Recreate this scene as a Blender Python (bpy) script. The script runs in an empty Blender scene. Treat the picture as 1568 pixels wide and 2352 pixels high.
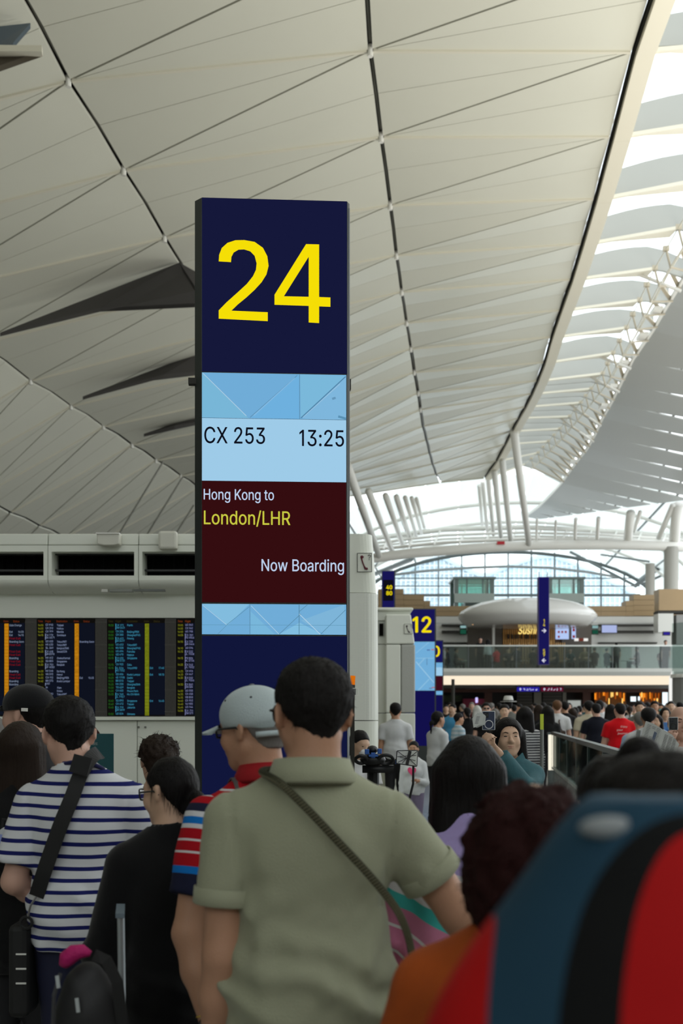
import bpy, bmesh, math, random
import numpy as np
from mathutils import Vector, Matrix
random.seed(7); RNG = np.random.RandomState(11)
SC = bpy.context.scene; COL = SC.collection
# ------------------------------------------------------------- camera, sky, exposure
F = 2600.0; HZ = 1640.0; CZ = 1.6            # focal length in pixels, horizon row, eye height
cam_d = bpy.data.cameras.new('camera'); cam = bpy.data.objects.new('camera', cam_d); COL.objects.link(cam)
cam.location = (0, 0, CZ); cam.rotation_euler = (math.pi/2, 0, 0)
cam_d.sensor_fit = 'VERTICAL'; cam_d.sensor_height = 36; cam_d.lens = F*36/2352
cam_d.shift_y = (HZ-1176)/2352; cam_d.clip_start = .05; cam_d.clip_end = 600
cam_d.dof.use_dof = True; cam_d.dof.focus_distance = 6.0; cam_d.dof.aperture_fstop = 3.6
SC.camera = cam
w = bpy.data.worlds.new('sky'); SC.world = w; w.use_nodes = True
w.node_tree.nodes['Background'].inputs[0].default_value = (.92, .97, 1.0, 1)
w.node_tree.nodes['Background'].inputs[1].default_value = 2.3
SC.view_settings.view_transform = 'Standard'; SC.view_settings.look = 'None'
SC.view_settings.gamma = 1; SC.view_settings.exposure = 0; SC.view_settings.use_curve_mapping = False
SC.cycles.use_denoising = True; SC.cycles.max_bounces = 7; SC.cycles.diffuse_bounces = 4
SC.cycles.glossy_bounces = 3; SC.cycles.transmission_bounces = 4; SC.cycles.transparent_max_bounces = 12
SC.cycles.caustics_reflective = False; SC.cycles.caustics_refractive = False
SC.cycles.sample_clamp_indirect = 4

def area(name, loc, sx, sy, power, rot, color=(1, 1, 1), label=None):
    d = bpy.data.lights.new(name, 'AREA'); d.shape = 'RECTANGLE'; d.size = sx; d.size_y = sy
    d.energy = power; d.color = color
    o = bpy.data.objects.new(name, d); COL.objects.link(o); o.location = loc; o.rotation_euler = rot
    if label: o['label'] = label; o['category'] = 'light'
    return o
WARM = (1, .96, .88)
for k, Yl in enumerate((13.4, 21.6, 34, 48, 62)):       # uplight rows added out of frame to brighten the ceiling
    area('fill_uplight', (.3*Yl+9.6, Yl, 3.9), 13, .8, (1900, 2000, 1500, 700, 350)[k], (math.pi, 0, 0), WARM, 'uplight added to brighten the ceiling, unseen right of the frame, row %s' % ('one', 'two', 'three', 'four', 'five')[k])

def P(px, py, Y):
    return Vector(((px-784)*Y/F, Y, CZ+(HZ-py)*Y/F))

# ------------------------------------------------------------- materials
def s2l(c):
    return tuple(((v/255+.055)/1.055)**2.4 if v > 10 else v/255/12.92 for v in c)
MATS = {}
def mat(name, col, rough=.6, metal=0, emit=0, spec=.5, bump=0, bscale=40, var=0, vscale=8, stretch=(1, 1, 1), alpha=1, trans=0, ior=1.45, sheen=0):
    if name in MATS: return MATS[name]
    m = bpy.data.materials.new(name); m.use_nodes = True; nt = m.node_tree; b = nt.nodes['Principled BSDF']
    c = (*col, 1)
    b.inputs['Base Color'].default_value = c; b.inputs['Roughness'].default_value = rough
    b.inputs['Metallic'].default_value = metal; b.inputs['Specular IOR Level'].default_value = spec
    b.inputs['IOR'].default_value = ior
    if sheen: b.inputs['Sheen Weight'].default_value = sheen
    if alpha < 1: b.inputs['Alpha'].default_value = alpha
    if trans: b.inputs['Transmission Weight'].default_value = trans
    if emit:
        b.inputs['Emission Color'].default_value = c; b.inputs['Emission Strength'].default_value = emit
    if bump or var:
        tc = nt.nodes.new('ShaderNodeTexCoord'); mp = nt.nodes.new('ShaderNodeMapping'); mp.inputs['Scale'].default_value = stretch
        nt.links.new(tc.outputs['Object'], mp.inputs[0])
    if bump:
        n = nt.nodes.new('ShaderNodeTexNoise'); n.inputs['Scale'].default_value = bscale; n.inputs['Detail'].default_value = 3
        bp = nt.nodes.new('ShaderNodeBump'); bp.inputs['Strength'].default_value = bump; bp.inputs['Distance'].default_value = .01
        nt.links.new(mp.outputs[0], n.inputs[0]); nt.links.new(n.outputs[0], bp.inputs['Height']); nt.links.new(bp.outputs[0], b.inputs['Normal'])
    if var:
        n = nt.nodes.new('ShaderNodeTexNoise'); n.inputs['Scale'].default_value = vscale; n.inputs['Detail'].default_value = 4
        mr = nt.nodes.new('ShaderNodeMapRange'); mr.inputs[3].default_value = 1-var; mr.inputs[4].default_value = 1+var
        mx = nt.nodes.new('ShaderNodeMix'); mx.data_type = 'RGBA'; mx.blend_type = 'MULTIPLY'; mx.inputs[0].default_value = 1
        mx.inputs[6].default_value = c
        nt.links.new(mp.outputs[0], n.inputs[0]); nt.links.new(n.outputs[0], mr.inputs[0]); nt.links.new(mr.outputs[0], mx.inputs[7])
        nt.links.new(mx.outputs[2], b.inputs['Base Color'])
    MATS[name] = m; return m
def emis(name, col, s=1.0):
    if name in MATS: return MATS[name]
    m = bpy.data.materials.new(name); m.use_nodes = True; nt = m.node_tree; nt.nodes.clear()
    e = nt.nodes.new('ShaderNodeEmission'); e.inputs[0].default_value = (*col, 1); e.inputs[1].default_value = s
    o = nt.nodes.new('ShaderNodeOutputMaterial'); nt.links.new(e.outputs[0], o.inputs[0]); MATS[name] = m; return m
def bands(name, cols, axis='Z', rough=.85, wave=.0, wscale=3, offs=0, vec=None, bump=.15):
    """cloth with printed bands; cols = [(pos_in_metres, colour)...] constant steps repeated never"""
    m = bpy.data.materials.new(name); m.use_nodes = True; nt = m.node_tree; b = nt.nodes['Principled BSDF']
    b.inputs['Roughness'].default_value = rough; b.inputs['Specular IOR Level'].default_value = .2
    tc = nt.nodes.new('ShaderNodeTexCoord'); dp = nt.nodes.new('ShaderNodeVectorMath'); dp.operation = 'DOT_PRODUCT'
    dp.inputs[1].default_value = vec or {'X': (1, 0, 0), 'Y': (0, 1, 0), 'Z': (0, 0, 1)}[axis]
    nt.links.new(tc.outputs['Object'], dp.inputs[0])
    n = nt.nodes.new('ShaderNodeTexNoise'); n.inputs['Scale'].default_value = wscale
    nt.links.new(tc.outputs['Object'], n.inputs[0])
    ma = nt.nodes.new('ShaderNodeMath'); ma.operation = 'MULTIPLY_ADD'; ma.inputs[1].default_value = wave
    nt.links.new(n.outputs[0], ma.inputs[0]); nt.links.new(dp.outputs['Value'], ma.inputs[2])
    lo, hi = cols[0][0], cols[-1][0]+.02
    mr = nt.nodes.new('ShaderNodeMapRange'); mr.inputs[1].default_value = lo+offs; mr.inputs[2].default_value = hi+offs
    nt.links.new(ma.outputs[0], mr.inputs[0])
    cr = nt.nodes.new('ShaderNodeValToRGB'); cr.color_ramp.interpolation = 'CONSTANT'
    el = cr.color_ramp.elements
    while len(el) < len(cols): el.new(1)
    for e, (p, c) in zip(el, cols): e.position = (p-lo)/(hi-lo); e.color = (*c, 1)
    nt.links.new(mr.outputs[0], cr.inputs[0]); nt.links.new(cr.outputs[0], b.inputs['Base Color'])
    n2 = nt.nodes.new('ShaderNodeTexNoise'); n2.inputs['Scale'].default_value = 400
    bp = nt.nodes.new('ShaderNodeBump'); bp.inputs['Strength'].default_value = bump; bp.inputs['Distance'].default_value = .004
    nt.links.new(tc.outputs['Object'], n2.inputs[0]); nt.links.new(n2.outputs[0], bp.inputs['Height']); nt.links.new(bp.outputs[0], b.inputs['Normal'])
    MATS[name] = m; return m
def stripes(name, c0, c1, period, duty, wave=.02, wscale=3, axis=(0, 0, 1), rough=.85):
    m = bpy.data.materials.new(name); m.use_nodes = True; nt = m.node_tree; b = nt.nodes['Principled BSDF']
    b.inputs['Roughness'].default_value = rough; b.inputs['Specular IOR Level'].default_value = .2
    tc = nt.nodes.new('ShaderNodeTexCoord'); dp = nt.nodes.new('ShaderNodeVectorMath'); dp.operation = 'DOT_PRODUCT'
    dp.inputs[1].default_value = axis
    n = nt.nodes.new('ShaderNodeTexNoise'); n.inputs['Scale'].default_value = wscale; n.inputs['Detail'].default_value = 1
    nt.links.new(tc.outputs['Object'], dp.inputs[0]); nt.links.new(tc.outputs['Object'], n.inputs[0])
    ma = nt.nodes.new('ShaderNodeMath'); ma.operation = 'MULTIPLY_ADD'; ma.inputs[1].default_value = wave
    nt.links.new(n.outputs[0], ma.inputs[0]); nt.links.new(dp.outputs['Value'], ma.inputs[2])
    md = nt.nodes.new('ShaderNodeMath'); md.operation = 'FLOORED_MODULO'; md.inputs[1].default_value = period
    nt.links.new(ma.outputs[0], md.inputs[0])
    lt = nt.nodes.new('ShaderNodeMath'); lt.operation = 'LESS_THAN'; lt.inputs[1].default_value = period*duty
    nt.links.new(md.outputs[0], lt.inputs[0])
    mx = nt.nodes.new('ShaderNodeMix'); mx.data_type = 'RGBA'; mx.inputs[6].default_value = (*c0, 1); mx.inputs[7].default_value = (*c1, 1)
    nt.links.new(lt.outputs[0], mx.inputs[0]); nt.links.new(mx.outputs[2], b.inputs['Base Color'])
    MATS[name] = m; return m
def glassm(name, tint=(.8, .9, .88), op=.25, rough=.05):
    if name in MATS: return MATS[name]
    m = bpy.data.materials.new(name); m.use_nodes = True; nt = m.node_tree; nt.nodes.clear()
    t = nt.nodes.new('ShaderNodeBsdfTransparent'); t.inputs[0].default_value = (*tint, 1)
    g = nt.nodes.new('ShaderNodeBsdfGlossy'); g.inputs['Roughness'].default_value = rough
    mx = nt.nodes.new('ShaderNodeMixShader'); mx.inputs[0].default_value = op
    o = nt.nodes.new('ShaderNodeOutputMaterial')
    nt.links.new(t.outputs[0], mx.inputs[1]); nt.links.new(g.outputs[0], mx.inputs[2]); nt.links.new(mx.outputs[0], o.inputs[0])
    MATS[name] = m; return m

# ------------------------------------------------------------- objects
def link(o, parent=None, label=None, cat=None, group=None, kind=None):
    COL.objects.link(o)
    if parent: o.parent = parent
    return tag(o, label, cat, group, kind)
def tag(o, label=None, cat=None, group=None, kind=None):
    if label: o['label'] = label
    if cat: o['category'] = cat
    if group: o['group'] = group
    if kind: o['kind'] = kind
    return o
def empty(name, loc=(0, 0, 0), rz=0, **k):
    o = bpy.data.objects.new(name, None); o.location = loc; o.rotation_euler = (0, 0, rz); o.empty_display_size = .2
    return link(o, **k)
def mesh(name, V, Fc, m, smooth=False, **k):
    me = bpy.data.meshes.new(name)
    me.from_pydata([tuple(v) for v in V] if not isinstance(V, np.ndarray) else V.tolist(), [], Fc if not isinstance(Fc, np.ndarray) else Fc.tolist())
    if smooth: me.polygons.foreach_set('use_smooth', [True]*len(me.polygons))
    for q in (m if isinstance(m, (list, tuple)) else [m]): me.materials.append(q)
    me.update()
    return link(bpy.data.objects.new(name, me), **k)
class MB:
    def __init__(s): s.V = []; s.F = []; s.M = []; s.mi = 0
    def add(s, V, Fc):
        b = len(s.V); s.V += [tuple(v) for v in V]; s.F += [tuple(i+b for i in f) for f in Fc]; s.M += [s.mi]*len(Fc); return s
    def box(s, x0, x1, y0, y1, z0, z1):
        return s.add([(x0, y0, z0), (x1, y0, z0), (x1, y1, z0), (x0, y1, z0), (x0, y0, z1), (x1, y0, z1), (x1, y1, z1), (x0, y1, z1)],
                     [(0, 3, 2, 1), (4, 5, 6, 7), (0, 1, 5, 4), (1, 2, 6, 5), (2, 3, 7, 6), (3, 0, 4, 7)])
    def obox(s, a, b, wd, ht, up=(0, 0, 1)):
        a = Vector(a); b = Vector(b); d = (b-a).normalized(); u = Vector(up); r = d.cross(u).normalized(); u = r.cross(d)
        V = [p+r*sx*wd/2+u*sz*ht/2 for p in (a, b) for sx, sz in ((-1, -1), (1, -1), (1, 1), (-1, 1))]
        return s.add(V, [(0, 1, 2, 3), (7, 6, 5, 4), (0, 4, 5, 1), (1, 5, 6, 2), (2, 6, 7, 3), (3, 7, 4, 0)])
    def prism(s, poly, y0, y1, axis='Y'):
        n = len(poly)
        f = (lambda p, t: (p[0], t, p[1])) if axis == 'Y' else ((lambda p, t: (p[0], p[1], t)) if axis == 'Z' else (lambda p, t: (t, p[0], p[1])))
        V = [f(p, y0) for p in poly]+[f(p, y1) for p in poly]
        return s.add(V, [tuple(range(n)), tuple(range(2*n-1, n-1, -1))]+[(i, i+n, (i+1) % n+n, (i+1) % n) for i in range(n)])
    def tube(s, pts, r, n=8, closed=False, caps=True):
        pts = [Vector(p) for p in pts]; N = len(pts); rs = r if isinstance(r, (list, tuple)) else [r]*N
        V = []; prev = None
        for i, p in enumerate(pts):
            d = (pts[(i+1) % N]-pts[i-1]) if closed else (pts[min(i+1, N-1)]-pts[max(i-1, 0)])
            d.normalize()
            if prev is None:
                u = d.orthogonal().normalized()
            else:
                u = (prev-d*prev.dot(d)).normalized()
            prev = u; v = d.cross(u)
            V += [p+(u*math.cos(2*math.pi*k/n)+v*math.sin(2*math.pi*k/n))*rs[i] for k in range(n)]
        Fc = []
        for i in range(N if closed else N-1):
            j = (i+1) % N
            Fc += [(i*n+k, i*n+(k+1) % n, j*n+(k+1) % n, j*n+k) for k in range(n)]
        if not closed and caps: Fc += [tuple(range(n-1, -1, -1)), tuple(range((N-1)*n, N*n))]
        return s.add(V, Fc)
    def ell(s, c, r, n=12, m=8, z0=-90, z1=90):
        V = []; 
        for j in range(m+1):
            a = math.radians(z0+(z1-z0)*j/m)
            V += [(c[0]+r[0]*math.cos(a)*math.cos(2*math.pi*k/n), c[1]+r[1]*math.cos(a)*math.sin(2*math.pi*k/n), c[2]+r[2]*math.sin(a)) for k in range(n)]
        return s.add(V, [(j*n+k, j*n+(k+1) % n, (j+1)*n+(k+1) % n, (j+1)*n+k) for j in range(m) for k in range(n)])
    def ribbon(s, pts, wid, nrm, th=.003):
        """strap along pts, width vector = nrm x dir"""
        pts = [Vector(p) for p in pts]; V = []
        for i, p in enumerate(pts):
            d = (pts[min(i+1, len(pts)-1)]-pts[max(i-1, 0)]).normalized()
            nn = Vector(nrm[i] if isinstance(nrm, list) else nrm).normalized(); sd = nn.cross(d).normalized()
            V += [p-sd*wid/2, p+sd*wid/2, p+sd*wid/2+nn*th, p-sd*wid/2+nn*th]
        Fc = [(0, 1, 2, 3), tuple(len(V)-4+k for k in (3, 2, 1, 0))]
        for i in range(len(pts)-1):
            a = 4*i; b = a+4
            Fc += [(a+k, b+k, b+(k+1) % 4, a+(k+1) % 4) for k in range(4)]
        return s.add(V, Fc)
    def build(s, name, m, smooth=False, **k):
        o = mesh(name, s.V, s.F, m, smooth, **k)
        if isinstance(m, (list, tuple)): o.data.polygons.foreach_set('material_index', s.M)
        bm = bmesh.new(); bm.from_mesh(o.data); bmesh.ops.recalc_face_normals(bm, faces=bm.faces)
        bm.to_mesh(o.data); bm.free()
        return o
def bevel(o, wdt=.01, seg=2, ang=35):
    bm = bmesh.new(); bm.from_mesh(o.data)
    ed = [e for e in bm.edges if len(e.link_faces) == 2 and e.calc_face_angle(0) > math.radians(ang)]
    bmesh.ops.bevel(bm, geom=ed, offset=wdt, segments=seg, affect='EDGES', profile=.5, clamp_overlap=True)
    for f in bm.faces: f.smooth = False
    bm.to_mesh(o.data); bm.free(); return o
def copy_tree(o, parent=None):
    c = o.copy(); COL.objects.link(c)
    if parent: c.parent = parent
    for ch in list(o.children): copy_tree(ch, c)
    return c

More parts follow.
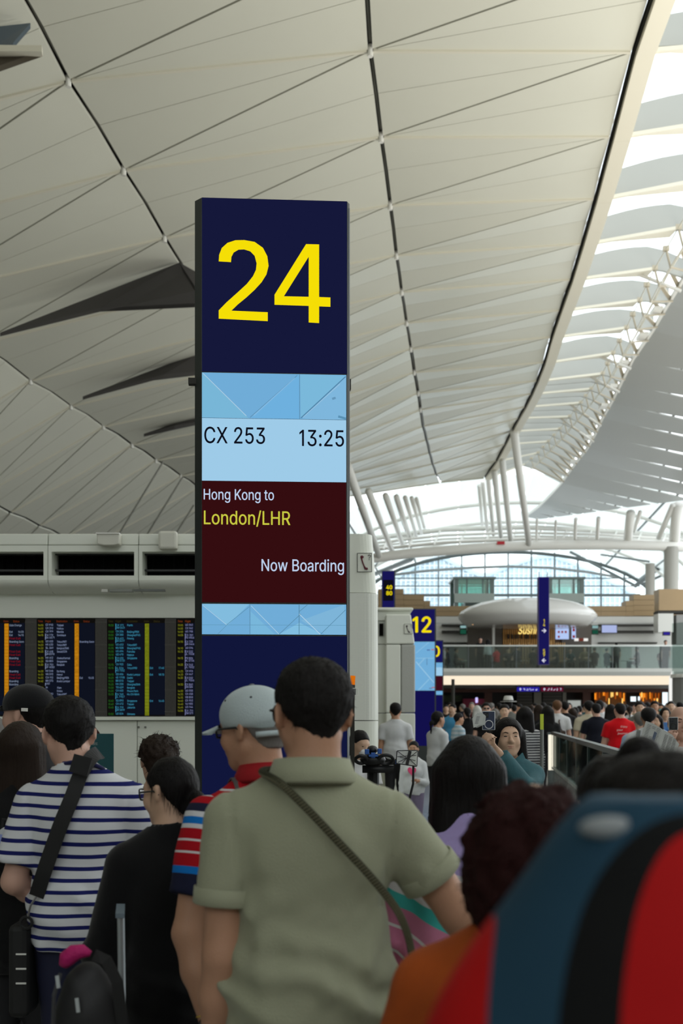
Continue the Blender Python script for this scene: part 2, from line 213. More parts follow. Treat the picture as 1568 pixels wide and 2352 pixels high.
# ------------------------------------------------------------- lettering
FONT = """
A 943|32,0 396,1000 543,1000 910,0 777,0 551,634 519,732 480,861 469,897 437,789 402,677 374,595 167,0|N216,279 216,391 727,391 727,279
B 897|118,0 118,1000 474,1000 539,996 597,984 646,964 688,938 722,906 749,869 767,827 779,783 783,735 773,660 743,603 700,562 648,534 619,524 619,515 651,510 714,483 769,432 791,399 808,361 818,317 818,219 806,173 787,131 759,94 722,62 677,35 623,16 558,4 485,0|245,112 481,112 552,117 607,132 648,157 676,189 693,226 699,268 696,301 673,361 654,388 601,429 567,443 488,454 245,454|245,561 503,563 566,582 616,618 649,669 658,699 660,732 655,773 640,811 614,843 578,868 531,883 472,888 245,888
C 1003|526,-13 442,-6 366,14 295,49 233,96 180,156 137,227 105,308 86,399 79,499 86,600 105,691 137,773 180,844 233,903 295,951 366,986 442,1006 526,1013 623,1004 712,974 790,926 824,896 880,822 902,780 930,685 803,685 781,748 747,800 702,842 649,872 589,890 526,896 466,891 411,875 361,850 316,814 277,769 246,715 222,652 208,580 203,499 208,419 222,347 246,284 278,230 316,185 361,150 412,124 467,109 526,104 589,110 649,128 702,158 747,200 781,252 803,315 930,315 902,220 881,178 825,105 791,74 713,26 623,-3 576,-11
D 987|430,0 189,0 189,112 422,112 499,117 567,133 625,159 674,194 714,239 745,293 767,355 780,425 785,502 780,578 767,647 745,709 715,762 676,806 628,842 572,867 507,883 434,888 183,888 183,1000 443,1000 536,993 619,973 693,940 757,895 810,838 852,769 883,689 901,601 907,502 901,403 883,313 852,233 809,164 755,106 689,60 613,27 527,7|N245,1000 245,0 118,0 118,1000
E 823|118,0 118,1000 732,1000 732,888 245,888 245,562 699,562 699,450 245,450 245,112 738,112 738,0
F 806|118,0 118,1000 726,1000 726,888 245,888 245,547 681,547 681,435 245,435 245,0
G 1023|528,-13 443,-6 365,14 294,49 231,97 179,156 136,227 104,309 85,399 79,499 85,600 104,691 136,773 179,844 231,903 293,951 362,986 438,1006 521,1013 572,1011 669,990 755,950 827,891 857,857 904,777 921,733 932,685 802,685 777,746 743,797 700,839 649,870 589,890 521,896 464,891 410,876 360,850 315,815 277,770 246,715 222,652 208,580 203,499 208,419 222,348 246,285 278,231 317,186 362,150 413,125 469,109 528,104 582,108 632,120 678,140 718,167 751,201 779,242 799,289 811,341 815,391 556,391 556,503 940,503 940,393 934,315 916,243 886,179 846,122 798,75 740,37 676,9 605,-8
H 1016|118,0 118,1000 245,1000 245,568 771,568 771,1000 898,1000 898,0 771,0 771,456 245,456 245,0
I 591|61,0 61,112 232,112 232,888 61,888 61,1000 530,1000 530,888 359,888 359,112 530,112 530,0
J 779|364,-13 281,-5 209,21 148,64 102,124 74,197 65,286 65,340 192,340 197,229 213,183 239,146 274,119 315,103 364,98 411,103 453,119 487,146 513,183 529,229 534,286 534,1000 661,1000 661,286 652,197 624,124 578,64 518,21 446,-5
K 917|205,286 205,425 251,484 296,541 343,596 391,650 715,1000 881,1000 454,542 448,543|N118,0 118,1000 245,1000 244,442 245,0|N732,0 369,509 448,608 882,0
L 772|118,0 118,1000 245,1000 245,112 710,112 710,0
M 1235|118,0 118,1000 290,1000 617,170 945,1000 1116,1000 1116,0 991,0 991,800 672,0 562,0 240,800 240,0
N 1029|118,0 118,1000 245,1000 784,195 784,1000 911,1000 911,0 785,0 245,805 245,0
O 1048|525,-13 442,-6 366,14 296,49 233,96 181,156 137,227 105,308 86,399 79,499 86,600 105,691 137,773 181,844 233,903 296,951 366,986 442,1006 525,1013 608,1006 684,986 754,951 816,903 869,844 912,773 944,691 963,600 969,499 963,399 944,308 912,227 869,156 816,96 754,49 684,14 608,-6|525,104 583,109 637,124 687,149 732,184 771,229 803,283 827,347 841,419 846,499 841,581 827,653 803,717 771,771 732,816 687,851 637,876 583,891 525,896 467,891 413,876 362,850 317,815 278,770 246,716 222,653 208,580 203,499 208,419 222,347 246,284 278,229 317,185 362,150 413,124 467,109
P 874|118,0 118,1000 462,1000 600,981 699,927 766,845 799,741 803,683 787,580 737,477 653,407 535,370 462,365 245,365 245,0|245,889 458,888 548,877 613,842 655,789 675,722 675,645 637,548 584,503 506,479 458,477 245,477
Q 1048|482,313 615,313 754,128 921,-94 788,-94 651,90|N525,-13 442,-6 366,14 296,49 233,96 181,156 137,227 105,308 86,399 79,499 86,600 105,691 137,773 181,844 233,903 296,951 366,986 442,1006 525,1013 608,1006 684,986 754,951 816,903 869,844 912,773 944,691 963,600 969,499 963,399 944,308 912,227 869,156 816,96 754,49 684,14 608,-6|525,104 583,109 637,124 687,149 732,184 771,229 803,283 827,347 841,419 846,499 841,581 827,653 803,717 771,771 732,816 687,851 637,876 583,891 525,896 467,891 413,876 362,850 317,815 278,770 246,716 222,653 208,580 203,499 208,419 222,347 246,284 278,229 317,185 362,150 413,124 467,109
R 883|118,0 118,1000 464,1000 600,982 701,931 767,851 801,750 805,692 788,582 738,491 654,427 600,406 464,389 245,389 245,0|245,889 464,889 549,878 615,846 656,796 672,730 669,640 638,564 585,524 520,503 464,501 245,501|N452,395 595,450 841,0 694,0
S 878|440,-17 370,-13 307,-2 251,18 201,45 159,78 126,118 100,163 83,214 75,268 205,268 224,200 243,172 266,149 327,115 400,99 484,99 562,118 596,135 648,181 665,209 676,240 676,304 667,330 653,352 609,387 551,415 481,437 361,470 285,497 221,529 169,568 132,615 110,670 102,732 107,786 122,836 147,880 181,919 222,952 270,979 325,998 383,1010 510,1010 568,998 621,978 668,952 708,920 741,882 766,839 782,793 788,743 663,743 652,789 629,828 594,860 550,883 499,897 401,899 329,880 273,845 238,796 229,768 226,738 230,706 240,679 257,656 305,619 362,594 417,577 549,540 612,518 676,487 732,444 776,388 791,354 800,316 803,272 798,220 784,170 760,125 727,84 685,49 636,21 578,0 512,-13
T 882|62,888 62,1000 819,1000 819,888 505,888 505,0 379,0 379,888
U 1017|509,-16 433,-11 365,4 303,30 248,65 203,107 166,157 140,213 123,274 118,340 118,1000 244,1000 244,350 248,304 259,261 277,222 301,187 331,158 368,134 410,116 457,105 509,101 561,105 608,116 650,134 686,158 716,187 740,222 758,261 768,304 772,350 772,1000 899,1000 899,340 893,274 877,213 850,157 814,107 768,65 714,30 653,4 584,-11
V 943|401,0 32,1000 166,1000 391,368 423,270 464,139 474,105 506,211 542,323 569,405 776,1000 910,1000 546,0
W 1349|305,0 32,1000 162,1000 378,150 602,1000 746,1000 969,150 1186,1000 1316,1000 1042,0 895,0 673,850 453,0
X 932|36,0 395,512 58,1000 205,1000 467,605 734,1000 877,1000 540,512 896,0 750,0 467,412 180,0
Y 914|29,1000 175,1000 457,520 739,1000 885,1000 520,390 520,0 394,0 394,390
Z 862|82,0 82,100 620,888 79,888 79,1000 780,1000 780,900 242,112 785,112 785,0
a 765|268,-14 226,-5 186,10 150,30 119,56 94,88 75,124 63,166 63,252 71,287 85,316 126,362 182,394 246,414 316,427 392,438 459,446 506,455 533,471 542,501 540,534 524,583 493,620 446,643 385,650 320,643 269,621 231,591 205,556 197,538 81,572 100,615 125,650 154,680 223,724 301,748 381,756 438,751 501,737 562,708 589,688 634,630 649,591 659,546 662,0 544,0 544,102 536,102 512,67 475,31 423,2 355,-15|377,92 415,101 448,115 499,157 518,183 539,241 542,373 524,362 493,353 455,346 414,339 375,334 345,330 290,320 240,302 203,274 183,233 183,182 200,142 233,113 279,95
b 834|451,-16 371,-6 312,24 271,61 243,99 232,115 220,115 220,0 103,0 103,1000 223,1000 223,628 232,628 255,660 288,699 337,733 406,753 450,756 510,750 565,735 615,709 659,673 697,628 727,575 749,514 763,446 767,371 763,296 749,228 727,166 697,113 660,68 616,32 566,5 511,-11|433,92 477,96 515,108 549,129 578,156 602,190 621,229 642,321 642,423 621,513 603,552 579,585 550,612 516,632 477,644 433,648 389,644 351,633 317,613 288,587 264,555 232,473 221,372 232,270 246,226 265,187 289,154 318,128 352,108 390,96
c 778|407,-16 343,-11 283,5 230,32 182,69 142,114 110,167 86,228 72,295 67,368 72,443 86,511 110,572 142,626 182,671 230,707 283,734 343,750 407,756 478,749 543,730 600,700 648,658 686,605 711,544 595,515 581,552 559,584 531,611 496,631 455,644 407,648 361,644 320,631 285,610 256,581 232,547 213,508 192,418 192,320 213,231 232,192 256,158 285,130 320,108 361,96 432,92 477,101 515,118 548,143 573,174 592,211 598,230 713,201 688,138 650,85 602,42 544,10 479,-10
d 834|384,-16 324,-11 269,5 219,32 175,68 138,113 107,166 85,228 72,296 67,371 72,446 85,514 108,575 138,628 176,673 220,709 270,735 325,750 385,756 466,745 497,733 546,699 580,660 602,628 611,628 611,1000 731,1000 731,0 615,0 615,115 603,115 580,81 545,42 496,7 464,-6|402,92 445,96 483,108 517,128 546,154 570,187 589,226 610,319 610,425 589,517 570,555 547,587 518,613 484,633 445,644 402,648 358,644 318,632 284,612 255,585 232,552 213,513 192,423 192,321 213,229 232,190 256,156 285,129 319,108 358,96
e 794|417,-16 348,-11 285,5 230,32 182,69 142,113 109,167 86,227 72,294 67,367 72,441 86,508 109,569 140,624 179,669 226,706 280,734 339,750 403,756 483,747 560,719 628,670 657,637 682,599 702,554 717,503 730,381 730,333 147,333 147,434 607,434 598,488 585,528 567,563 544,593 516,617 483,635 446,645 403,649 360,645 322,634 288,616 258,592 214,530 191,455 189,349 192,297 201,250 217,209 239,173 265,144 297,121 333,104 373,94 446,92 499,104 543,127 577,162 601,207 717,179 684,108 659,77 629,50 594,27 513,-5
f 499|448,746 448,643 13,643 13,746|N158,0 158,848 162,889 172,924 188,955 236,1003 299,1032 368,1042 417,1039 454,1032 477,1024 447,921 432,925 411,930 383,932 350,928 323,919 303,904 290,883 281,856 279,0
g 836|354,-294 263,-274 225,-259 162,-216 116,-165 99,-136 199,-80 224,-112 257,-146 303,-173 367,-189 407,-191 463,-186 513,-172 555,-148 587,-113 606,-68 612,-11 612,134 602,134 579,100 545,63 496,31 464,19 383,9 325,14 271,28 221,52 177,85 139,127 108,177 85,236 72,302 67,376 72,449 85,516 108,577 139,629 176,673 221,709 271,735 326,750 385,756 467,746 525,717 566,680 594,643 605,627 615,627 615,746 732,746 732,-17 727,-78 713,-131 689,-177 656,-214 617,-244 571,-267 520,-283 465,-293|403,116 446,120 484,130 518,148 547,172 571,202 590,238 603,280 614,379 603,476 590,519 571,556 548,588 519,614 485,633 446,644 403,648 359,644 319,632 285,612 256,586 232,554 213,516 192,428 192,328 200,282 214,241 233,204 257,174 286,149 320,131 359,120
h 806|223,0 103,0 103,1000 223,1000 223,618 260,676 299,712 344,736 393,751 447,756 495,752 540,742 580,724 616,700 646,669 670,631 688,585 698,532 702,472 702,0 582,0 582,462 577,516 562,562 537,598 503,625 461,642 413,647 346,637 289,606 248,556 226,487
i 328|103,0 103,746 223,746 223,0|N143,873 106,894 92,910 81,950 92,990 123,1019 164,1030 206,1019 237,990 246,971 246,929 224,894 187,873
j 328|103,746 223,746 221,-103 200,-178 181,-208 157,-234 127,-254 93,-269 53,-278 -19,-281 -19,-170 35,-167 61,-157 80,-141 93,-119 101,-91|N142,873 105,894 91,910 83,929 83,971 91,990 122,1019 164,1030 206,1019 237,990 248,950 237,910 206,881
k 748|216,268 216,416 237,416 559,746 708,746 362,392 348,392|N103,0 103,1000 223,1000 223,0|N578,0 291,365 376,450 732,0
l 372|221,0 178,15 145,40 122,73 108,115 103,166 103,1000 223,1000 225,163 236,122 248,111 287,102 308,103 321,104 334,107 355,5 332,0 303,-3
m 1199|103,0 103,746 220,746 221,609 240,651 260,680 310,724 368,750 431,759 482,754 527,737 565,709 595,672 617,629 623,607 642,646 688,699 748,737 820,757 901,756 940,747 977,731 1011,709 1039,680 1063,646 1080,604 1091,556 1095,501 1095,0 974,0 974,499 969,548 954,586 929,615 897,634 861,646 823,650 762,640 713,613 679,570 661,516 659,0 539,0 539,511 534,550 520,583 497,611 467,633 432,645 392,650 336,641 286,613 247,568 234,539 223,468 223,0
n 805|223,0 103,0 103,746 219,746 220,609 227,627 260,676 299,712 344,736 393,751 447,756 495,752 540,742 580,724 615,700 645,669 669,631 688,585 698,532 702,472 702,0 582,0 582,462 577,516 562,562 537,598 503,625 461,642 413,647 346,637 289,606 248,556 226,487
o 816|407,-16 343,-11 283,5 230,32 182,69 142,114 110,167 86,228 72,295 67,368 72,443 86,511 110,572 142,626 182,671 230,707 283,734 343,750 407,756 473,750 533,734 587,707 634,671 674,626 706,572 730,511 744,443 749,368 744,295 730,228 706,167 674,114 634,69 587,32 533,5 473,-11|407,91 455,96 496,108 531,130 561,158 585,192 604,231 625,320 625,417 604,507 585,547 561,581 531,610 496,631 455,644 407,648 361,644 320,631 285,610 256,581 232,547 213,508 192,418 192,320 213,231 232,192 256,158 285,130 320,108 361,96
p 834|103,-281 103,746 220,746 220,628 232,628 255,660 288,699 337,733 406,753 450,756 510,750 565,735 615,709 659,673 697,628 727,575 749,514 763,446 767,371 763,296 749,228 727,166 697,113 660,68 616,32 566,5 511,-11 451,-16 371,-6 312,24 271,61 243,99 232,115 223,115 223,-281|433,92 477,96 515,108 549,129 578,156 602,190 621,229 642,321 642,423 621,513 603,552 579,585 550,612 516,632 477,644 433,648 389,644 351,633 317,613 288,587 264,555 232,473 221,372 232,270 246,226 265,187 289,154 318,128 352,108 390,96
q 834|731,-281 611,-281 611,115 602,115 579,81 545,42 496,7 464,-6 384,-16 324,-11 269,5 219,32 175,68 138,113 107,166 85,228 72,296 67,371 72,446 85,514 108,575 138,628 176,673 220,709 270,735 325,750 385,756 466,745 497,733 546,699 580,660 603,628 615,628 615,746 731,746|402,92 445,96 483,108 517,128 546,154 570,187 589,226 610,319 610,425 589,517 570,555 547,587 518,613 484,633 445,644 402,648 358,644 318,632 284,612 255,585 232,552 213,513 192,423 192,321 213,229 232,190 256,156 285,129 319,108 358,96
r 509|103,0 103,746 219,746 219,631 227,631 244,666 268,696 300,722 336,741 376,753 429,756 451,756 471,755 479,754 479,634 464,636 438,639 407,640 342,631 287,602 265,582 234,530 223,466 223,0
s 717|308,-14 220,7 183,24 121,74 98,107 81,144 70,185 185,209 198,172 218,142 244,118 276,102 356,89 405,93 446,104 481,122 506,146 522,173 527,202 524,227 515,248 499,267 450,295 293,334 231,353 181,378 142,409 114,446 98,489 92,538 96,579 108,617 128,652 155,682 188,707 226,728 317,753 416,753 460,745 533,715 563,693 588,667 625,605 637,570 527,545 499,597 477,620 449,639 412,650 368,654 326,650 289,640 257,623 233,600 218,574 213,545 217,519 227,497 244,478 299,449 451,411 513,392 563,368 602,337 629,300 646,258 651,209 647,167 635,128 614,93 586,61 552,34 511,13 464,-3 413,-13
t 447|401,746 401,643 13,643 13,746|N128,926 248,926 250,162 256,138 267,120 306,100 343,98 364,100 386,104 397,105 419,3 392,-3 362,-7 331,-8 271,-2 221,14 181,42 151,80 133,127 128,183
u 806|358,-10 310,-7 266,4 226,21 190,45 160,77 136,115 118,161 107,214 103,273 103,746 223,746 223,283 229,229 244,184 269,147 303,120 345,104 393,99 428,101 490,122 539,163 557,190 571,223 582,300 582,746 702,746 702,0 586,0 586,138 578,118 545,69 505,33 461,9 412,-5
v 765|319,0 34,746 166,746 341,260 367,171 392,83 404,41 362,41 387,127 411,215 440,305 599,746 730,746 445,0
w 1115|270,0 44,746 171,746 331,170 495,746 622,746 783,170 944,746 1070,746 844,0 724,0 558,590 391,0
x 744|41,0 305,382 56,746 197,746 374,475 554,746 691,746 441,377 703,0 564,0 372,285 180,0
y 765|93,-272 121,-168 163,-176 204,-175 240,-159 271,-126 296,-70 319,-3 34,746 166,746 341,260 367,170 391,83 404,41 361,41 386,127 411,215 440,305 600,746 730,746 385,-151 347,-210 325,-234 274,-267 214,-283 161,-285 127,-281 102,-276
z 748|82,0 82,90 499,628 499,635 94,635 94,746 654,746 654,650 248,118 248,111 666,111 666,0
0 891|446,-13 375,-7 312,14 255,47 207,94 167,152 135,223 112,305 99,397 94,499 99,602 113,694 136,776 168,847 208,906 256,952 312,986 375,1007 446,1013 516,1007 579,986 635,952 683,906 723,847 755,776 778,694 792,602 797,499 792,397 778,305 755,223 724,152 684,94 636,47 580,14 516,-7|446,97 492,103 534,118 570,145 602,181 628,227 649,283 664,347 673,419 673,581 664,653 649,717 628,773 602,819 570,855 534,882 492,898 446,903 399,898 357,882 320,855 289,819 263,773 242,717 227,653 218,581 218,419 227,347 242,283 263,227 289,181 320,145 357,118 399,103
1 640|300,0 300,850 95,715 95,835 325,1000 425,1000 425,0
2 891|126,0 126,93 496,488 555,555 596,614 621,670 630,730 627,764 605,823 564,867 507,894 440,903 402,901 339,880 312,862 273,813 252,749 250,711 129,711 133,769 147,822 169,869 200,912 237,947 281,976 331,997 384,1009 442,1013 500,1009 553,997 601,976 644,948 680,915 710,875 732,831 745,783 747,695 729,624 690,550 624,463 525,353 300,119 300,111 765,111 765,0
3 891|428,-13 369,-10 313,1 261,19 213,44 172,75 138,113 111,156 94,205 86,259 215,259 232,197 270,149 325,116 392,100 469,100 541,119 597,157 634,212 644,246 644,320 621,386 601,414 574,439 540,459 499,474 451,484 308,487 308,588 566,881 566,889 137,889 137,1000 732,1000 732,905 434,568 486,570 549,562 606,542 655,514 696,479 729,437 753,390 768,339 772,285 768,229 753,177 728,130 695,88 655,53 607,24 553,3 493,-9
4 891|78,207 78,311 485,1000 611,1000 213,326 213,319 812,319 812,207|N554,0 554,287 554,624 674,624 674,0
5 891|435,-13 377,-10 324,2 275,22 231,48 194,80 163,118 139,161 124,207 117,256 240,256 245,227 271,175 314,134 370,107 435,98 474,101 510,111 543,127 572,148 597,174 617,205 632,240 641,278 641,360 632,399 596,466 570,493 540,515 506,531 469,541 395,542 329,528 273,500 252,483 132,497 189,1000 720,1000 720,889 296,889 263,593 291,611 349,639 416,654 495,653 538,645 615,612 678,561 705,529 745,454 766,368 764,259 749,201 725,149 693,102 653,62 607,30 554,6 497,-9
6 891|445,-13 385,-9 330,5 280,29 235,61 197,100 166,146 143,199 129,256 125,318 128,367 157,470 183,527 270,669 496,1000 633,1000 297,513 286,513 309,549 342,580 385,603 434,616 520,613 573,600 621,579 663,550 698,514 727,471 748,423 760,368 764,309 760,249 746,193 723,143 692,98 654,59 609,28 559,5 504,-9|482,98 517,108 548,123 599,169 618,199 641,269 641,349 618,419 599,449 548,494 517,509 482,518 408,518 373,510 342,495 290,450 257,387 248,351 248,271 271,200 290,170 314,144 342,123 373,108 408,98
7 891|191,0 636,881 636,889 122,889 122,1000 768,1000 768,882 324,0
8 891|445,-13 380,-9 321,3 266,22 219,49 178,82 146,121 121,166 107,214 102,266 113,346 147,418 199,474 264,511 300,520 300,525 254,542 215,569 182,605 158,648 143,696 138,748 143,797 156,842 178,884 208,921 244,953 287,979 335,998 388,1010 501,1010 554,998 602,979 644,953 681,921 710,884 733,842 746,797 750,748 745,696 731,649 706,605 674,569 635,542 591,525 591,520 626,511 690,474 742,418 776,346 785,307 788,266 783,214 768,166 744,121 711,82 671,49 623,22 569,3 509,-9|487,99 526,106 560,118 615,155 650,208 659,239 659,308 634,371 587,420 522,452 485,460 404,460 367,452 302,420 255,371 239,341 230,308 230,239 253,180 274,155 329,118 402,99|479,571 539,590 586,626 617,677 628,738 617,800 605,826 566,868 541,884 480,902 410,902 349,884 302,849 271,800 261,738 271,677 302,626 323,606 349,590 410,571
9 891|444,1013 504,1009 559,995 610,971 654,939 692,900 723,854 746,801 760,744 764,682 761,633 733,530 668,406 394,0 256,0 593,487 604,487 581,451 547,420 505,397 455,384 370,387 317,400 269,421 227,450 192,486 163,529 142,577 129,632 125,691 129,752 143,807 166,858 198,903 235,941 280,972 330,995 385,1009|408,902 342,877 314,856 291,831 272,801 249,731 249,651 272,581 291,551 314,526 342,506 374,491 408,482 482,482 516,490 548,505 599,550 632,613 641,649 641,729 618,800 576,856 548,877 517,892 482,902
: 369|164,-6 124,17 109,36 100,57 100,104 109,126 143,159 164,168 211,168 232,159 266,126 277,81 266,36 251,17 211,-6|N164,535 124,558 109,577 100,598 100,645 109,667 143,700 164,709 211,709 232,700 266,667 277,621 266,577 251,558 211,535
/ 490|462,1047 140,-150 28,-150 350,1047
? 705|260,298 262,368 278,451 309,508 354,548 410,586 464,630 485,656 501,686 511,718 512,784 492,836 456,874 407,899 349,907 295,900 246,876 208,836 194,810 181,744 54,744 60,798 74,846 96,889 126,926 161,957 202,982 248,999 297,1010 405,1010 455,999 501,980 540,955 574,923 601,887 621,845 633,799 637,750 633,699 621,653 601,612 574,575 540,542 473,495 431,462 402,425 386,378 381,311 381,298|N298,-6 258,17 235,57 235,104 258,144 298,167 346,167 385,144 400,125 409,104 409,57 400,36 367,3 346,-6
! 385|132,315 124,1000 260,1000 251,315|N169,-6 129,17 114,36 103,81 114,125 129,144 169,167 216,167 238,158 256,144 279,104 279,57 256,17 238,3 216,-6
"""
GL = {}
for ln in FONT.strip().split('\n'):
    h, *cs = ln[2:].split('|'); gr = []
    for c in cs:
        if c[0] == 'N' or not gr: gr.append([])
        gr[-1].append([tuple(map(int, q.split(','))) for q in c.strip('N').split()])
    GL[ln[0]] = (int(h), gr)
GL[' '] = (369, []); CAPH = 1.0; _TC = {}
def _txt(s, res=2):
    """sans-serif lettering from the outline table, cap height 1"""
    if s in _TC: return _TC[s]
    x = 0; allV = []; allF = []
    for ch in s:
        if ('g', ch) not in _TC:
            VV = []; FF = []
            for grp in GL[ch][1]:
                cu = bpy.data.curves.new('t', 'CURVE'); cu.dimensions = '2D'; cu.fill_mode = 'BOTH'
                for c in grp:
                    sp = cu.splines.new('POLY'); sp.points.add(len(c)-1); sp.use_cyclic_u = True
                    for p, q in zip(sp.points, c): p.co = (q[0]/1000, q[1]/1000, 0, 1)
                o = bpy.data.objects.new('t', cu); me = o.to_mesh(); b = len(VV); VV += [tuple(v.co) for v in me.vertices]
                FF += [tuple(i+b for i in p.vertices) for p in me.polygons]; o.to_mesh_clear(); bpy.data.objects.remove(o); bpy.data.curves.remove(cu)
            _TC[('g', ch)] = (VV, FF)
        V, Fc = _TC[('g', ch)]; b = len(allV); allV += [(v[0]+x, v[1], 0) for v in V]; allF += [tuple(i+b for i in f) for f in Fc]; x += GL[ch][0]/1000
    r = (np.array(allV, np.float32).reshape(-1, 3), allF)
    _TC[s] = r
    return r
def text(mb, s, x0, zb, h, y, width=None, res=2, align='L', sx=.9, bold=0):
    """lettering in the XZ plane, facing -Y; h = cap height; width squeezes to fit"""
    V, Fc = _txt(s, res)
    if len(V) == 0: return
    a, b = V[:, 0].min(), V[:, 0].max(); k = h/CAPH
    kx = width/(b-a) if width else k*sx
    W = (b-a)*kx
    ox = x0 if align == 'L' else (x0-W if align == 'R' else x0-W/2)
    for dx, dz in (((0, 0),) if not bold else ((-1, 0), (1, 0), (0, .6), (0, -.6))): mb.add([(ox+(v[0]-a)*kx+dx*bold*h, y, zb+v[1]*k+dz*bold*h) for v in V], Fc)
# ============================================================= SETTING
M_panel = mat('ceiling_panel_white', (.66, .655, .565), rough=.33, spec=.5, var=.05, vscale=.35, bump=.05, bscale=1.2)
M_rib = mat('cream_rib', (.68, .65, .54), rough=.5)
M_dark = mat('roof_void_dark', (.035, .033, .028), rough=.8)
M_chan = mat('channel_grey', (.16, .16, .14), rough=.4, metal=.5)
M_louv = mat('louver_dark_grey', (.075, .07, .07), rough=.6)
M_white = mat('painted_white', (.78, .77, .72), rough=.45)
M_isl = mat('island_white', (.80, .82, .735), rough=.4)
M_fin = mat('fin_pale_grey', (.37, .375, .345), rough=.5)
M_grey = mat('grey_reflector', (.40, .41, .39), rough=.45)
def mix(*ps): return sum((Vector(p) for p in ps), Vector())/len(ps)
def bxp(mb, x0, x1, y0, y1, Y, dep):
    a = P(x0, y1, Y); b = P(x1, y0, Y); return mb.box(a.x, b.x, Y, Y+dep, a.z, b.z)

fl = mesh('floor', [(-30, -25, 0), (40, -25, 0), (40, 125, 0), (-30, 125, 0)], [(0, 1, 2, 3)], mat('polished_granite', (.30, .30, .28), rough=.2, spec=.5, var=.12, vscale=3), kind='structure')
# longitudinal nodal lines of the vault
def Yi(i): return 25.6+3.5*i
def line(px, n=15):
    """px: {i:(x,y)}; missing nodes interpolated / extrapolated in space"""
    ks = sorted(px); pts = {k: P(*px[k], Yi(k)) for k in ks}
    out = {}
    for i in range(-14, n+1):
        if i in pts: out[i] = pts[i]; continue
        if i < ks[0]:
            k = min(ks[1:], key=lambda q: abs(q-ks[0]-3)); a, b = pts[ks[0]], pts[k]
            d = (b-a)/(k-ks[0]); p = a+d*(i-ks[0])*.6; p.y = Yi(i); out[i] = p
        elif i > ks[-1]:
            a, b = pts[ks[-2]], pts[ks[-1]]; p = b+(b-a)/(ks[-1]-ks[-2])*(i-ks[-1]); p.y = Yi(i); out[i] = p
        else:
            lo = max(q for q in ks if q < i); hi = min(q for q in ks if q > i); t = (i-lo)/(hi-lo)
            out[i] = pts[lo].lerp(pts[hi], t)
    return out
def ray(ab, b, i): Y = Yi(i); return (1040+ab*b*F/Y, HZ-b*F/Y)
K = line({i: ray(-3.6, 6.6, i) for i in (0, 15)})
J = line({i: ray(-2.2, 8.9, i) for i in (0, 7, 15)})
A = line({0: (-620, 380), 1: (-380, 560), 2: (-195, 680), 3: (-50, 790), 4: (70, 875), 5: (163, 933), 6: (237, 980), 7: (303, 1022), 8: (358, 1057), 9: (415, 1093), 10: (455, 1120), 15: (560, 1252)})
B = line({0: (157, 186), 1: (284, 391), 2: (378, 546), 3: (448, 668), 4: (506, 762), 9: (683, 1053), 15: (800, 1140)})
C = line({0: (850, 116), 1: (875, 315), 2: (896, 471), 3: (910, 586), 4: (922, 670), 5: (933, 741), 6: (943, 801), 7: (951, 855), 8: (960, 903), 9: (965, 941), 10: (971, 979), 11: (979, 1010), 12: (986, 1040), 13: (993, 1066), 14: (1001, 1089), 15: (1011, 1108)})
D = line({0: (1455, 118), 1: (1405, 313), 2: (1367, 456), 3: (1337, 559), 4: (1312, 641), 5: (1287, 712), 6: (1266, 774), 7: (1250, 832), 8: (1234, 874), 9: (1221, 904), 10: (1206, 934), 11: (1191, 960), 12: (1175, 990), 13: (1160, 1020), 14: (1140, 1058), 15: (1112, 1098)})
T = line({4: (1503, 617), 5: (1468, 690), 6: (1438, 753), 7: (1407, 811), 8: (1383, 858), 9: (1357, 893), 10: (1333, 925), 12: (1285, 985), 14: (1235, 1040), 15: (1205, 1066)})
U = line({4: (1572, 640), 5: (1535, 700), 6: (1500, 760), 7: (1455, 825), 8: (1428, 880), 9: (1405, 925), 10: (1385, 960), 11: (1368, 998), 12: (1350, 1030), 13: (1330, 1055), 14: (1310, 1082), 15: (1290, 1110), 16: (1272, 1130), 17: (1255, 1148), 18: (1238, 1164), 19: (1222, 1176), 20: (1206, 1187)}, 20)
NN = 15
ceil = MB()
def sheet(mb, L0, L1, i0, i1, up):
    V = []
    for i in range(i0, i1+1):
        V += [L0[i]+Vector((0, 0, up)), L1[i]+Vector((0, 0, up))]
    mb.add(V, [(2*k, 2*k+1, 2*k+3, 2*k+2) for k in range(i1-i0)])
for a, b in ((K, J), (J, A), (A, B), (B, C), (C, D)): sheet(ceil, a, b, -14, NN, .45)
ceiling = ceil.build('ceiling', M_dark, kind='structure')
# triangular panels, each its own piece
def tri_inset(p, ins):
    """p: 3 points; ins: inset of edges (01,12,20)"""
    p = [Vector(q) for q in p]; n = (p[1]-p[0]).cross(p[2]-p[0]).normalized(); ux = (p[1]-p[0]).normalized(); uy = n.cross(ux)
    q = [((v-p[0]).dot(ux), (v-p[0]).dot(uy)) for v in p]
    L = []
    for k in range(3):
        a = q[k]; b = q[(k+1) % 3]; d = (b[0]-a[0], b[1]-a[1]); l = math.hypot(*d); d = (d[0]/l, d[1]/l)
        nn = (-d[1], d[0]); c = q[(k+2) % 3]
        if (c[0]-a[0])*nn[0]+(c[1]-a[1])*nn[1] < 0: nn = (-nn[0], -nn[1])
        L.append(((a[0]+nn[0]*ins[k], a[1]+nn[1]*ins[k]), d))
    out = []
    for k in range(3):
        (a, d), (b, e) = L[k-1], L[k]
        den = d[0]*e[1]-d[1]*e[0]; t = ((b[0]-a[0])*e[1]-(b[1]-a[1])*e[0])/den
        x, y = a[0]+d[0]*t, a[1]+d[1]*t; out.append(p[0]+ux*x+uy*y)
    return out
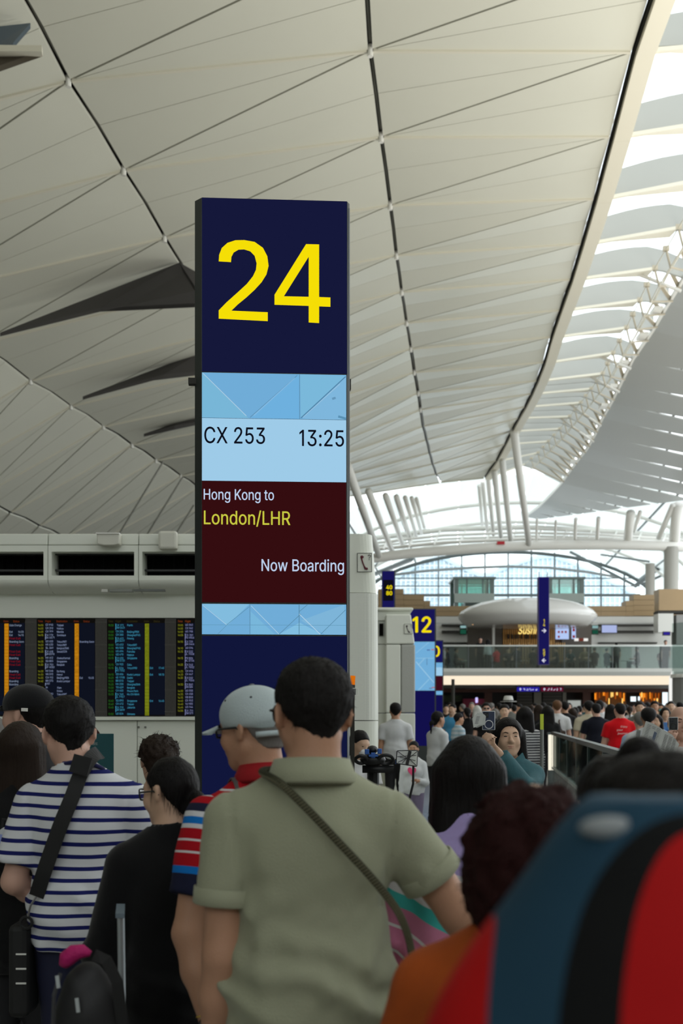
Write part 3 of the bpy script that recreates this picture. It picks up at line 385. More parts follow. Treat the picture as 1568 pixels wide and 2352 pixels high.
def tri_panel(mb, p, ins, th=.07):
    q = tri_inset(p, ins); up = Vector((0, 0, th))
    mb.add(q+[v+up for v in q], [(0, 1, 2), (5, 4, 3), (0, 3, 4, 1), (1, 4, 5, 2), (2, 5, 3, 0)])
def cell(Lf, Rt, i):
    u0, u1, w0, w1 = Lf[i], Lf[i+1], Rt[i], Rt[i+1]; up = Vector((0, 0, .07))
    um = mix(u0, u1)+up; wm = mix(w0, w1)+up
    e = .055 if i < 6 else .075; g = .03 if i < 6 else .045; s = .009 if i < 5 else .014
    return [((u0, um, w0), (e, s, .03)), ((um, u1, w0), (e, g, s)), ((u1, w0, wm), (g, e, s)), ((u1, wm, w1), (s, e, .03))]
skip = {('AB', 3, 3), ('AB', 3, 2), ('AB', 5, 2), ('AB', 5, 3)}
stuff = MB(); k300 = 0
for nm, a, b in (('KJ', K, J), ('JA', J, A), ('AB', A, B), ('BC', B, C), ('CD', C, D)):
    for i in range(-14, NN):
        for k, (tr, ins) in enumerate(cell(a, b, i)):
            vis = -1 <= i <= 9 and not (nm == 'KJ' and i < 5) and k300 < 296
            if nm == 'AB' and (i in (3, 5, 7)) and k == 3 and False: continue
            if vis:
                mb = MB(); tri_panel(mb, tr, ins); o = mb.build('panel', M_panel, parent=ceiling); k300 += 1
            else: tri_panel(stuff, tr, ins)
stuff.build('distant_panel', M_panel, parent=ceiling, kind='stuff')
# cream ribs under the joints between cells, node bosses and channels
for nm, a, b in (('JA', J, A), ('AB', A, B), ('BC', B, C), ('CD', C, D)):
    for i in range(-1, NN+1):
        mb = MB(); p, q = a[i], b[i]; dn = Vector((0, 0, -.0))
        mb.obox(p.lerp(q, .012)+dn, p.lerp(q, .988)+dn, .075, .085); mb.build('rib', M_rib, parent=ceiling)
for L in (J, A, B, C):
    mb = MB()
    for i in range(-3, NN): mb.obox(L[i]+Vector((0, 0, .16)), L[i+1]+Vector((0, 0, .16)), .06, .06)
    mb.build('channel', M_chan, parent=ceiling)
for L in (A, B, C):
    for i in range(0, 10):
        mb = MB(); p = L[i]; mb.tube([p+Vector((0, 0, -.14)), p+Vector((0, 0, .12))], .065, 8); mb.build('node_boss', M_white, parent=ceiling)
# dark hanging louvre triangles in the left bays
def pane3(px, Y, m, name):
    pts = [P(x, y, yy) for (x, y), yy in zip(px, Y)]; mb = MB(); n = len(pts); up = Vector((0, 0, .12))
    mb.add(pts+[p+up for p in pts], [tuple(range(n)), tuple(range(2*n-1, n-1, -1))]+[(k, k+n, (k+1) % n+n, (k+1) % n) for k in range(n)])
    return mb.build(name, m, parent=ceiling)
pane3([(0, 773), (412, 612), (448, 700), (560, 695), (230, 716)], (34.5, 34.3, 33.6, 34, 34), M_louv, 'louver_panel')
pane3([(230, 716), (412, 612), (448, 668), (448, 706)], (33.8, 34, 33.4, 33.4), mat('louver_darker', (.055, .052, .052), rough=.6), 'louver_panel')
pane3([(190, 918), (300, 880), (470, 812), (470, 860), (378, 867)], (41.5, 41.5, 41.3, 41, 41), M_louv, 'louver_panel')
pane3([(330, 1003), (470, 955), (470, 972), (400, 985)], (48.5, 48.4, 48, 48), M_louv, 'louver_panel')
pane3([(-60, 80), (70, 66), (30, 112), (-60, 150)], (23.4, 23.4, 23.2, 23.2), mat('dark_glass_roof', (.10, .13, .16), rough=.2), 'roof_hatch')
pane3([(-60, 119), (95, 120), (97, 130), (-10, 168), (-60, 185)], (22.3, 22.3, 22.2, 22, 22), mat('hatch_brown', (.09, .075, .055), rough=.6), 'roof_hatch')
pane3([(-60, 117), (96, 118), (98, 131), (-60, 134)], (21.8, 21.8, 22.2, 22.2), M_rib, 'roof_hatch')
# bracing rods near the eave on the left (thin)
for a, b, y0, y1 in (((375, 1060), (265, 1240), 47, 47), ((420, 1095), (330, 1240), 47, 47), ((445, 1160), (395, 1240), 47, 47)):
    MB().tube([P(*a, y0), P(*b, y1)], .04, 6).build('brace_rod', M_chan, parent=ceiling)
# ---- skylight edge beam, fins, glazing
edge = MB()
for i in range(-4, NN):
    edge.obox(D[i]+Vector((.26, 0, .02)), D[i+1]+Vector((.26, 0, .02)), .42, .30)
edge.build('edge_beam', mat('edge_cream', (.72, .68, .56), rough=.5), parent=ceiling)
gap = MB()
for i in range(-4, NN): gap.obox(D[i]+Vector((.03, 0, .12)), D[i+1]+Vector((.03, 0, .12)), .05, .2)
gap.build('shadow_gap', M_dark, parent=ceiling)
fins = []
def fin(p, t, u):
    mb = MB(); n = 7; V = []
    for k in range(n+1):
        s = k/n; b = p.lerp(t, s/.8) if s < .8 else t.lerp(u, (s-.8)/.2); h = .62+.20*math.sin(math.pi*min(1, s*.9+.05))
        V += [b+Vector((0, -.05, 0)), b+Vector((0, .05, 0)), b+Vector((0, .05, h)), b+Vector((0, -.05, h))]
    Fc = [(0, 1, 2, 3), (4*n+3, 4*n+2, 4*n+1, 4*n)]
    for k in range(n):
        a = 4*k; b = a+4; Fc += [(a+j, b+j, b+(j+1) % 4, a+(j+1) % 4) for j in range(4)]
    mb.add(V, Fc); return mb
for i in range(-6, NN+1):
    u = U[i]; o = fin(D[i]+Vector((.4, 0, .08)), T[i], u).build('fin', M_fin, parent=ceiling)
    mb = MB(); mb.obox(D[i]+Vector((.3, 0, 0)), T[i], .11, .1); mb.build('fin_rail', M_rib, parent=ceiling)
    if i < NN:
        mb = MB(); t2 = T[i]+Vector((0, .95, .1)); p = D[i]+Vector((.4, .05, .02)); tri = [p, T[i]+Vector((0, .05, 0)), t2]
        up = Vector((0, 0, .05)); mb.add(tri+[v+up for v in tri], [(0, 1, 2), (5, 4, 3), (0, 3, 4, 1), (1, 4, 5, 2), (2, 5, 3, 0)]); mb.build('soffit_panel', M_rib, parent=ceiling)
        if i > 7:   # the fins stand closer in the far bays
            fin(mix(D[i], D[i+1])+Vector((.4, 0, .08)), mix(T[i], T[i+1]), mix(U[i], U[i+1])).build('fin', M_fin, parent=ceiling)
G = glassm('roof_glazing', (.97, .99, 1), .06)
for i in range(-6, NN):
    up = Vector((0, 0, 1.35)); q = [D[i]+up, U[i]+up, U[i+1]+up, D[i+1]+up]
    mesh('pane', q+[v+Vector((0, 0, .03)) for v in q], [(0, 1, 2, 3), (7, 6, 5, 4), (0, 4, 5, 1), (1, 5, 6, 2), (2, 6, 7, 3), (3, 7, 4, 0)], G, parent=ceiling)
    mb = MB(); a = mix(D[i], D[i+1])+Vector((0, 0, 1.3)); b = mix(U[i], U[i+1])+Vector((0, 0, 1.3)); mb.obox(a, b, .07, .08); mb.build('glazing_bar', M_white, parent=ceiling)
# lattice truss hung under the skylight
for off in ((0, 0), (.35, -.35), (.55, -.05), (.15, -.6)):
    mb = MB(); mb.tube([T[i]+Vector((off[0], 0, off[1])) for i in range(2, NN+1)], .022, 5); mb.build('truss_wire', M_rib, parent=ceiling)
for i in range(2, NN):
    for f in (0, .5):
        t = T[i].lerp(T[i+1], f); u = U[i].lerp(U[i+1], min(1, f+.25)); mb = MB()
        mb.tube([t, t+Vector((.15, 0, -.6)), u+Vector((0, 0, -.1))], .04, 6)
        mb.box(t.x-.1, t.x+.1, t.y-.06, t.y+.06, t.z-.06, t.z+.1)
        mb.obox(t+Vector((.55, 0, -.05)), u+Vector((0, .2, .02)), .14, .06)
        mb.build('truss_bracket', mat('truss_tan', (.45, .40, .30), rough=.5), parent=ceiling)
for i in (4, 7, 8, 10, 11):
    MB().tube([D[i].lerp(T[i], .85)+Vector((0, .6, .1)), U[i]+Vector((-.1, .1, -.4))], .06, 6).build('truss_strut', M_white, parent=ceiling)
# ---- right-hand vault: grey reflector sheets with bright slots between
right = MB(); WR = {}
for i in range(-14, 21):
    u = U[i]; uy = HZ-(u.z-CZ)*F/u.y if u.y > 1 else None
    if i < 4: WR[i] = u+Vector((11.0, 0, -2.6))
    else:
        ux = 784+u.x*F/u.y; X = 1640+max(0, 9-i)*30; yy = uy+.24*(X-ux)
        bnd = 1197-.132*(X-1205)
        if yy > bnd:
            X = (1197+.132*1205-uy+.24*ux)/(.372); yy = uy+.24*(X-ux)
        WR[i] = P(max(X, ux+3), yy, u.y)
ceil2 = MB()
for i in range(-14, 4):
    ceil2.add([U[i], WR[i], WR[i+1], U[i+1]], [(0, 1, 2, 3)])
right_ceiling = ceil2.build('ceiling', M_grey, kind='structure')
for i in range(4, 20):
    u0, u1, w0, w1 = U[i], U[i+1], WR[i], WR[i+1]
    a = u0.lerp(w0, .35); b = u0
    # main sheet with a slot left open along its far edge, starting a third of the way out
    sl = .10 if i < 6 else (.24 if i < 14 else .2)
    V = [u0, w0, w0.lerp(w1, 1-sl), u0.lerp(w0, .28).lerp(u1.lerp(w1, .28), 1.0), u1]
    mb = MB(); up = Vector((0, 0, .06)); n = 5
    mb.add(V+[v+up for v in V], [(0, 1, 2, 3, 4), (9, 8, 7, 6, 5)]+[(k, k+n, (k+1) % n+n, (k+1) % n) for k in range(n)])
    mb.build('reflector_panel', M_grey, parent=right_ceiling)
    mb = MB()
    for t in (.45, .6, .75, .9):
        c = u1.lerp(w1, t)+Vector((0, -.2, .15)); mb.box(c.x-.05, c.x+.05, c.y-.3, c.y+.3, c.z-.1, c.z+.1)
    mb.build('slot_bracket', M_chan, parent=right_ceiling, kind='stuff')
mb = MB()
for i in range(3, 20): mb.obox(U[i]+Vector((-.03, 0, .03)), U[i+1]+Vector((-.03, 0, .03)), .09, .16)
mb.build('reflector_edge', M_white, parent=right_ceiling)
for i in (5, 6, 7, 8, 9, 11, 13):
    c = U[i]+Vector((-.25, .6, -.02)); mb = MB(); mb.box(c.x-.22, c.x+.12, c.y-.35, c.y+.35, c.z-.07, c.z+.07); mb.build('lamp_housing', M_white, parent=right_ceiling)
# enclosing walls (side and behind the viewer)
mesh('wall_left', [(K[-14].x, -23.5, 0), (K[-14].x, 78, 0), (K[15].x, 78, K[15].z+2), (K[-14].x, -23.5, K[-14].z+1)], [(0, 1, 2, 3)], mat('wall_brown_grey', (.12, .12, .115)), kind='structure')
mesh('wall_back', [(-30, -23.5, 0), (24, -23.5, 0), (24, -23.5, 11), (-30, -23.5, 11)], [(3, 2, 1, 0)], M_isl, kind='structure')

mesh('wall_end_lightblock', [(-33, 79, 0), (.2, 79, 0), (.2, 79, 13.5), (-33, 79, 13.5)], [(0, 1, 2, 3)], mat('wall_brown_grey', (0, 0, 0)), kind='structure')  # unseen wall added to keep far sky light off the left ceiling
mesh('wall_right_lightblock', [(24, -23.5, 0), (24, 9, 0), (24, 9, 12.5), (24, -23.5, 12.5)], [(3, 2, 1, 0)], M_isl, kind='structure')  # unseen, added to cut the daylight reaching the near figures
# ============================================================= FAR HALL
def pole(a, Ya, b, Yb, r0, r1, **k):
    return MB().tube([P(*a, Ya), P(*b, Yb)], [r0, r1], 10).build('raking_column', M_white, smooth=True, parent=None, **k)
M_pole = M_white
RP = [((1180, 990), 67, (1215, 1256), 76, .25), ((1153, 1058), 73, (1173, 1250), 78, .22), ((1135, 1083), 76, (1150, 1236), 82, .2), ((1120, 1096), 79, (1133, 1228), 86, .18), ((1108, 1106), 81, (1119, 1222), 90, .16), ((1100, 1116), 83, (1108, 1217), 94, .15)]
LP = [((797, 1070), 60, (871, 1279), 76, .25), ((846, 1128), 68, (901, 1268), 78, .22), ((885, 1138), 71, (926, 1256), 82, .2), ((910, 1141), 73, (944, 1244), 86, .18), ((930, 1143), 75, (957, 1236), 88, .16), ((945, 1144), 76, (968, 1226), 90, .15), ((956, 1146), 77, (976, 1219), 92, .14)]
for side, LL in (('right', RP), ('left', LP)):
    w = ('nearest and thickest', 'second', 'third', 'fourth', 'fifth', 'sixth', 'farthest')
    for k, (a, ya, b, yb, r) in enumerate(LL):
        ww = w[k] if k < len(LL)-1 else 'farthest and thinnest'
        pole(a, ya, b, yb, r, r*.8, label='white raking roof column, %s in the row on the %s of the bright gap' % (ww, side), cat='column', group='raking roof columns')
for k, (a, b, r) in enumerate((((1233, 1192), (1231, 1246), .08), ((1276, 1196), (1274, 1244), .08), ((1322, 1192), (1319, 1248), .12), ((1374, 1190), (1370, 1246), .14), ((1448, 1178), (1440, 1248), .3), ((1556, 1160), (1547, 1250), .36), ((1470, 1176), (1455, 1220), .14), ((1545, 1160), (1512, 1236), .18))):
    pole(a, 74, b, 76.5, r, r, label='white post between the big roof tube and right roof, %s from the left' % ('first', 'second', 'third', 'fourth', 'fifth', 'seventh', 'sixth', 'eighth')[k], cat='post', group='posts on the roof tube')
rt = empty('roof_truss', P(1200, 1255, 76), label='big white tubular arch truss spanning the hall above the pod', cat='truss')
def tubeline(name, pts, Y, r, n=12, m=None):
    o = P(1200, 1255, 76); return MB().tube([P(x, y, Y)-o for x, y in pts], r, n).build(name, m or M_white, smooth=True, parent=rt)
tubeline('main_tube', [(700, 1308), (850, 1283), (940, 1271), (1040, 1263), (1140, 1256), (1250, 1252), (1400, 1251), (1520, 1254), (1660, 1262)], 76, .33)
for k, (ys, Y, r) in enumerate((((1283, 1262, 1246, 1238, 1240, 1254), 80, .12), ((1268, 1247, 1229, 1223, 1229, 1246), 84, .10), ((1256, 1236, 1216, 1211, 1220, 1242), 90, .2), ((1272, 1254, 1238, 1231, 1235, 1250), 87, .08))):
    tubeline('rear_tube', list(zip((700, 860, 1020, 1200, 1400, 1660), ys)), Y, r)
mb = MB(); oo = P(1200, 1255, 76)
for x in range(880, 1600, 58):
    y0 = 1262-(x-860)*.09 if x < 1000 else 1250; mb.tube([P(x, y0+2, 78)-oo, P(x+14, y0-30, 90)-oo], .07, 5)
mb.build('truss_web', M_white, parent=rt)
MB().box(-.25, .25, -.45, -.3, -.1, .1).build('red_tag', mat('tag_red', (.5, .02, .03)), parent=rt, label='small red tag on the tube').location = P(1148, 1249, 76)-oo
# central translucent barrel roof
def milky(name, col):
    m = bpy.data.materials.new(name); m.use_nodes = True; nt = m.node_tree; nt.nodes.clear()
    d = nt.nodes.new('ShaderNodeBsdfDiffuse'); d.inputs[0].default_value = (*col, 1); t = nt.nodes.new('ShaderNodeBsdfTranslucent'); t.inputs[0].default_value = (*col, 1)
    mx = nt.nodes.new('ShaderNodeMixShader'); mx.inputs[0].default_value = .6; o = nt.nodes.new('ShaderNodeOutputMaterial')
    nt.links.new(d.outputs[0], mx.inputs[1]); nt.links.new(t.outputs[0], mx.inputs[2]); nt.links.new(mx.outputs[0], o.inputs[0]); return m
M_milk = milky('translucent_roof_sheet', (.93, .96, .95))
def arch(Y, t, k=0):
    c = 118.0; a = math.radians(t); x = 1165+345*math.cos(a)*1.0; y = 1395-132*math.sin(a)
    p = P(x, y, c); s = Vector((P(1040, 1640, 1).x, 0, 0))
    return Vector((p.x+(Y-c)*0.0985, Y, p.z+k))
NS = 16; YS = [81, 90, 99, 108, 118]
cr = empty('ceiling', (0, 0, 0), kind='structure')
for j in range(len(YS)-1):
    for k in range(NS):
        t0, t1 = 168-k*156/NS, 168-(k+1)*156/NS; e = .25
        q = [arch(YS[j]+.1, t0-e), arch(YS[j]+.1, t1+e), arch(YS[j+1]-.1, t1+e), arch(YS[j+1]-.1, t0-e)]
        up = Vector((0, 0, .08)); mesh('roof_panel', q+[v+up for v in q], [(0, 1, 2, 3), (7, 6, 5, 4), (0, 4, 5, 1), (1, 5, 6, 2), (2, 6, 7, 3), (3, 7, 4, 0)], M_milk, parent=cr)
M_steel = mat('dark_steel', (.10, .12, .12), rough=.5)
for Y, r, m in ((117.5, .2, M_steel), (99, .16, M_white), (90, .16, M_white), (108, .14, M_white)):
    MB().tube([arch(Y, 168-k*156/24, -.3) for k in range(25)], r, 6).build('arch_rib', m, smooth=True, parent=cr)
for k in (2, 4, 12, 14):
    t = 168-k*156/NS; MB().tube([arch(82, t, -.2), arch(117, t-1.5, -.2)], .09, 5).build('purlin', M_steel, parent=cr)
# cross-bracing of the right-hand side bay
for a, b, r in (((1458, 1346), (1568, 1262), .22), ((1475, 1342), (1600, 1285), .12), ((1310, 1268), (1458, 1345), .14), ((1380, 1274), (1490, 1290), .1), ((862, 1318), (945, 1284), .22), ((880, 1268), (862, 1300), .08)):
    MB().tube([P(*a, 112), P(*b, 104)], r, 6).build('brace', M_steel, parent=cr)
# far glazed wall
gw = empty('window_1', P(1165, 1390, 118.5), kind='structure'); o0 = P(1165, 1390, 118.5)
mb = MB(); V = [arch(118.4, 176-k*172/24)-o0 for k in range(25)]; n = len(V); zb = P(0, 1420, 118.4).z-o0.z
for k in range(24):
    a, b = V[k], V[k+1]
    if a.z > zb: mesh('pane', [a, b, (b.x, b.y, zb), (a.x, a.y, zb)], [(0, 1, 2, 3)], glassm('far_glass', (.90, .97, .98), .08), parent=gw)
for k in range(-6, 8):
    x = 1060+k*53.3; t = (x-1165)/345
    if abs(t) < .98:
        top = 1395-132*math.sqrt(1-t*t); a = P(x, top, 118.3)-o0; b = P(x, 1420, 118.3)-o0
        MB().box(a.x-.06, a.x+.06, -.35, 0, b.z, a.z).build('mullion', M_steel, parent=gw)
for y, r in ((1328, .05), (1346, .05), (1367, .14)):
    a = P(868, y, 118.2)-o0; b = P(1470, y, 118.2)-o0; MB().box(a.x, b.x, -.3, -.1, a.z-r, a.z+r).build('transom', M_steel, parent=gw)
MB().tube([P(x, y, 117.5)-o0 for x, y in ((905, 1320), (980, 1311), (1080, 1304), (1165, 1301), (1260, 1304), (1350, 1314), (1420, 1326))], .14, 6).build('bowed_tube', mat('steel_grey', (.25, .27, .27)), smooth=True, parent=gw)
# building site roofs seen through the glass
def hump(pts, Y, lab):
    r = empty('terminal_building', P(pts[0][0], 1480, Y), label=lab, cat='building'); o = P(pts[0][0], 1480, Y)
    mb = MB(); poly = [((P(x, y, Y)-o).x, (P(x, y, Y)-o).z) for x, y in pts]; poly = poly+[(poly[-1][0], -o.z), (poly[0][0], -o.z)]
    mb.prism(poly, 0, 14); mb.build('wall', mat('pale_blue_facade', (.62, .74, .80), rough=.4, var=.15, vscale=.5), parent=r)
    x = pts[0][0]+8; m2 = mat('scaffold_white', (.75, .8, .85)); rnd = random.Random(3)
    fr = MB()
    def top(x):
        for (x0, y0), (x1, y1) in zip(pts, pts[1:]):
            if x0 <= x <= x1: return y0+(y1-y0)*(x-x0)/(x1-x0)
        return 1400
    while x < pts[-1][0]-4:
        t = top(x); a = P(x, t+2, Y)-o; fr.box(a.x-.07, a.x+.07, -.3, -.05, 0, a.z)
        if rnd.random() < .5:
            b = P(x+16, top(x+16)+rnd.uniform(8, 40), Y)-o; fr.tube([(a.x, -.2, a.z-rnd.uniform(0, 3)), (b.x, -.2, b.z)], .07, 4)
        x += 11
    for y in (1300, 1318, 1334, 1350, 1372, 1386):
        xs = [q for q in range(int(pts[0][0]), int(pts[-1][0])) if top(q) < y-2]
        if xs: a = P(xs[0], y, Y)-o; b = P(xs[-1], y, Y)-o; fr.box(a.x, b.x, -.35, -.1, a.z-.06, a.z+.06)
    fr.build('scaffold', m2, parent=r)
    rim = MB(); rim.tube([P(x, y, Y)-o+Vector((0, -.3, .1)) for x, y in pts], .3, 6); rim.build('roof_edge', mat('roof_edge_blue', (.55, .66, .72)), smooth=True, parent=r)
hump([(868, 1366), (890, 1345), (925, 1318), (960, 1298), (985, 1288), (1010, 1280), (1030, 1290), (1060, 1306), (1100, 1322), (1120, 1324)], 150, 'pale blue arched building beyond the glass wall, left hump')
hump([(1105, 1326), (1130, 1318), (1170, 1302), (1205, 1290), (1235, 1282), (1265, 1281), (1300, 1290), (1350, 1312), (1395, 1335), (1430, 1352), (1480, 1385)], 168, 'pale blue arched building beyond the glass wall, right hump')
# ---- mezzanine
YB = 57.0
zf = P(0, 1537, YB).z
mz = empty('trim_1', (P(1010, 0, YB).x, YB, 0), kind='structure'); mo = Vector((P(1010, 0, YB).x, YB, 0))
def mbox(name, x0, x1, y0, y1, Y, dep, m, parent=mz, org=mo, **k):
    a = P(x0, y1, Y)-org; b = P(x1, y0, Y)-org
    return MB().box(a.x, b.x, Y-org.y, Y-org.y+dep, a.z, b.z).build(name, m, parent=parent, **k)
M_fasc = mat('fascia_grey', (.42, .42, .39), rough=.35); M_fasc2 = mat('fascia_light', (.62, .62, .58), rough=.3)
mbox('slab', 780, 1700, 1538, 1573, YB+.3, 58, mat('slab', (.3, .29, .27)))
mbox('fascia_upper', 780, 1700, 1535, 1543, YB-.1, .5, M_fasc2); mbox('fascia_lower', 780, 1700, 1543, 1552, YB-.1, .5, M_fasc)
for k in range(15):
    x0 = 1019+(k-3)*51.4; mbox('light_panel', x0+.6, x0+50.8, 1552.5, 1572.5, YB+.02, .3, emis('warm_light_box', s2l((255, 236, 210)), 1.04))
for k in range(14):
    x = 965+k*55.2; mbox('glass_panel', x+1.5, x+53.7, 1484, 1535, YB, .03, glassm('balustrade_glass', (.50, .58, .55), .07))
    mbox('post', x-1, x+1, 1483, 1546, YB-.06, .08, M_steel)
mbox('handrail', 780, 1700, 1481.5, 1484.5, YB-.08, .12, mat('steel_rail', (.5, .52, .5), rough=.3, metal=.7))
M_wood = mat('tan_wood', (.34, .235, .12), rough=.5, var=.1, vscale=1)
wl = empty('wall_far', (0, 70, zf), kind='structure'); wo = Vector((0, 70, zf))
def wbox(name, x0, x1, y0, y1, dep, m, Y=70, **k): return mbox(name, x0, x1, y0, y1, Y, dep, m, parent=wl, org=wo, **k)
for x0, x1, yt in ((868, 927, 1353), (927, 974, 1366), (974, 988, 1380), (988, 1380, 1392), (1380, 1437, 1392), (1437, 1455, 1380), (1455, 1513, 1366), (1513, 1600, 1353)):
    y = yt
    while y < 1415: wbox('wood_board', x0, x1-.4, y, min(1415, y+11.6), 1.2, M_wood); y += 12.2
wbox('wall_panel', 868, 1600, 1416, 1431, .5, M_fasc2); wbox('wall_panel', 868, 1600, 1432, 1555.5, .5, M_fasc2)
for x0, x1 in ((1015, 1076), (1375, 1509)):
    wbox('black_strip', x0, x1, 1433.5, 1438, .4, M_dark, Y=69.7); wbox('black_strip', x0, x1, 1448, 1454, .4, M_dark, Y=69.7); wbox('black_strip', x0, x1, 1475, 1478, .4, M_dark, Y=69.7)
wbox('wood_bulkhead', 1513, 1600, 1353, 1402, 1, M_wood, Y=66); wbox('bulkhead_base', 1511, 1600, 1403, 1408, 1, M_dark, Y=66); wbox('bulkhead_wall', 1511, 1546, 1409, 1452, 1, M_fasc2, Y=66); wbox('bulkhead_wall', 1553, 1600, 1412, 1480, 1, mat('bulk_grey', (.25, .25, .24)), Y=66)
# ceramic pod
pod = empty('ceiling_pod', P(1217, 1436, 64), label='glossy white lens-shaped canopy over the restaurant', cat='canopy')
mb = MB(); n = 40; V = []; prof = [(0, 1.62), (.25, 1.6), (.5, 1.5), (.7, 1.33), (.85, 1.1), (.95, .85), (1, .62), (.985, .45), (.93, .2), (.86, 0), (.5, 0), (0, 0)]
for r, z in prof: V += [(r*3.98*math.cos(2*math.pi*k/n), 1+r*3.98*.8*math.sin(2*math.pi*k/n), z) for k in range(n)]
mb.add(V, [(j*n+k, j*n+(k+1) % n, (j+1)*n+(k+1) % n, (j+1)*n+k) for j in range(len(prof)-1) for k in range(n)])
mb.build('shell', mat('pod_gloss', (.62, .61, .58), rough=.12, spec=.7), smooth=True, parent=pod)
# restaurant under the pod
rs = empty('restaurant', (P(1217, 0, 67.5).x, 67.5, zf), label='open restaurant front with amber slatted wall under the white canopy', cat='shop'); ro = Vector((P(1217, 0, 67.5).x, 67.5, zf))
def rbox(name, x0, x1, y0, y1, dep, m, Y=67.5, **k): return mbox(name, x0, x1, y0, y1, Y, dep, m, parent=rs, org=ro, **k)
M_brn = mat('brown_wall', (.085, .07, .055), rough=.6); M_amb = mat('amber_wood', (.55, .27, .06), rough=.5)
rbox('side_wall', 1075, 1153, 1434, 1558, .6, M_brn); rbox('back_wall', 1153, 1290, 1434, 1558, .6, mat('amber_dark', (.13, .06, .02)), Y=67.8); rbox('side_wall', 1290, 1358, 1434, 1558, .6, M_brn)
for k in range(24):
    x = 1155+k*5.0; rbox('slat', x, x+3.4, 1435, 1486, .12, M_amb, Y=67.5)
for k in range(10): rbox('bottle', 1166+k*7.5+(k % 3), 1169+k*7.5+(k % 3), 1457, 1467, .12, mat('bottle_dark', (.03, .02, .015)), Y=67.3)
rbox('white_column', 1131, 1136, 1432, 1500, .3, M_white, Y=66)
rbox('screen', 1276, 1306, 1441, 1468, .1, emis('menu_screen', s2l((178, 200, 245)), 1), Y=67)
for k in range(4): rbox('dish_picture', 1281+(k % 3)*8, 1285+(k % 3)*8, 1449+(k//3)*11, 1454+(k//3)*11, .05, emis('dish_red', s2l((150, 40, 40)), .8), Y=66.95)
rbox('screen', 1313, 1322, 1441, 1467, .1, emis('menu_screen', (1, 1, 1), 1), Y=67)
for k in range(2): rbox('dish_picture', 1315, 1320, 1444+k*15, 1450+k*15, .05, emis('dish_red', (1, 0, 0), 1), Y=66.95)
rbox('counter_lamp', 1320, 1350, 1466, 1472, .2, emis('counter_white', s2l((240, 240, 235)), 1), Y=66.6); rbox('counter_lamp', 1329, 1340, 1466, 1472, .2, emis('counter_red', s2l((120, 60, 50)), .8), Y=66.5)
for k in range(9):
    rbox('downlight', 1085+k*30, 1087+k*30, 1433.5, 1435, .1, emis('downlight_warm', s2l((255, 190, 120)), 2), Y=64)
mb = MB(); a = P(1189, 1456, 67.2)-ro; b = P(1258, 1456, 67.2)-ro
text(mb, 'Sushi Tei', a.x, a.z, .42, a.y, width=b.x-a.x, res=2)
mb.V = [(v[0]+(v[2]-a.z)*.25, v[1], v[2]) for v in mb.V]
mb.build('neon_lettering', emis('neon_warm', s2l((255, 225, 130)), 1.6), parent=rs)
for x0, x1, y in ((1170, 1275, 1482), (1240, 1270, 1478), (1200, 1232, 1484), (1276, 1300, 1482)):
    for k in range(5): rbox('chair_back', x0+k*(x1-x0)/5, x0+k*(x1-x0)/5+2.2, y-6, y+40, .1, mat('chair_wood', (.5, .3, .12)), Y=62+k*.3)
area('restaurant_lamp', (P(1215, 0, 66).x, 66.3, zf+3.0), 5.5, .5, 260, (.5, 0, 0), (1, .72, .4), 'warm lamp strip over the amber slatted restaurant wall')
# screens, signs on the far wall
def sgn(name, x0, x1, y0, y1, Y, m, lab, cat, dep=.12, border=None, **k):
    o = P((x0+x1)/2, y1, Y); r = empty(name, o, label=lab, cat=cat, **k)
    a = P(x0, y1, Y)-o; b = P(x1, y0, Y)-o; hs = border or M_dark
    MB().box(a.x-.04, b.x+.04, .03, dep+.03, a.z-.04, b.z+.04).build('housing', hs, parent=r)
    MB().box(a.x, b.x, 0, .03, a.z, b.z).build('face', m, parent=r)
    return r, a, b
sgn('display_screen', 1382, 1416, 1436, 1453, 68.5, emis('pale_screen', s2l((170, 182, 225)), 1), 'pale blue wall screen right of the restaurant', 'screen')
sgn('exit_sign', 1057, 1070, 1446, 1456, 68, emis('exit_green', s2l((30, 90, 70)), .7), 'small green running-man sign left of the restaurant', 'sign')
sgn('notice_screen', 1057, 1070, 1437, 1442.5, 68, emis('notice_cyan', s2l((150, 190, 190)), .8), 'small pale panel above the left green sign', 'sign')
sgn('exit_sign', 1360, 1373, 1447, 1456, 68, emis('exit_green', (0, 0, 0), 1), 'small green running-man sign right of the restaurant', 'sign')
sgn('notice_screen', 1360, 1373, 1437, 1443, 68, emis('notice_cyan', (0, 0, 0), 1), 'small pale panel above the right green sign', 'sign')
sgn('direction_sign', 1524, 1538, 1452, 1458, 64, emis('sign_violet', s2l((50, 40, 150)), .9), 'small violet sign under the right bulkhead', 'sign')
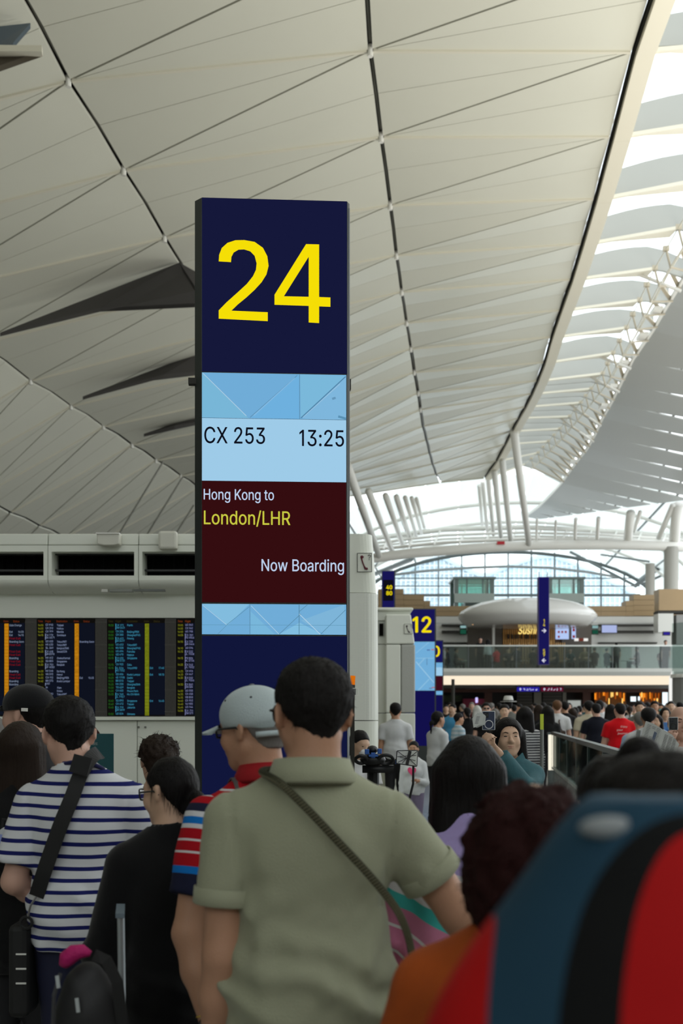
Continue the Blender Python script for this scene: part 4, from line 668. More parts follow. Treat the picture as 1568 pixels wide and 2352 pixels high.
# glass lift boxes behind the pod
def lift(x0, x1, y0, y1, lab, dark=False):
    Y = 80; o = P((x0+x1)/2, 1440, Y); o.z = zf; r = empty('glass_box', o, label=lab, cat='lift housing'); M_fr = mat('lift_frame', (.13, .17, .16), rough=.4)
    a = P(x0, y1, Y)-o; b = P(x1, y0, Y)-o
    for xx in (a.x, b.x-.3): MB().box(xx, xx+.3, 0, .3, 0, b.z).build('corner_post', M_fr, parent=r)
    for xx in (a.x, b.x-.3): MB().box(xx, xx+.3, 3, 3.3, 0, b.z).build('corner_post', M_fr, parent=r)
    MB().box(a.x-.1, b.x+.1, -.1, 3.4, b.z, b.z+.15).build('roof', M_fr, parent=r)
    MB().box(a.x, b.x, -.05, .3, a.z-.5, a.z+.15).build('cross_beam', mat('lift_beam', (.35, .4, .37)), parent=r)
    for t in (.3, .7, .82): MB().box(a.x+(b.x-a.x)*t, a.x+(b.x-a.x)*t+.1, .05, .15, a.z, b.z).build('mullion', M_fr, parent=r)
    MB().box(a.x+.3, b.x-.3, .12, .15, a.z, b.z).build('pane', glassm('teal_glass', (.55, .82, .76), .15), parent=r)
    MB().box(a.x+.3, b.x-.3, 2.9, 2.95, 0, b.z).build('pane', glassm('teal_glass', (1, 1, 1), .1), parent=r)
    MB().box(a.x+.8, b.x-.8, .4, 2.6, 0, a.z-.4).build('car', mat('lift_car', (.10, .13, .12)), parent=r)
    if dark: MB().box(a.x+.5, b.x-2, 1, 2, a.z, a.z+.55).build('machinery', M_dark, parent=r)
    return r
lift(1043, 1135, 1330, 1368, 'teal glass lift housing left of the hanging blue sign')
lift(1258, 1341, 1330, 1368, 'teal glass lift housing right of the hanging blue sign', True)
for x0, x1, yt, yb, k in ((1491, 1513, 1290, 1366, 'slim'), (1534, 1568, 1252, 1353, 'broad')):
    a = P(x0, yb, 75); b = P(x1, yt, 75); o = MB().tube([((a.x+b.x)/2, 76, 0), ((a.x+b.x)/2, 76, b.z)], (b.x-a.x)/2, 14).build('round_column', mat('column_grey', (.38, .37, .33)), smooth=True)
    tag(o, '%s grey round column behind the right wooden steps' % k, 'column')
# ---- ground level shops under the mezzanine
ws = empty('wall_1', (0, 68, 0), kind='structure'); so = Vector((0, 68, 0))
def sbox(name, x0, x1, y0, y1, dep, m, Y=68, **k): return mbox(name, x0, x1, y0, y1, Y, dep, m, parent=ws, org=so, **k)
sbox('back_wall', 700, 1750, 1570, 1698, .5, mat('shop_dark', (.028, .022, .018)))
sbox('bronze_band', 960, 1540, 1582, 1590, .3, mat('bronze', (.12, .05, .035)), Y=66)
for x0, x1, m in ((1112, 1130, 'bronze'), (1226, 1243, 'beige_col'), (1187, 1222, 'shutter'), (1246, 1290, 'shutter'), (1292, 1300, 'beige_col'), (1338, 1356, 'bronze'), (962, 966, 'beige_col')):
    mm = {'bronze': mat('bronze', (0, 0, 0)), 'beige_col': mat('beige_col', (.33, .30, .25)), 'shutter': mat('shutter_brown', (.07, .06, .05))}[m]
    sbox('pilaster' if m != 'shutter' else 'shutter', x0, x1, 1588, 1692, .3, mm, Y=67)
    if m == 'shutter':
        for k in range(9): sbox('slat', x0, x1, 1592+k*7, 1593.5+k*7, .1, mat('shutter_line', (.16, .14, .11)), Y=66.9)
sbox('shelf_green', 970, 1060, 1597, 1612, .3, mat('shelf_green', (.04, .05, .02), var=.5, vscale=4), Y=67)
sbox('pink_panel', 1063, 1112, 1605, 1640, .3, mat('pink_panel', (.30, .03, .06)), Y=66.8); sbox('light_panel', 1092, 1097, 1602, 1614, .1, emis('violet_lamp', s2l((200, 190, 255)), 1.2), Y=66.6)
rnd = random.Random(5); M_or = [emis('amber_glow_%d' % k, s2l(c), s) for k, (c, s) in enumerate((((255, 150, 40), 1.2), ((190, 90, 20), .8), ((255, 205, 110), 1.4), ((120, 60, 15), .6)))]
for x0, x1 in ((1366, 1402), (1403, 1437), (1470, 1520)):
    sbox('shop_recess', x0, x1, 1588, 1640, .2, mat('amber_shop', (.20, .09, .02)), Y=67.3)
    for k in range(int((x1-x0)/3.2)):
        h = rnd.uniform(6, 20); y = 1590+rnd.choice((0, 0, 2, 14)); sbox('lit_shelf', x0+k*3.2, x0+k*3.2+rnd.uniform(1, 2.3), y, y+h, .1, rnd.choice(M_or), Y=67)
sgn('light_box', 1521, 1533, 1588, 1620, 66.9, emis('cool_white_box', s2l((235, 250, 255)), 1.3), 'tall white light box at the right end of the shops', 'light box')
sgn('light_box', 1448, 1460, 1600, 1611, 66.9, emis('cool_white_box', (1, 1, 1), 1), 'small square white light box between the amber shops', 'light box')
sgn('light_box', 1465, 1469, 1600, 1609, 66.9, emis('cool_white_box', (1, 1, 1), 1), 'narrow white light box right of the small square one', 'light box')
_r, _a, _b = sgn('notice_board', 1304, 1333, 1609, 1640, 50, mat('notice_white', (.55, .56, .54)), 'white notice board standing behind the crowd', 'notice board')

for x in (_a.x+.1, _b.x-.1): MB().box(x-.03, x+.03, .05, .1, -1.6, 0).build('stand', M_dark, parent=_r)
# overhead direction sign: blue half, maroon half
r, a, b = sgn('direction_sign', 1187, 1238.2, 1578, 1588, 58, emis('sign_blue', s2l((38, 30, 150)), 1), 'blue half of the overhead sign under the light band', 'sign')
def glyphs(r, a, b, seed):
    for x in (a.x+.2, b.x-.2): MB().box(x-.02, x+.02, .05, .1, b.z, b.z+.35).build('hanger', M_dark, parent=r)
    mb = MB(); rr = random.Random(seed); h = b.z-a.z; z = a.z+h*.2; s = h*.6; x = a.x+.1
    mb.add([(x, -.01, z+s*.45), (x+s*.5, -.01, z+s), (x+s, -.01, z+s*.45), (x+s*.65, -.01, z+s*.45), (x+s*.65, -.01, z), (x+s*.35, -.01, z), (x+s*.35, -.01, z+s*.45)], [(0, 1, 2, 3, 6), (3, 4, 5, 6)]); x += s*1.6
    while x < b.x-s:
        for k in range(4): u, v = rr.uniform(0, .6), rr.uniform(0, .7); mb.box(x+u*s, x+(u+.3)*s, -.012, -.008, z+v*s, z+(v+.2)*s)
        x += s*1.15
    mb.build('lettering', emis('white_print', s2l((215, 220, 245)), 1), parent=r)
glyphs(r, a, b, 1)
r, a, b = sgn('direction_sign', 1242.2, 1293, 1578, 1588, 58, emis('sign_maroon', s2l((88, 12, 40)), 1), 'maroon half of the overhead sign under the light band', 'sign')
glyphs(r, a, b, 2)
# glazed round stair drum at the right edge
dr = empty('glass_drum', (P(1590, 0, 50).x, 50, 0), label='curved glass and steel lift drum at the right edge', cat='lift shaft'); R = .9; M_dg = glassm('balustrade_glass', (1, 1, 1), .1)
for k in range(9):
    t0, t1 = math.pi+k*math.pi/9, math.pi+(k+1)*math.pi/9
    for z0, z1, m in ((0, 3.2, mat('drum_grey', (.2, .2, .19))), (3.3, 5.6, M_dg)):
        mesh('curved_pane', [(R*math.cos(t0), R*math.sin(t0), z0), (R*math.cos(t1), R*math.sin(t1), z0), (R*math.cos(t1), R*math.sin(t1), z1), (R*math.cos(t0), R*math.sin(t0), z1)], [(0, 1, 2, 3)], m, parent=dr)
MB().tube([(0, 0, 3.2), (0, 0, 3.35)], R+.05, 20).build('ring', M_white, parent=dr); MB().tube([(0, 0, 0), (0, 0, 5.4)], .3, 10).build('core', mat('core_white', (.5, .5, .47)), parent=dr)
MB().ell((-.5, -.8, 5.2), (.06, .06, .06)).build('lamp', emis('lamp_warm', s2l((255, 220, 150)), 3), parent=dr)
o = MB().tube([P(1541, 1712, 56), P(1540, 1575, 56), P(1541, 1556, 56), P(1545, 1542, 56)], [.1, .1, .1, .05], 8).build('light_fin', emis('fin_light', s2l((245, 245, 240)), 1), smooth=True); tag(o, 'slender white lit fin rising in front of the light band', 'lamp')
o = MB().tube([P(1040, 1740.8, 41.2), P(1040, 1560, 41.2)], .06, 8).build('black_pole', M_dark); tag(o, 'black pole standing behind the crowd left of centre', 'pole')
# ============================================================= CHECK-IN ISLANDS
YA = 12.0
ia = empty('wall_front', (0, YA, 0), kind='structure'); io = Vector((0, YA, 0))
def ibox(name, x0, x1, y0, y1, dep, m, Y=YA, bv=0, parent=ia, org=io, **k):
    o = mbox(name, x0, x1, y0, y1, Y, dep, m, parent=parent, org=org, **k)
    return bevel(o, bv) if bv else o
def wp(x, y, Y=YA): p = P(x, y, Y); return (p.x, p.z)
# upper duct with black slots; joints at 110 and 318
joints = [-98, 110, 318, 526, 734]
for a, b in zip(joints, joints[1:]):
    x0, x1 = a+.7, b-.7
    ibox('rim_panel', x0, x1, 1226, 1251.5, 2.2, M_isl, bv=.01)
    sx0, sx1 = a+8.5, b-10
    ibox('duct_frame', x0, x1, 1252.5, 1267, .5, M_isl); ibox('duct_frame', x0, x1, 1322, 1332, .5, M_isl)
    ibox('duct_frame', x0, sx0, 1267, 1322, .5, M_isl); ibox('duct_frame', sx1, x1, 1267, 1322, .5, M_isl)
    ibox('duct_slot', sx0, sx1, 1267, 1322, .1, mat('slot_black', (.004, .004, .004), rough=.9, spec=.1), Y=YA+.3)
    ibox('slot_lip', sx0, sx1, 1308, 1312, .06, mat('slot_lip', (.02, .02, .02), rough=.3), Y=YA+.15); ibox('slot_lip', sx0, sx1, 1272, 1275, .06, mat('slot_lip', (0, 0, 0)), Y=YA+.15)
    for k in range(1, 8): ibox('slot_vane', sx0+k*(sx1-sx0)/8, sx0+k*(sx1-sx0)/8+1, 1275, 1308, .1, mat('slot_vane', (.004, .004, .004), rough=.9, spec=.1), Y=YA+.2)
    mb = MB(); V = []; n = 8
    for X in (x0, x1):
        for k in range(n+1):
            t = k/n*math.pi/2; z = wp(0, 1332+26*math.sin(t))[1]; V.append((wp(X, 0)[0], .32*(1-math.cos(t)), z))
    mb.add(V, [(k, k+1, n+2+k, n+1+k) for k in range(n)]); mb.build('cove_panel', M_isl, smooth=True, parent=ia)
ibox('header_panel', -98, 734, 1358.5, 1419, 1.5, M_isl, Y=YA+.3); ibox('plinth_ledge', -98, 734, 1646, 1654, 1.6, M_isl, Y=YA+.24)
for a, b in ((-98, 0), (1, 155), (156, 314.3), (315.7, 470), (471, 630), (631, 734)):
    ibox('cabinet_door', a, b, 1655.5, 1890, .05, M_isl, Y=YA+.3, bv=.004)
for x in (307, 323, 150, 161, 466, 476):
    p = P(x, 1671, YA); MB().tube([(p.x, .3, p.z), (p.x, .27, p.z)], .011, 10).build('door_knob', M_chan, parent=ia)
ibox('body', -98, 734, 1420, 1895, 1.3, mat('island_core', (.2, .2, .19)), Y=YA+.42)
o = ibox('speaker_box', 363, 406, 1219, 1261, .12, mat('box_cream', (.66, .65, .57), rough=.4), Y=YA-.13, bv=.025); o.parent = None; o.location = (0, YA, 0); tag(o, 'cream rounded square box on the rim of the white wall', 'speaker')
pb = empty('projector_box', P(248, 1252, YA-.15), label='flat white equipment box tilted on the rim of the white wall', cat='box'); p0 = P(248, 1252, YA-.15)
mb = MB(); mb.prism([((P(x, y, YA-.15)-p0).x, (P(x, y, YA-.15)-p0).z) for x, y in ((222, 1225), (274, 1224), (273, 1249), (260, 1252), (238, 1252), (223, 1249))], 0, .14); bevel(mb.build('casing', mat('box_cream', (0, 0, 0)), parent=pb), .008)
MB().box(-.125, .12, -.015, .05, .115, .13).build('lid', M_white, parent=pb)
for x0, x1, y0, y1, m in ((228, 243, 1348, 1357, M_white), (246, 300, 1350, 1356, mat('ledge_grey', (.35, .36, .33))), (303, 375, 1349, 1355, mat('ledge_grey2', (.22, .23, .22))), (415, 427, 1343, 1351, M_white)):
    mb = MB(); a = P(x0, y1, YA-.02)-P(x0, y1, 0+YA); b = P(x1, y0, YA); a = P(x0, y1, YA); mb.box(a.x, b.x, YA+.1, YA+.3, a.z, b.z)
    o = mb.build('ledge_box', m); tag(o, {228: 'small white bracket under the duct, leftmost on the dark ledge', 246: 'pale grey flat box lying on the ledge above the departures board', 303: 'darker long flat box on the ledge above the departures board', 415: 'small white tag under the duct near the blue pylon'}[x0], 'box')
# island end column with the phone sign
ce = empty('trim_2', (0, YA, 0), kind='structure')
def col_block(name, y0, y1, xr0, xr1, dy, dep, m, rad=.05):
    a = P(0, y1, YA).z; b = P(0, y0, YA).z; xl = P(805-60, 0, YA).x
    mb = MB(); n = 6; r = .14
    def ring(z, xr):
        x = P(xr, 0, YA).x; pts = [(xl, dy), (x-r, dy)]
        for k in range(1, n+1): t = k/n*math.pi/2; pts.append((x-r+r*math.sin(t), dy+r*(1-math.cos(t))))
        pts += [(x, dep), (xl, dep)]; return [(p[0], p[1], z) for p in pts]
    A1 = ring(a, xr1); B1 = ring(b, xr0); k = len(A1)
    mb.add(A1+B1, [tuple(range(k-1, -1, -1)), tuple(range(k, 2*k))]+[(i, (i+1) % k, (i+1) % k+k, i+k) for i in range(k)])
    return mb.build(name, m, smooth=False, parent=ce)
M_perf = mat('perforated_white', (.60, .61, .56), rough=.5)
nt = M_perf.node_tree; tc = nt.nodes.new('ShaderNodeTexCoord'); vo = nt.nodes.new('ShaderNodeTexVoronoi'); vo.inputs['Scale'].default_value = 60; vo.inputs['Randomness'].default_value = 0
mr = nt.nodes.new('ShaderNodeMapRange'); mr.inputs[1].default_value = .2; mr.inputs[2].default_value = .3; mr.inputs[3].default_value = .55; mr.inputs[4].default_value = 1
mx = nt.nodes.new('ShaderNodeMix'); mx.data_type = 'RGBA'; mx.blend_type = 'MULTIPLY'; mx.inputs[0].default_value = 1; mx.inputs[6].default_value = (.82, .84, .77, 1)
nt.links.new(tc.outputs['Object'], vo.inputs[0]); nt.links.new(vo.outputs['Distance'], mr.inputs[0]); nt.links.new(mr.outputs[0], mx.inputs[7]); nt.links.new(mx.outputs[2], nt.nodes['Principled BSDF'].inputs['Base Color'])
col_block('panel', 1226, 1361, 855, 865.5, 0, 2.4, M_isl); col_block('panel', 1362.5, 1654, 867.5, 869, -.02, 2.4, M_perf); col_block('panel', 1656, 1897, 869, 869, -.02, 2.4, M_isl)
def phone_sign(Y, x0, x1, y0, y1, lab, red):
    o = P((x0+x1)/2, (y0+y1)/2, Y-.012); r = empty('phone_sign', o, label=lab, cat='sign'); w = (x1-x0)*Y/F; h = (y1-y0)*Y/F
    pl = MB().box(-w/2, w/2, 0, .01, -h/2, h/2).build('plate', M_isl, parent=r); t = w*.035
    mb = MB()
    for a, b, c, d in ((-w/2, w/2, -h/2, -h/2+t), (-w/2, w/2, h/2-t, h/2), (-w/2, -w/2+t, -h/2+t, h/2-t), (w/2-t, w/2, -h/2+t, h/2-t)): mb.box(a, b, -.003, 0, c, d)
    mb.build('border', mat('ink_black', (.02, .02, .02)), parent=r)
    mb = MB(); ar = []
    for k in range(9): u = k/8; ar.append((-w*.22+w*.30*u**1.6, -.006, h*.34-h*.70*u))
    mb.tube(ar, [w*.07]*2+[w*.045]*5+[w*.07]*2, 6)
    mb.obox((-w*.22, -.006, h*.33), (-w*.08, -.006, h*.25), .01, h*.11); mb.obox((w*.08, -.006, -h*.36), (w*.2, -.006, -h*.30), .01, h*.11)
    mb.build('handset', mat('handset_maroon', (.12, .008, .02)) if red else mat('handset_dark', (.03, .01, .015)), parent=r)
    mb = MB(); text(mb, '?', w*.22, h*.12, h*.28, -.006, res=3); mb.build('lettering', mat('ink_black', (0, 0, 0)), parent=r)
phone_sign(YA, 820, 854, 1270, 1314, 'framed telephone sign with maroon handset on the nearer white column', True)
# second island
Y2 = 20.0; ib = empty('trim_3', (0, Y2, 0), kind='structure'); i2 = Vector((0, Y2, 0))
def jbox(name, x0, x1, y0, y1, dep, m, Y=Y2, bv=0): return ibox(name, x0, x1, y0, y1, dep, m, Y=Y, bv=bv, parent=ib, org=i2)
M_isl2 = mat('island_white_b', (.80, .82, .745), rough=.4)
jbox('cornice', 820, 949, 1395, 1402, 2.5, M_isl2, bv=.03); jbox('header_panel', 820, 941, 1402, 1425, 2.2, M_isl2, Y=Y2+.1)
jbox('side_panel', 820, 884.5, 1425, 1479, 2, M_isl2, Y=Y2+.15); jbox('duct_slot', 871, 880, 1432, 1460, .1, mat('slot_black', (0, 0, 0)), Y=Y2+.08)
jbox('side_panel', 820, 884.5, 1480.5, 1637, 2, M_isl2, Y=Y2+.15); jbox('side_panel', 820, 884.5, 1638.5, 1848, 2, M_isl2, Y=Y2+.15)
def jtap(y0, y1, xr0, xr1, m=M_isl2, xl=886, Y=Y2-.15):
    a, b = P(xl, y1, Y)-i2, P(xl, y0, Y)-i2; c, d = P(xr1, y1, Y)-i2, P(xr0, y0, Y)-i2
    mb = MB(); mb.prism([(a.x, a.z), (c.x, c.z), (d.x, d.z), (b.x, b.z)], a.y, a.y+2.2); bevel(mb.build('panel', m, parent=ib), .02)
jtap(1411, 1479, 943, 952); jtap(1480.5, 1637, 920, 920); jtap(1638.5, 1848, 953, 953)
jtap(1480.5, 1637, 953, 953, mat('perforated_grey', (.45, .46, .43), rough=.5, bump=.4, bscale=60), xl=921)
phone_sign(Y2-.15, 928, 947, 1433, 1456, 'small framed telephone sign with dark handset on the farther white column', False)

# ============================================================= DEPARTURES BOARD
YD = YA+.3
bd = empty('departures_board', P(225, 1645, YD-.05), label='wide black departures board with coloured flight lines on the white wall', cat='board'); bo = P(225, 1645, YD-.05)
def dp(x, y, d=0): p = P(x, y, YD-.05)-bo; return p.x, p.z
T0 = [('Gate Change', 0), ('Est|14:05', 2), ('Est|14:15', 3), ('!Final Call', 4), ('Boarding Soon', 5), ('!Final Call', 6), ('!Final Call', 8), ('!Final Call', 9), ('Boarding', 10), ('!Final Call', 11), ('!Final Call', 12), ('Boarding', 14), ('!Final Call', 15), ('!Final Call', 16), ('Boarding', 17), ('Boarding', 18)]
T1 = [('14:00', 'CI 910', 'Taipei', '12'), ('14:05', 'CX 310', 'Haikou', '33'), ('14:05', 'CX 919', 'Manila', '65'), ('14:15', '|CX 779', 'Surabaya', '41'), ('', '|BA 4571', '', ''), ('14:15', 'UO 650', 'Tokyo/NRT', '207'), ('14:20', 'HX 630', 'Tokyo/NRT', '213'), ('14:20', 'SL 361', 'Bangkok/DMK', '63'), ('14:25', '|CX 418', 'Seoul/ICN', '2'), ('', '|QR 8370', '', ''), ('14:25', 'HX 612', 'Osaka/Kansai', '201'), ('14:25', 'SQ 883', 'Singapore', '5'), ('14:30', '|CX 751', 'Bangkok', '40'), ('', '|GF 4081', '', ''), ('14:30', 'HX 548', 'Da Nang', '213'), ('14:30', 'VN 593', 'Hanoi', ''), ('14:35', 'CA 112', 'Beijing/PEK', ''), ('14:40', 'MH 073', 'Kuala Lumpur', ''), ('', '|6001', '', ''), ('14:45', '34', 'Xian', '19'), ('', '34', 'Ordos', ''), ('14:50', 'CX 520', 'Tokyo/NRT', '49')]
T2 = [('15:00', '|CX 171', 'Perth', '32'), ('', '|OM 5621', '', ''), ('15:00', 'CX 336', 'Beijing/PEK', '67'), ('15:00', 'CX 380', 'Shanghai/PVG', '1'), ('15:00', '|CX 621', 'Penang', '11'), ('', '|QR 3477', '', ''), ('15:00', 'UO 652', 'Tokyo/NRT', '205'), ('15:05', 'MU 508', 'Shanghai/PVG', '70'), ('15:05', 'UO 694', 'Fukuoka', '214'), ('15:10', 'UO 670', 'Nagoya', '211'), ('15:15', '|CX 635', 'Singapore', '19'), ('', '|OM 5731', '', ''), ('15:15', 'CX 925', 'Cebu', '48'), ('15:15', '|JL 026', 'Tokyo/HND', ''), ('', '|AS 7332', '', ''), ('15:15', 'OD 606', 'Kuala Lumpur', ''), ('15:20', '6E 1708', 'Delhi', '60'), ('15:25', 'BR 870', 'Taipei', ''), ('15:25', 'HX 238', 'Shanghai/SHA', '216'), ('15:30', 'TG 629', 'Bangkok', ''), ('15:35', 'CX 655', 'Phnom Penh', ''), ('15:35', '|CX 769', 'Ho Chi Minh', ''), ('', '|JL 7927', '', ''), ('15:40', 'SQ 893', 'Singapore', ''), ('15:45', 'CX 472', 'Taipei', ''), ('15:45', '|CX 719', 'Jakarta', ''), ('', '|QR 5819', '', ''), ('15:50', 'UO 824', 'Okinawa', '204')]
T3 = [('15:50', 'UO 862', '', ''), ('16:00', 'CX 962', '', ''), ('16:00', 'UO 708', '', ''), ('16:05', '|CX 701', '', ''), ('', '|PG 4566', '', ''), ('16:10', '|CX 729', '', ''), ('', '|QR 3466', '', ''), ('16:10', 'UO 596', '', ''), ('16:15', '|CX 532', '', ''), ('', '|JL 7038', '', ''), ('16:15', '|PG 806', '', ''), ('', '|KL 3726', '', ''), ('16:20', '|CX 542', '', ''), ('', '|JL 7032', '', ''), ('16:25', 'CX 416', '', ''), ('16:25', 'CX 647', '', ''), ('16:30', '|CX 502', '', ''), ('', '|JL 7056', '', ''), ('16:30', '|CX 840', '', ''), ('', '|OM 584', '', ''), ('16:30', 'UO 558', '', ''), ('16:35', 'CX 458', '', ''), ('16:35', 'HB 858', '', ''), ('16:40', 'CX 903', '', ''), ('16:40', 'VJ 985', '', ''), ('16:45', 'UO 744', '', ''), ('16:50', '|CX 711', '', ''), ('', '|OM 571', '', '')]
M_scr = emis('board_navy', s2l((14, 18, 30)), 1); M_scr2 = emis('board_black', s2l((15, 14, 12)), 1)
def board(base, rows, tcol, fcol, gcol, hcol, stat, dest_extra=None, w=132):
    x0 = base-2
    a, z0 = dp(x0, 1644.5); b, z1 = dp(x0+w, 1420.5)
    sc = MB().box(a, b, 0, .06, z0, z1).build('display', M_scr2, parent=bd)
    mb = MB()
    for xa, xb in ((base+16, base+82), (base+94, base+130)):
        u, _ = dp(xa, 0); v, _ = dp(xb, 0); mb.box(u, v, -.002, 0, dp(0, 1642)[1], dp(0, 1431)[1])
    mb.build('glow_panel', M_scr, parent=sc)
    tm, fm, dm, gm, hm, sm, rm, gt = MB(), MB(), MB(), MB(), MB(), MB(), MB(), MB()
    ch = 4.6*YA/F
    def put(m, s, x, r, wd, al='L'):
        u, z = dp(x, 1436+7.55*r+2.4); text(m, s, u, z, ch, -.006, width=wd*len(s)*YA/F if wd else None, res=1, align=al)
    for s, x, wd in (('Time', 0, 11), ('Flight', 17, 12.5), ('Destination', 42.5, 25), ('Gate', 82, 11.5), ('Status', 104, 14.5)):
        u, z = dp(base+x, 1429.4); text(hm, s, u, z, ch, -.006, width=wd*YA/F, res=1)
    for r, (t, f, d, g) in enumerate(rows):
        if t: put(tm, t, base, r, 2.45)
        if f:
            dy = -.12 if not f.startswith('|') else 0
            if f.startswith('|'):
                u, z = dp(base+16.5, 1436+7.55*r+3.4); fm.box(u, u+.004, -.006, -.004, z, z+7*YA/F)
                if r and rows[r][0] == '': dy = -.25
            f = f.strip('|'); put(fm, f, base+17.5, r+dy, 2.9 if len(f) > 4 else 2.4)
        if d: put(dm, d, base+43.5, r, 2.55)
        if g: u, z = dp(base+92.6, 1436+7.55*r+2.2); text(gt, g, u, z, ch*.8, -.01, res=1, align='R')
    n = {True: 28, False: 27}[rows is not T1] if rows else 27
    if gcol:
        for r in range(28):
            u, _ = dp(base+84, 0); v, _ = dp(base+93.5, 0); gm.box(u, v, -.006, -.002, dp(0, 1436+7.55*r+3.5)[1], dp(0, 1436+7.55*r-3.6)[1])
    for s, r in stat:
        m = rm if s.startswith('!') else sm; s = s.strip('!')
        if '|' in s: e, tt = s.split('|'); put(m, e, base+95.5, r, 2.5); put(m, tt, base+128, r, 2.5, 'R')
        else: put(m, s, base+95.5, r, 2.6)
    for nm, m, c in (('time_lettering', tm, tcol), ('flight_lettering', fm, fcol), ('destination_lettering', dm, fcol), ('gate_strip', gm, gcol), ('heading_lettering', hm, hcol), ('status_lettering', sm, fcol), ('final_call_lettering', rm, (150, 15, 25)), ('gate_lettering', gt, (60, 40, 5))):
        if m.V: m.build(nm, emis('led_%d_%d_%d' % c, s2l(tuple(int(q*.9) for q in c)), 1), parent=sc, kind='stuff')
board(-73.5, [], (150, 155, 30), (150, 165, 190), (205, 135, 20), (130, 55, 25), T0)
board(87.6, T1, (150, 155, 30), (150, 165, 200), (205, 135, 20), (130, 55, 25), [('Boarding Soon', 5), ('Est|15:25', 16)])
board(248.8, T2, (45, 120, 35), (70, 165, 200), (125, 135, 25), (60, 55, 25), [('Est|17:45', 13), ('Est|18:15', 15), ('Est|16:45', 23)])
board(408.3, T3, (150, 155, 30), (150, 155, 205), (205, 135, 20), (150, 70, 30), [])
for (x0, x1) in ((57.5, 84), (218.5, 245.5), (378.5, 404)):
    a, z0 = dp(x0, 1644.5); b, z1 = dp(x1, 1420.5)
    MB().box(a, b, .03, .06, z0, z1).build('grille_back', mat('grille_back', (.02, .02, .018)), parent=bd)
    for k in range(9): u = a+(b-a)*(k+.3)/9; MB().box(u, u+.006, .0, .012, z0, z1).build('grille_bar', mat('grille_bar', (.14, .13, .12)), parent=bd)
    for y in (1429, 1481, 1532, 1584, 1635): z = dp(0, y)[1]; MB().box(a, b, -.004, .006, z-.003, z+.003).build('grille_cross_bar', mat('grille_bar', (0, 0, 0)), parent=bd)

# ============================================================= GATE PYLONS
M_navy = emis('navy_lit', s2l((21, 24, 58)), 1); M_navy2 = emis('navy_lit_low', s2l((17, 22, 58)), 1); M_frame = mat('pylon_frame', (.045, .052, .05), rough=.35, metal=.4)
M_yel = emis('sign_yellow', s2l((245, 222, 6)), 1); M_sb = emis('screen_blue', s2l((112, 172, 215)), 1); M_sp = emis('screen_pale', s2l((158, 203, 232)), 1); M_mar = emis('screen_maroon', s2l((52, 13, 16)), 1)
pxw = .895/334
py_ = empty('gate_pylon', (P(463, 0, 6.95).x, 6.95, 0), math.radians(3.4), label='tall navy gate pylon numbered 24 with a lit flight screen', cat='sign')
def u_(x): return (x-463)*pxw
def v_(y): return CZ+(HZ-y)*6.975/F
mb = MB(); mb.prism([(-.045, .05), (0, 0), (u_(797), 0), (u_(803), .03), (u_(803), .24), (-.045, .24)], 0, v_(457), axis='Z'); bevel(mb.build('body', M_frame, parent=py_), .004, 1, 50)
def fpanel(name, y0, y1, m, proud=.006, x0=463.8, x1=796.4): return MB().box(u_(x0), u_(x1), -proud, 0, v_(y1), v_(y0)).build(name, m, parent=py_)
fp = fpanel('number_panel', 459, 856, M_navy)
D2 = [(502, 605), (503, 590), (509, 574), (522, 562), (540, 555.5), (560, 554.5), (584, 558), (603, 571), (613, 590), (616, 612), (611, 632), (600, 650), (584, 668), (565, 686), (545, 703), (531, 717), (614, 718.5), (614, 739), (502, 736), (502, 717), (520, 698), (546, 674), (566, 655), (580, 637), (587, 622), (588.5, 607), (584, 590), (574, 580), (560, 576), (547, 577), (536, 584), (531, 594), (530, 606)]
def flat(mb, pts, y=-.009):
    bm = bmesh.new(); vs = [bm.verts.new((u_(a), y, v_(b))) for a, b in pts]; bm.faces.new(vs); bm.normal_update(); bmesh.ops.triangulate(bm, faces=bm.faces); bm.verts.index_update()
    mb.add([v.co[:] for v in bm.verts], [tuple(v.index for v in f.verts) for f in bm.faces]); bm.free()
mb = MB(); flat(mb, [(a, b+(a-625)*.004) for a, b in D2]); mb.build('digit', M_yel, parent=fp)
mb = MB()
for pl in ([(702, 560), (708, 560), (708, 589), (651, 681), (629.5, 681), (629.5, 678)], [(629.5, 681), (708, 681), (708, 702), (629.5, 701)], [(708, 560), (732, 560), (732, 741), (708, 740)], [(732, 681), (758, 681.5), (758, 703), (732, 702.5)]): flat(mb, pl)
mb.build('digit', M_yel, parent=fp)
s1 = fpanel('screen', 858, 1385, M_frame, .004)
def spanel(name, y0, y1, m, p=.007, par=None): return MB().box(u_(463.8), u_(794.6), -p, -.004, v_(y1), v_(y0)).build(name, m, parent=par or s1)
def pattern(y0, y1, polys, lines, par):
    base = spanel('pattern_field', y0, y1, M_sb, par=par)
    for pts, c in polys:
        mb = MB(); flat(mb, pts, -.0085); mb.build('pattern_facet', emis('facet_%d_%d_%d' % c, s2l(c), 1), parent=par)
    for (a, b, w, c) in lines:
        A2 = Vector((u_(a[0]), -.0095, v_(a[1]))); B2 = Vector((u_(b[0]), -.0095, v_(b[1]))); MB().obox(A2, B2, w*pxw, .001, up=(0, 1, 0)).build('pattern_line', emis('line_%d_%d_%d' % c, s2l(c), 1), parent=par)
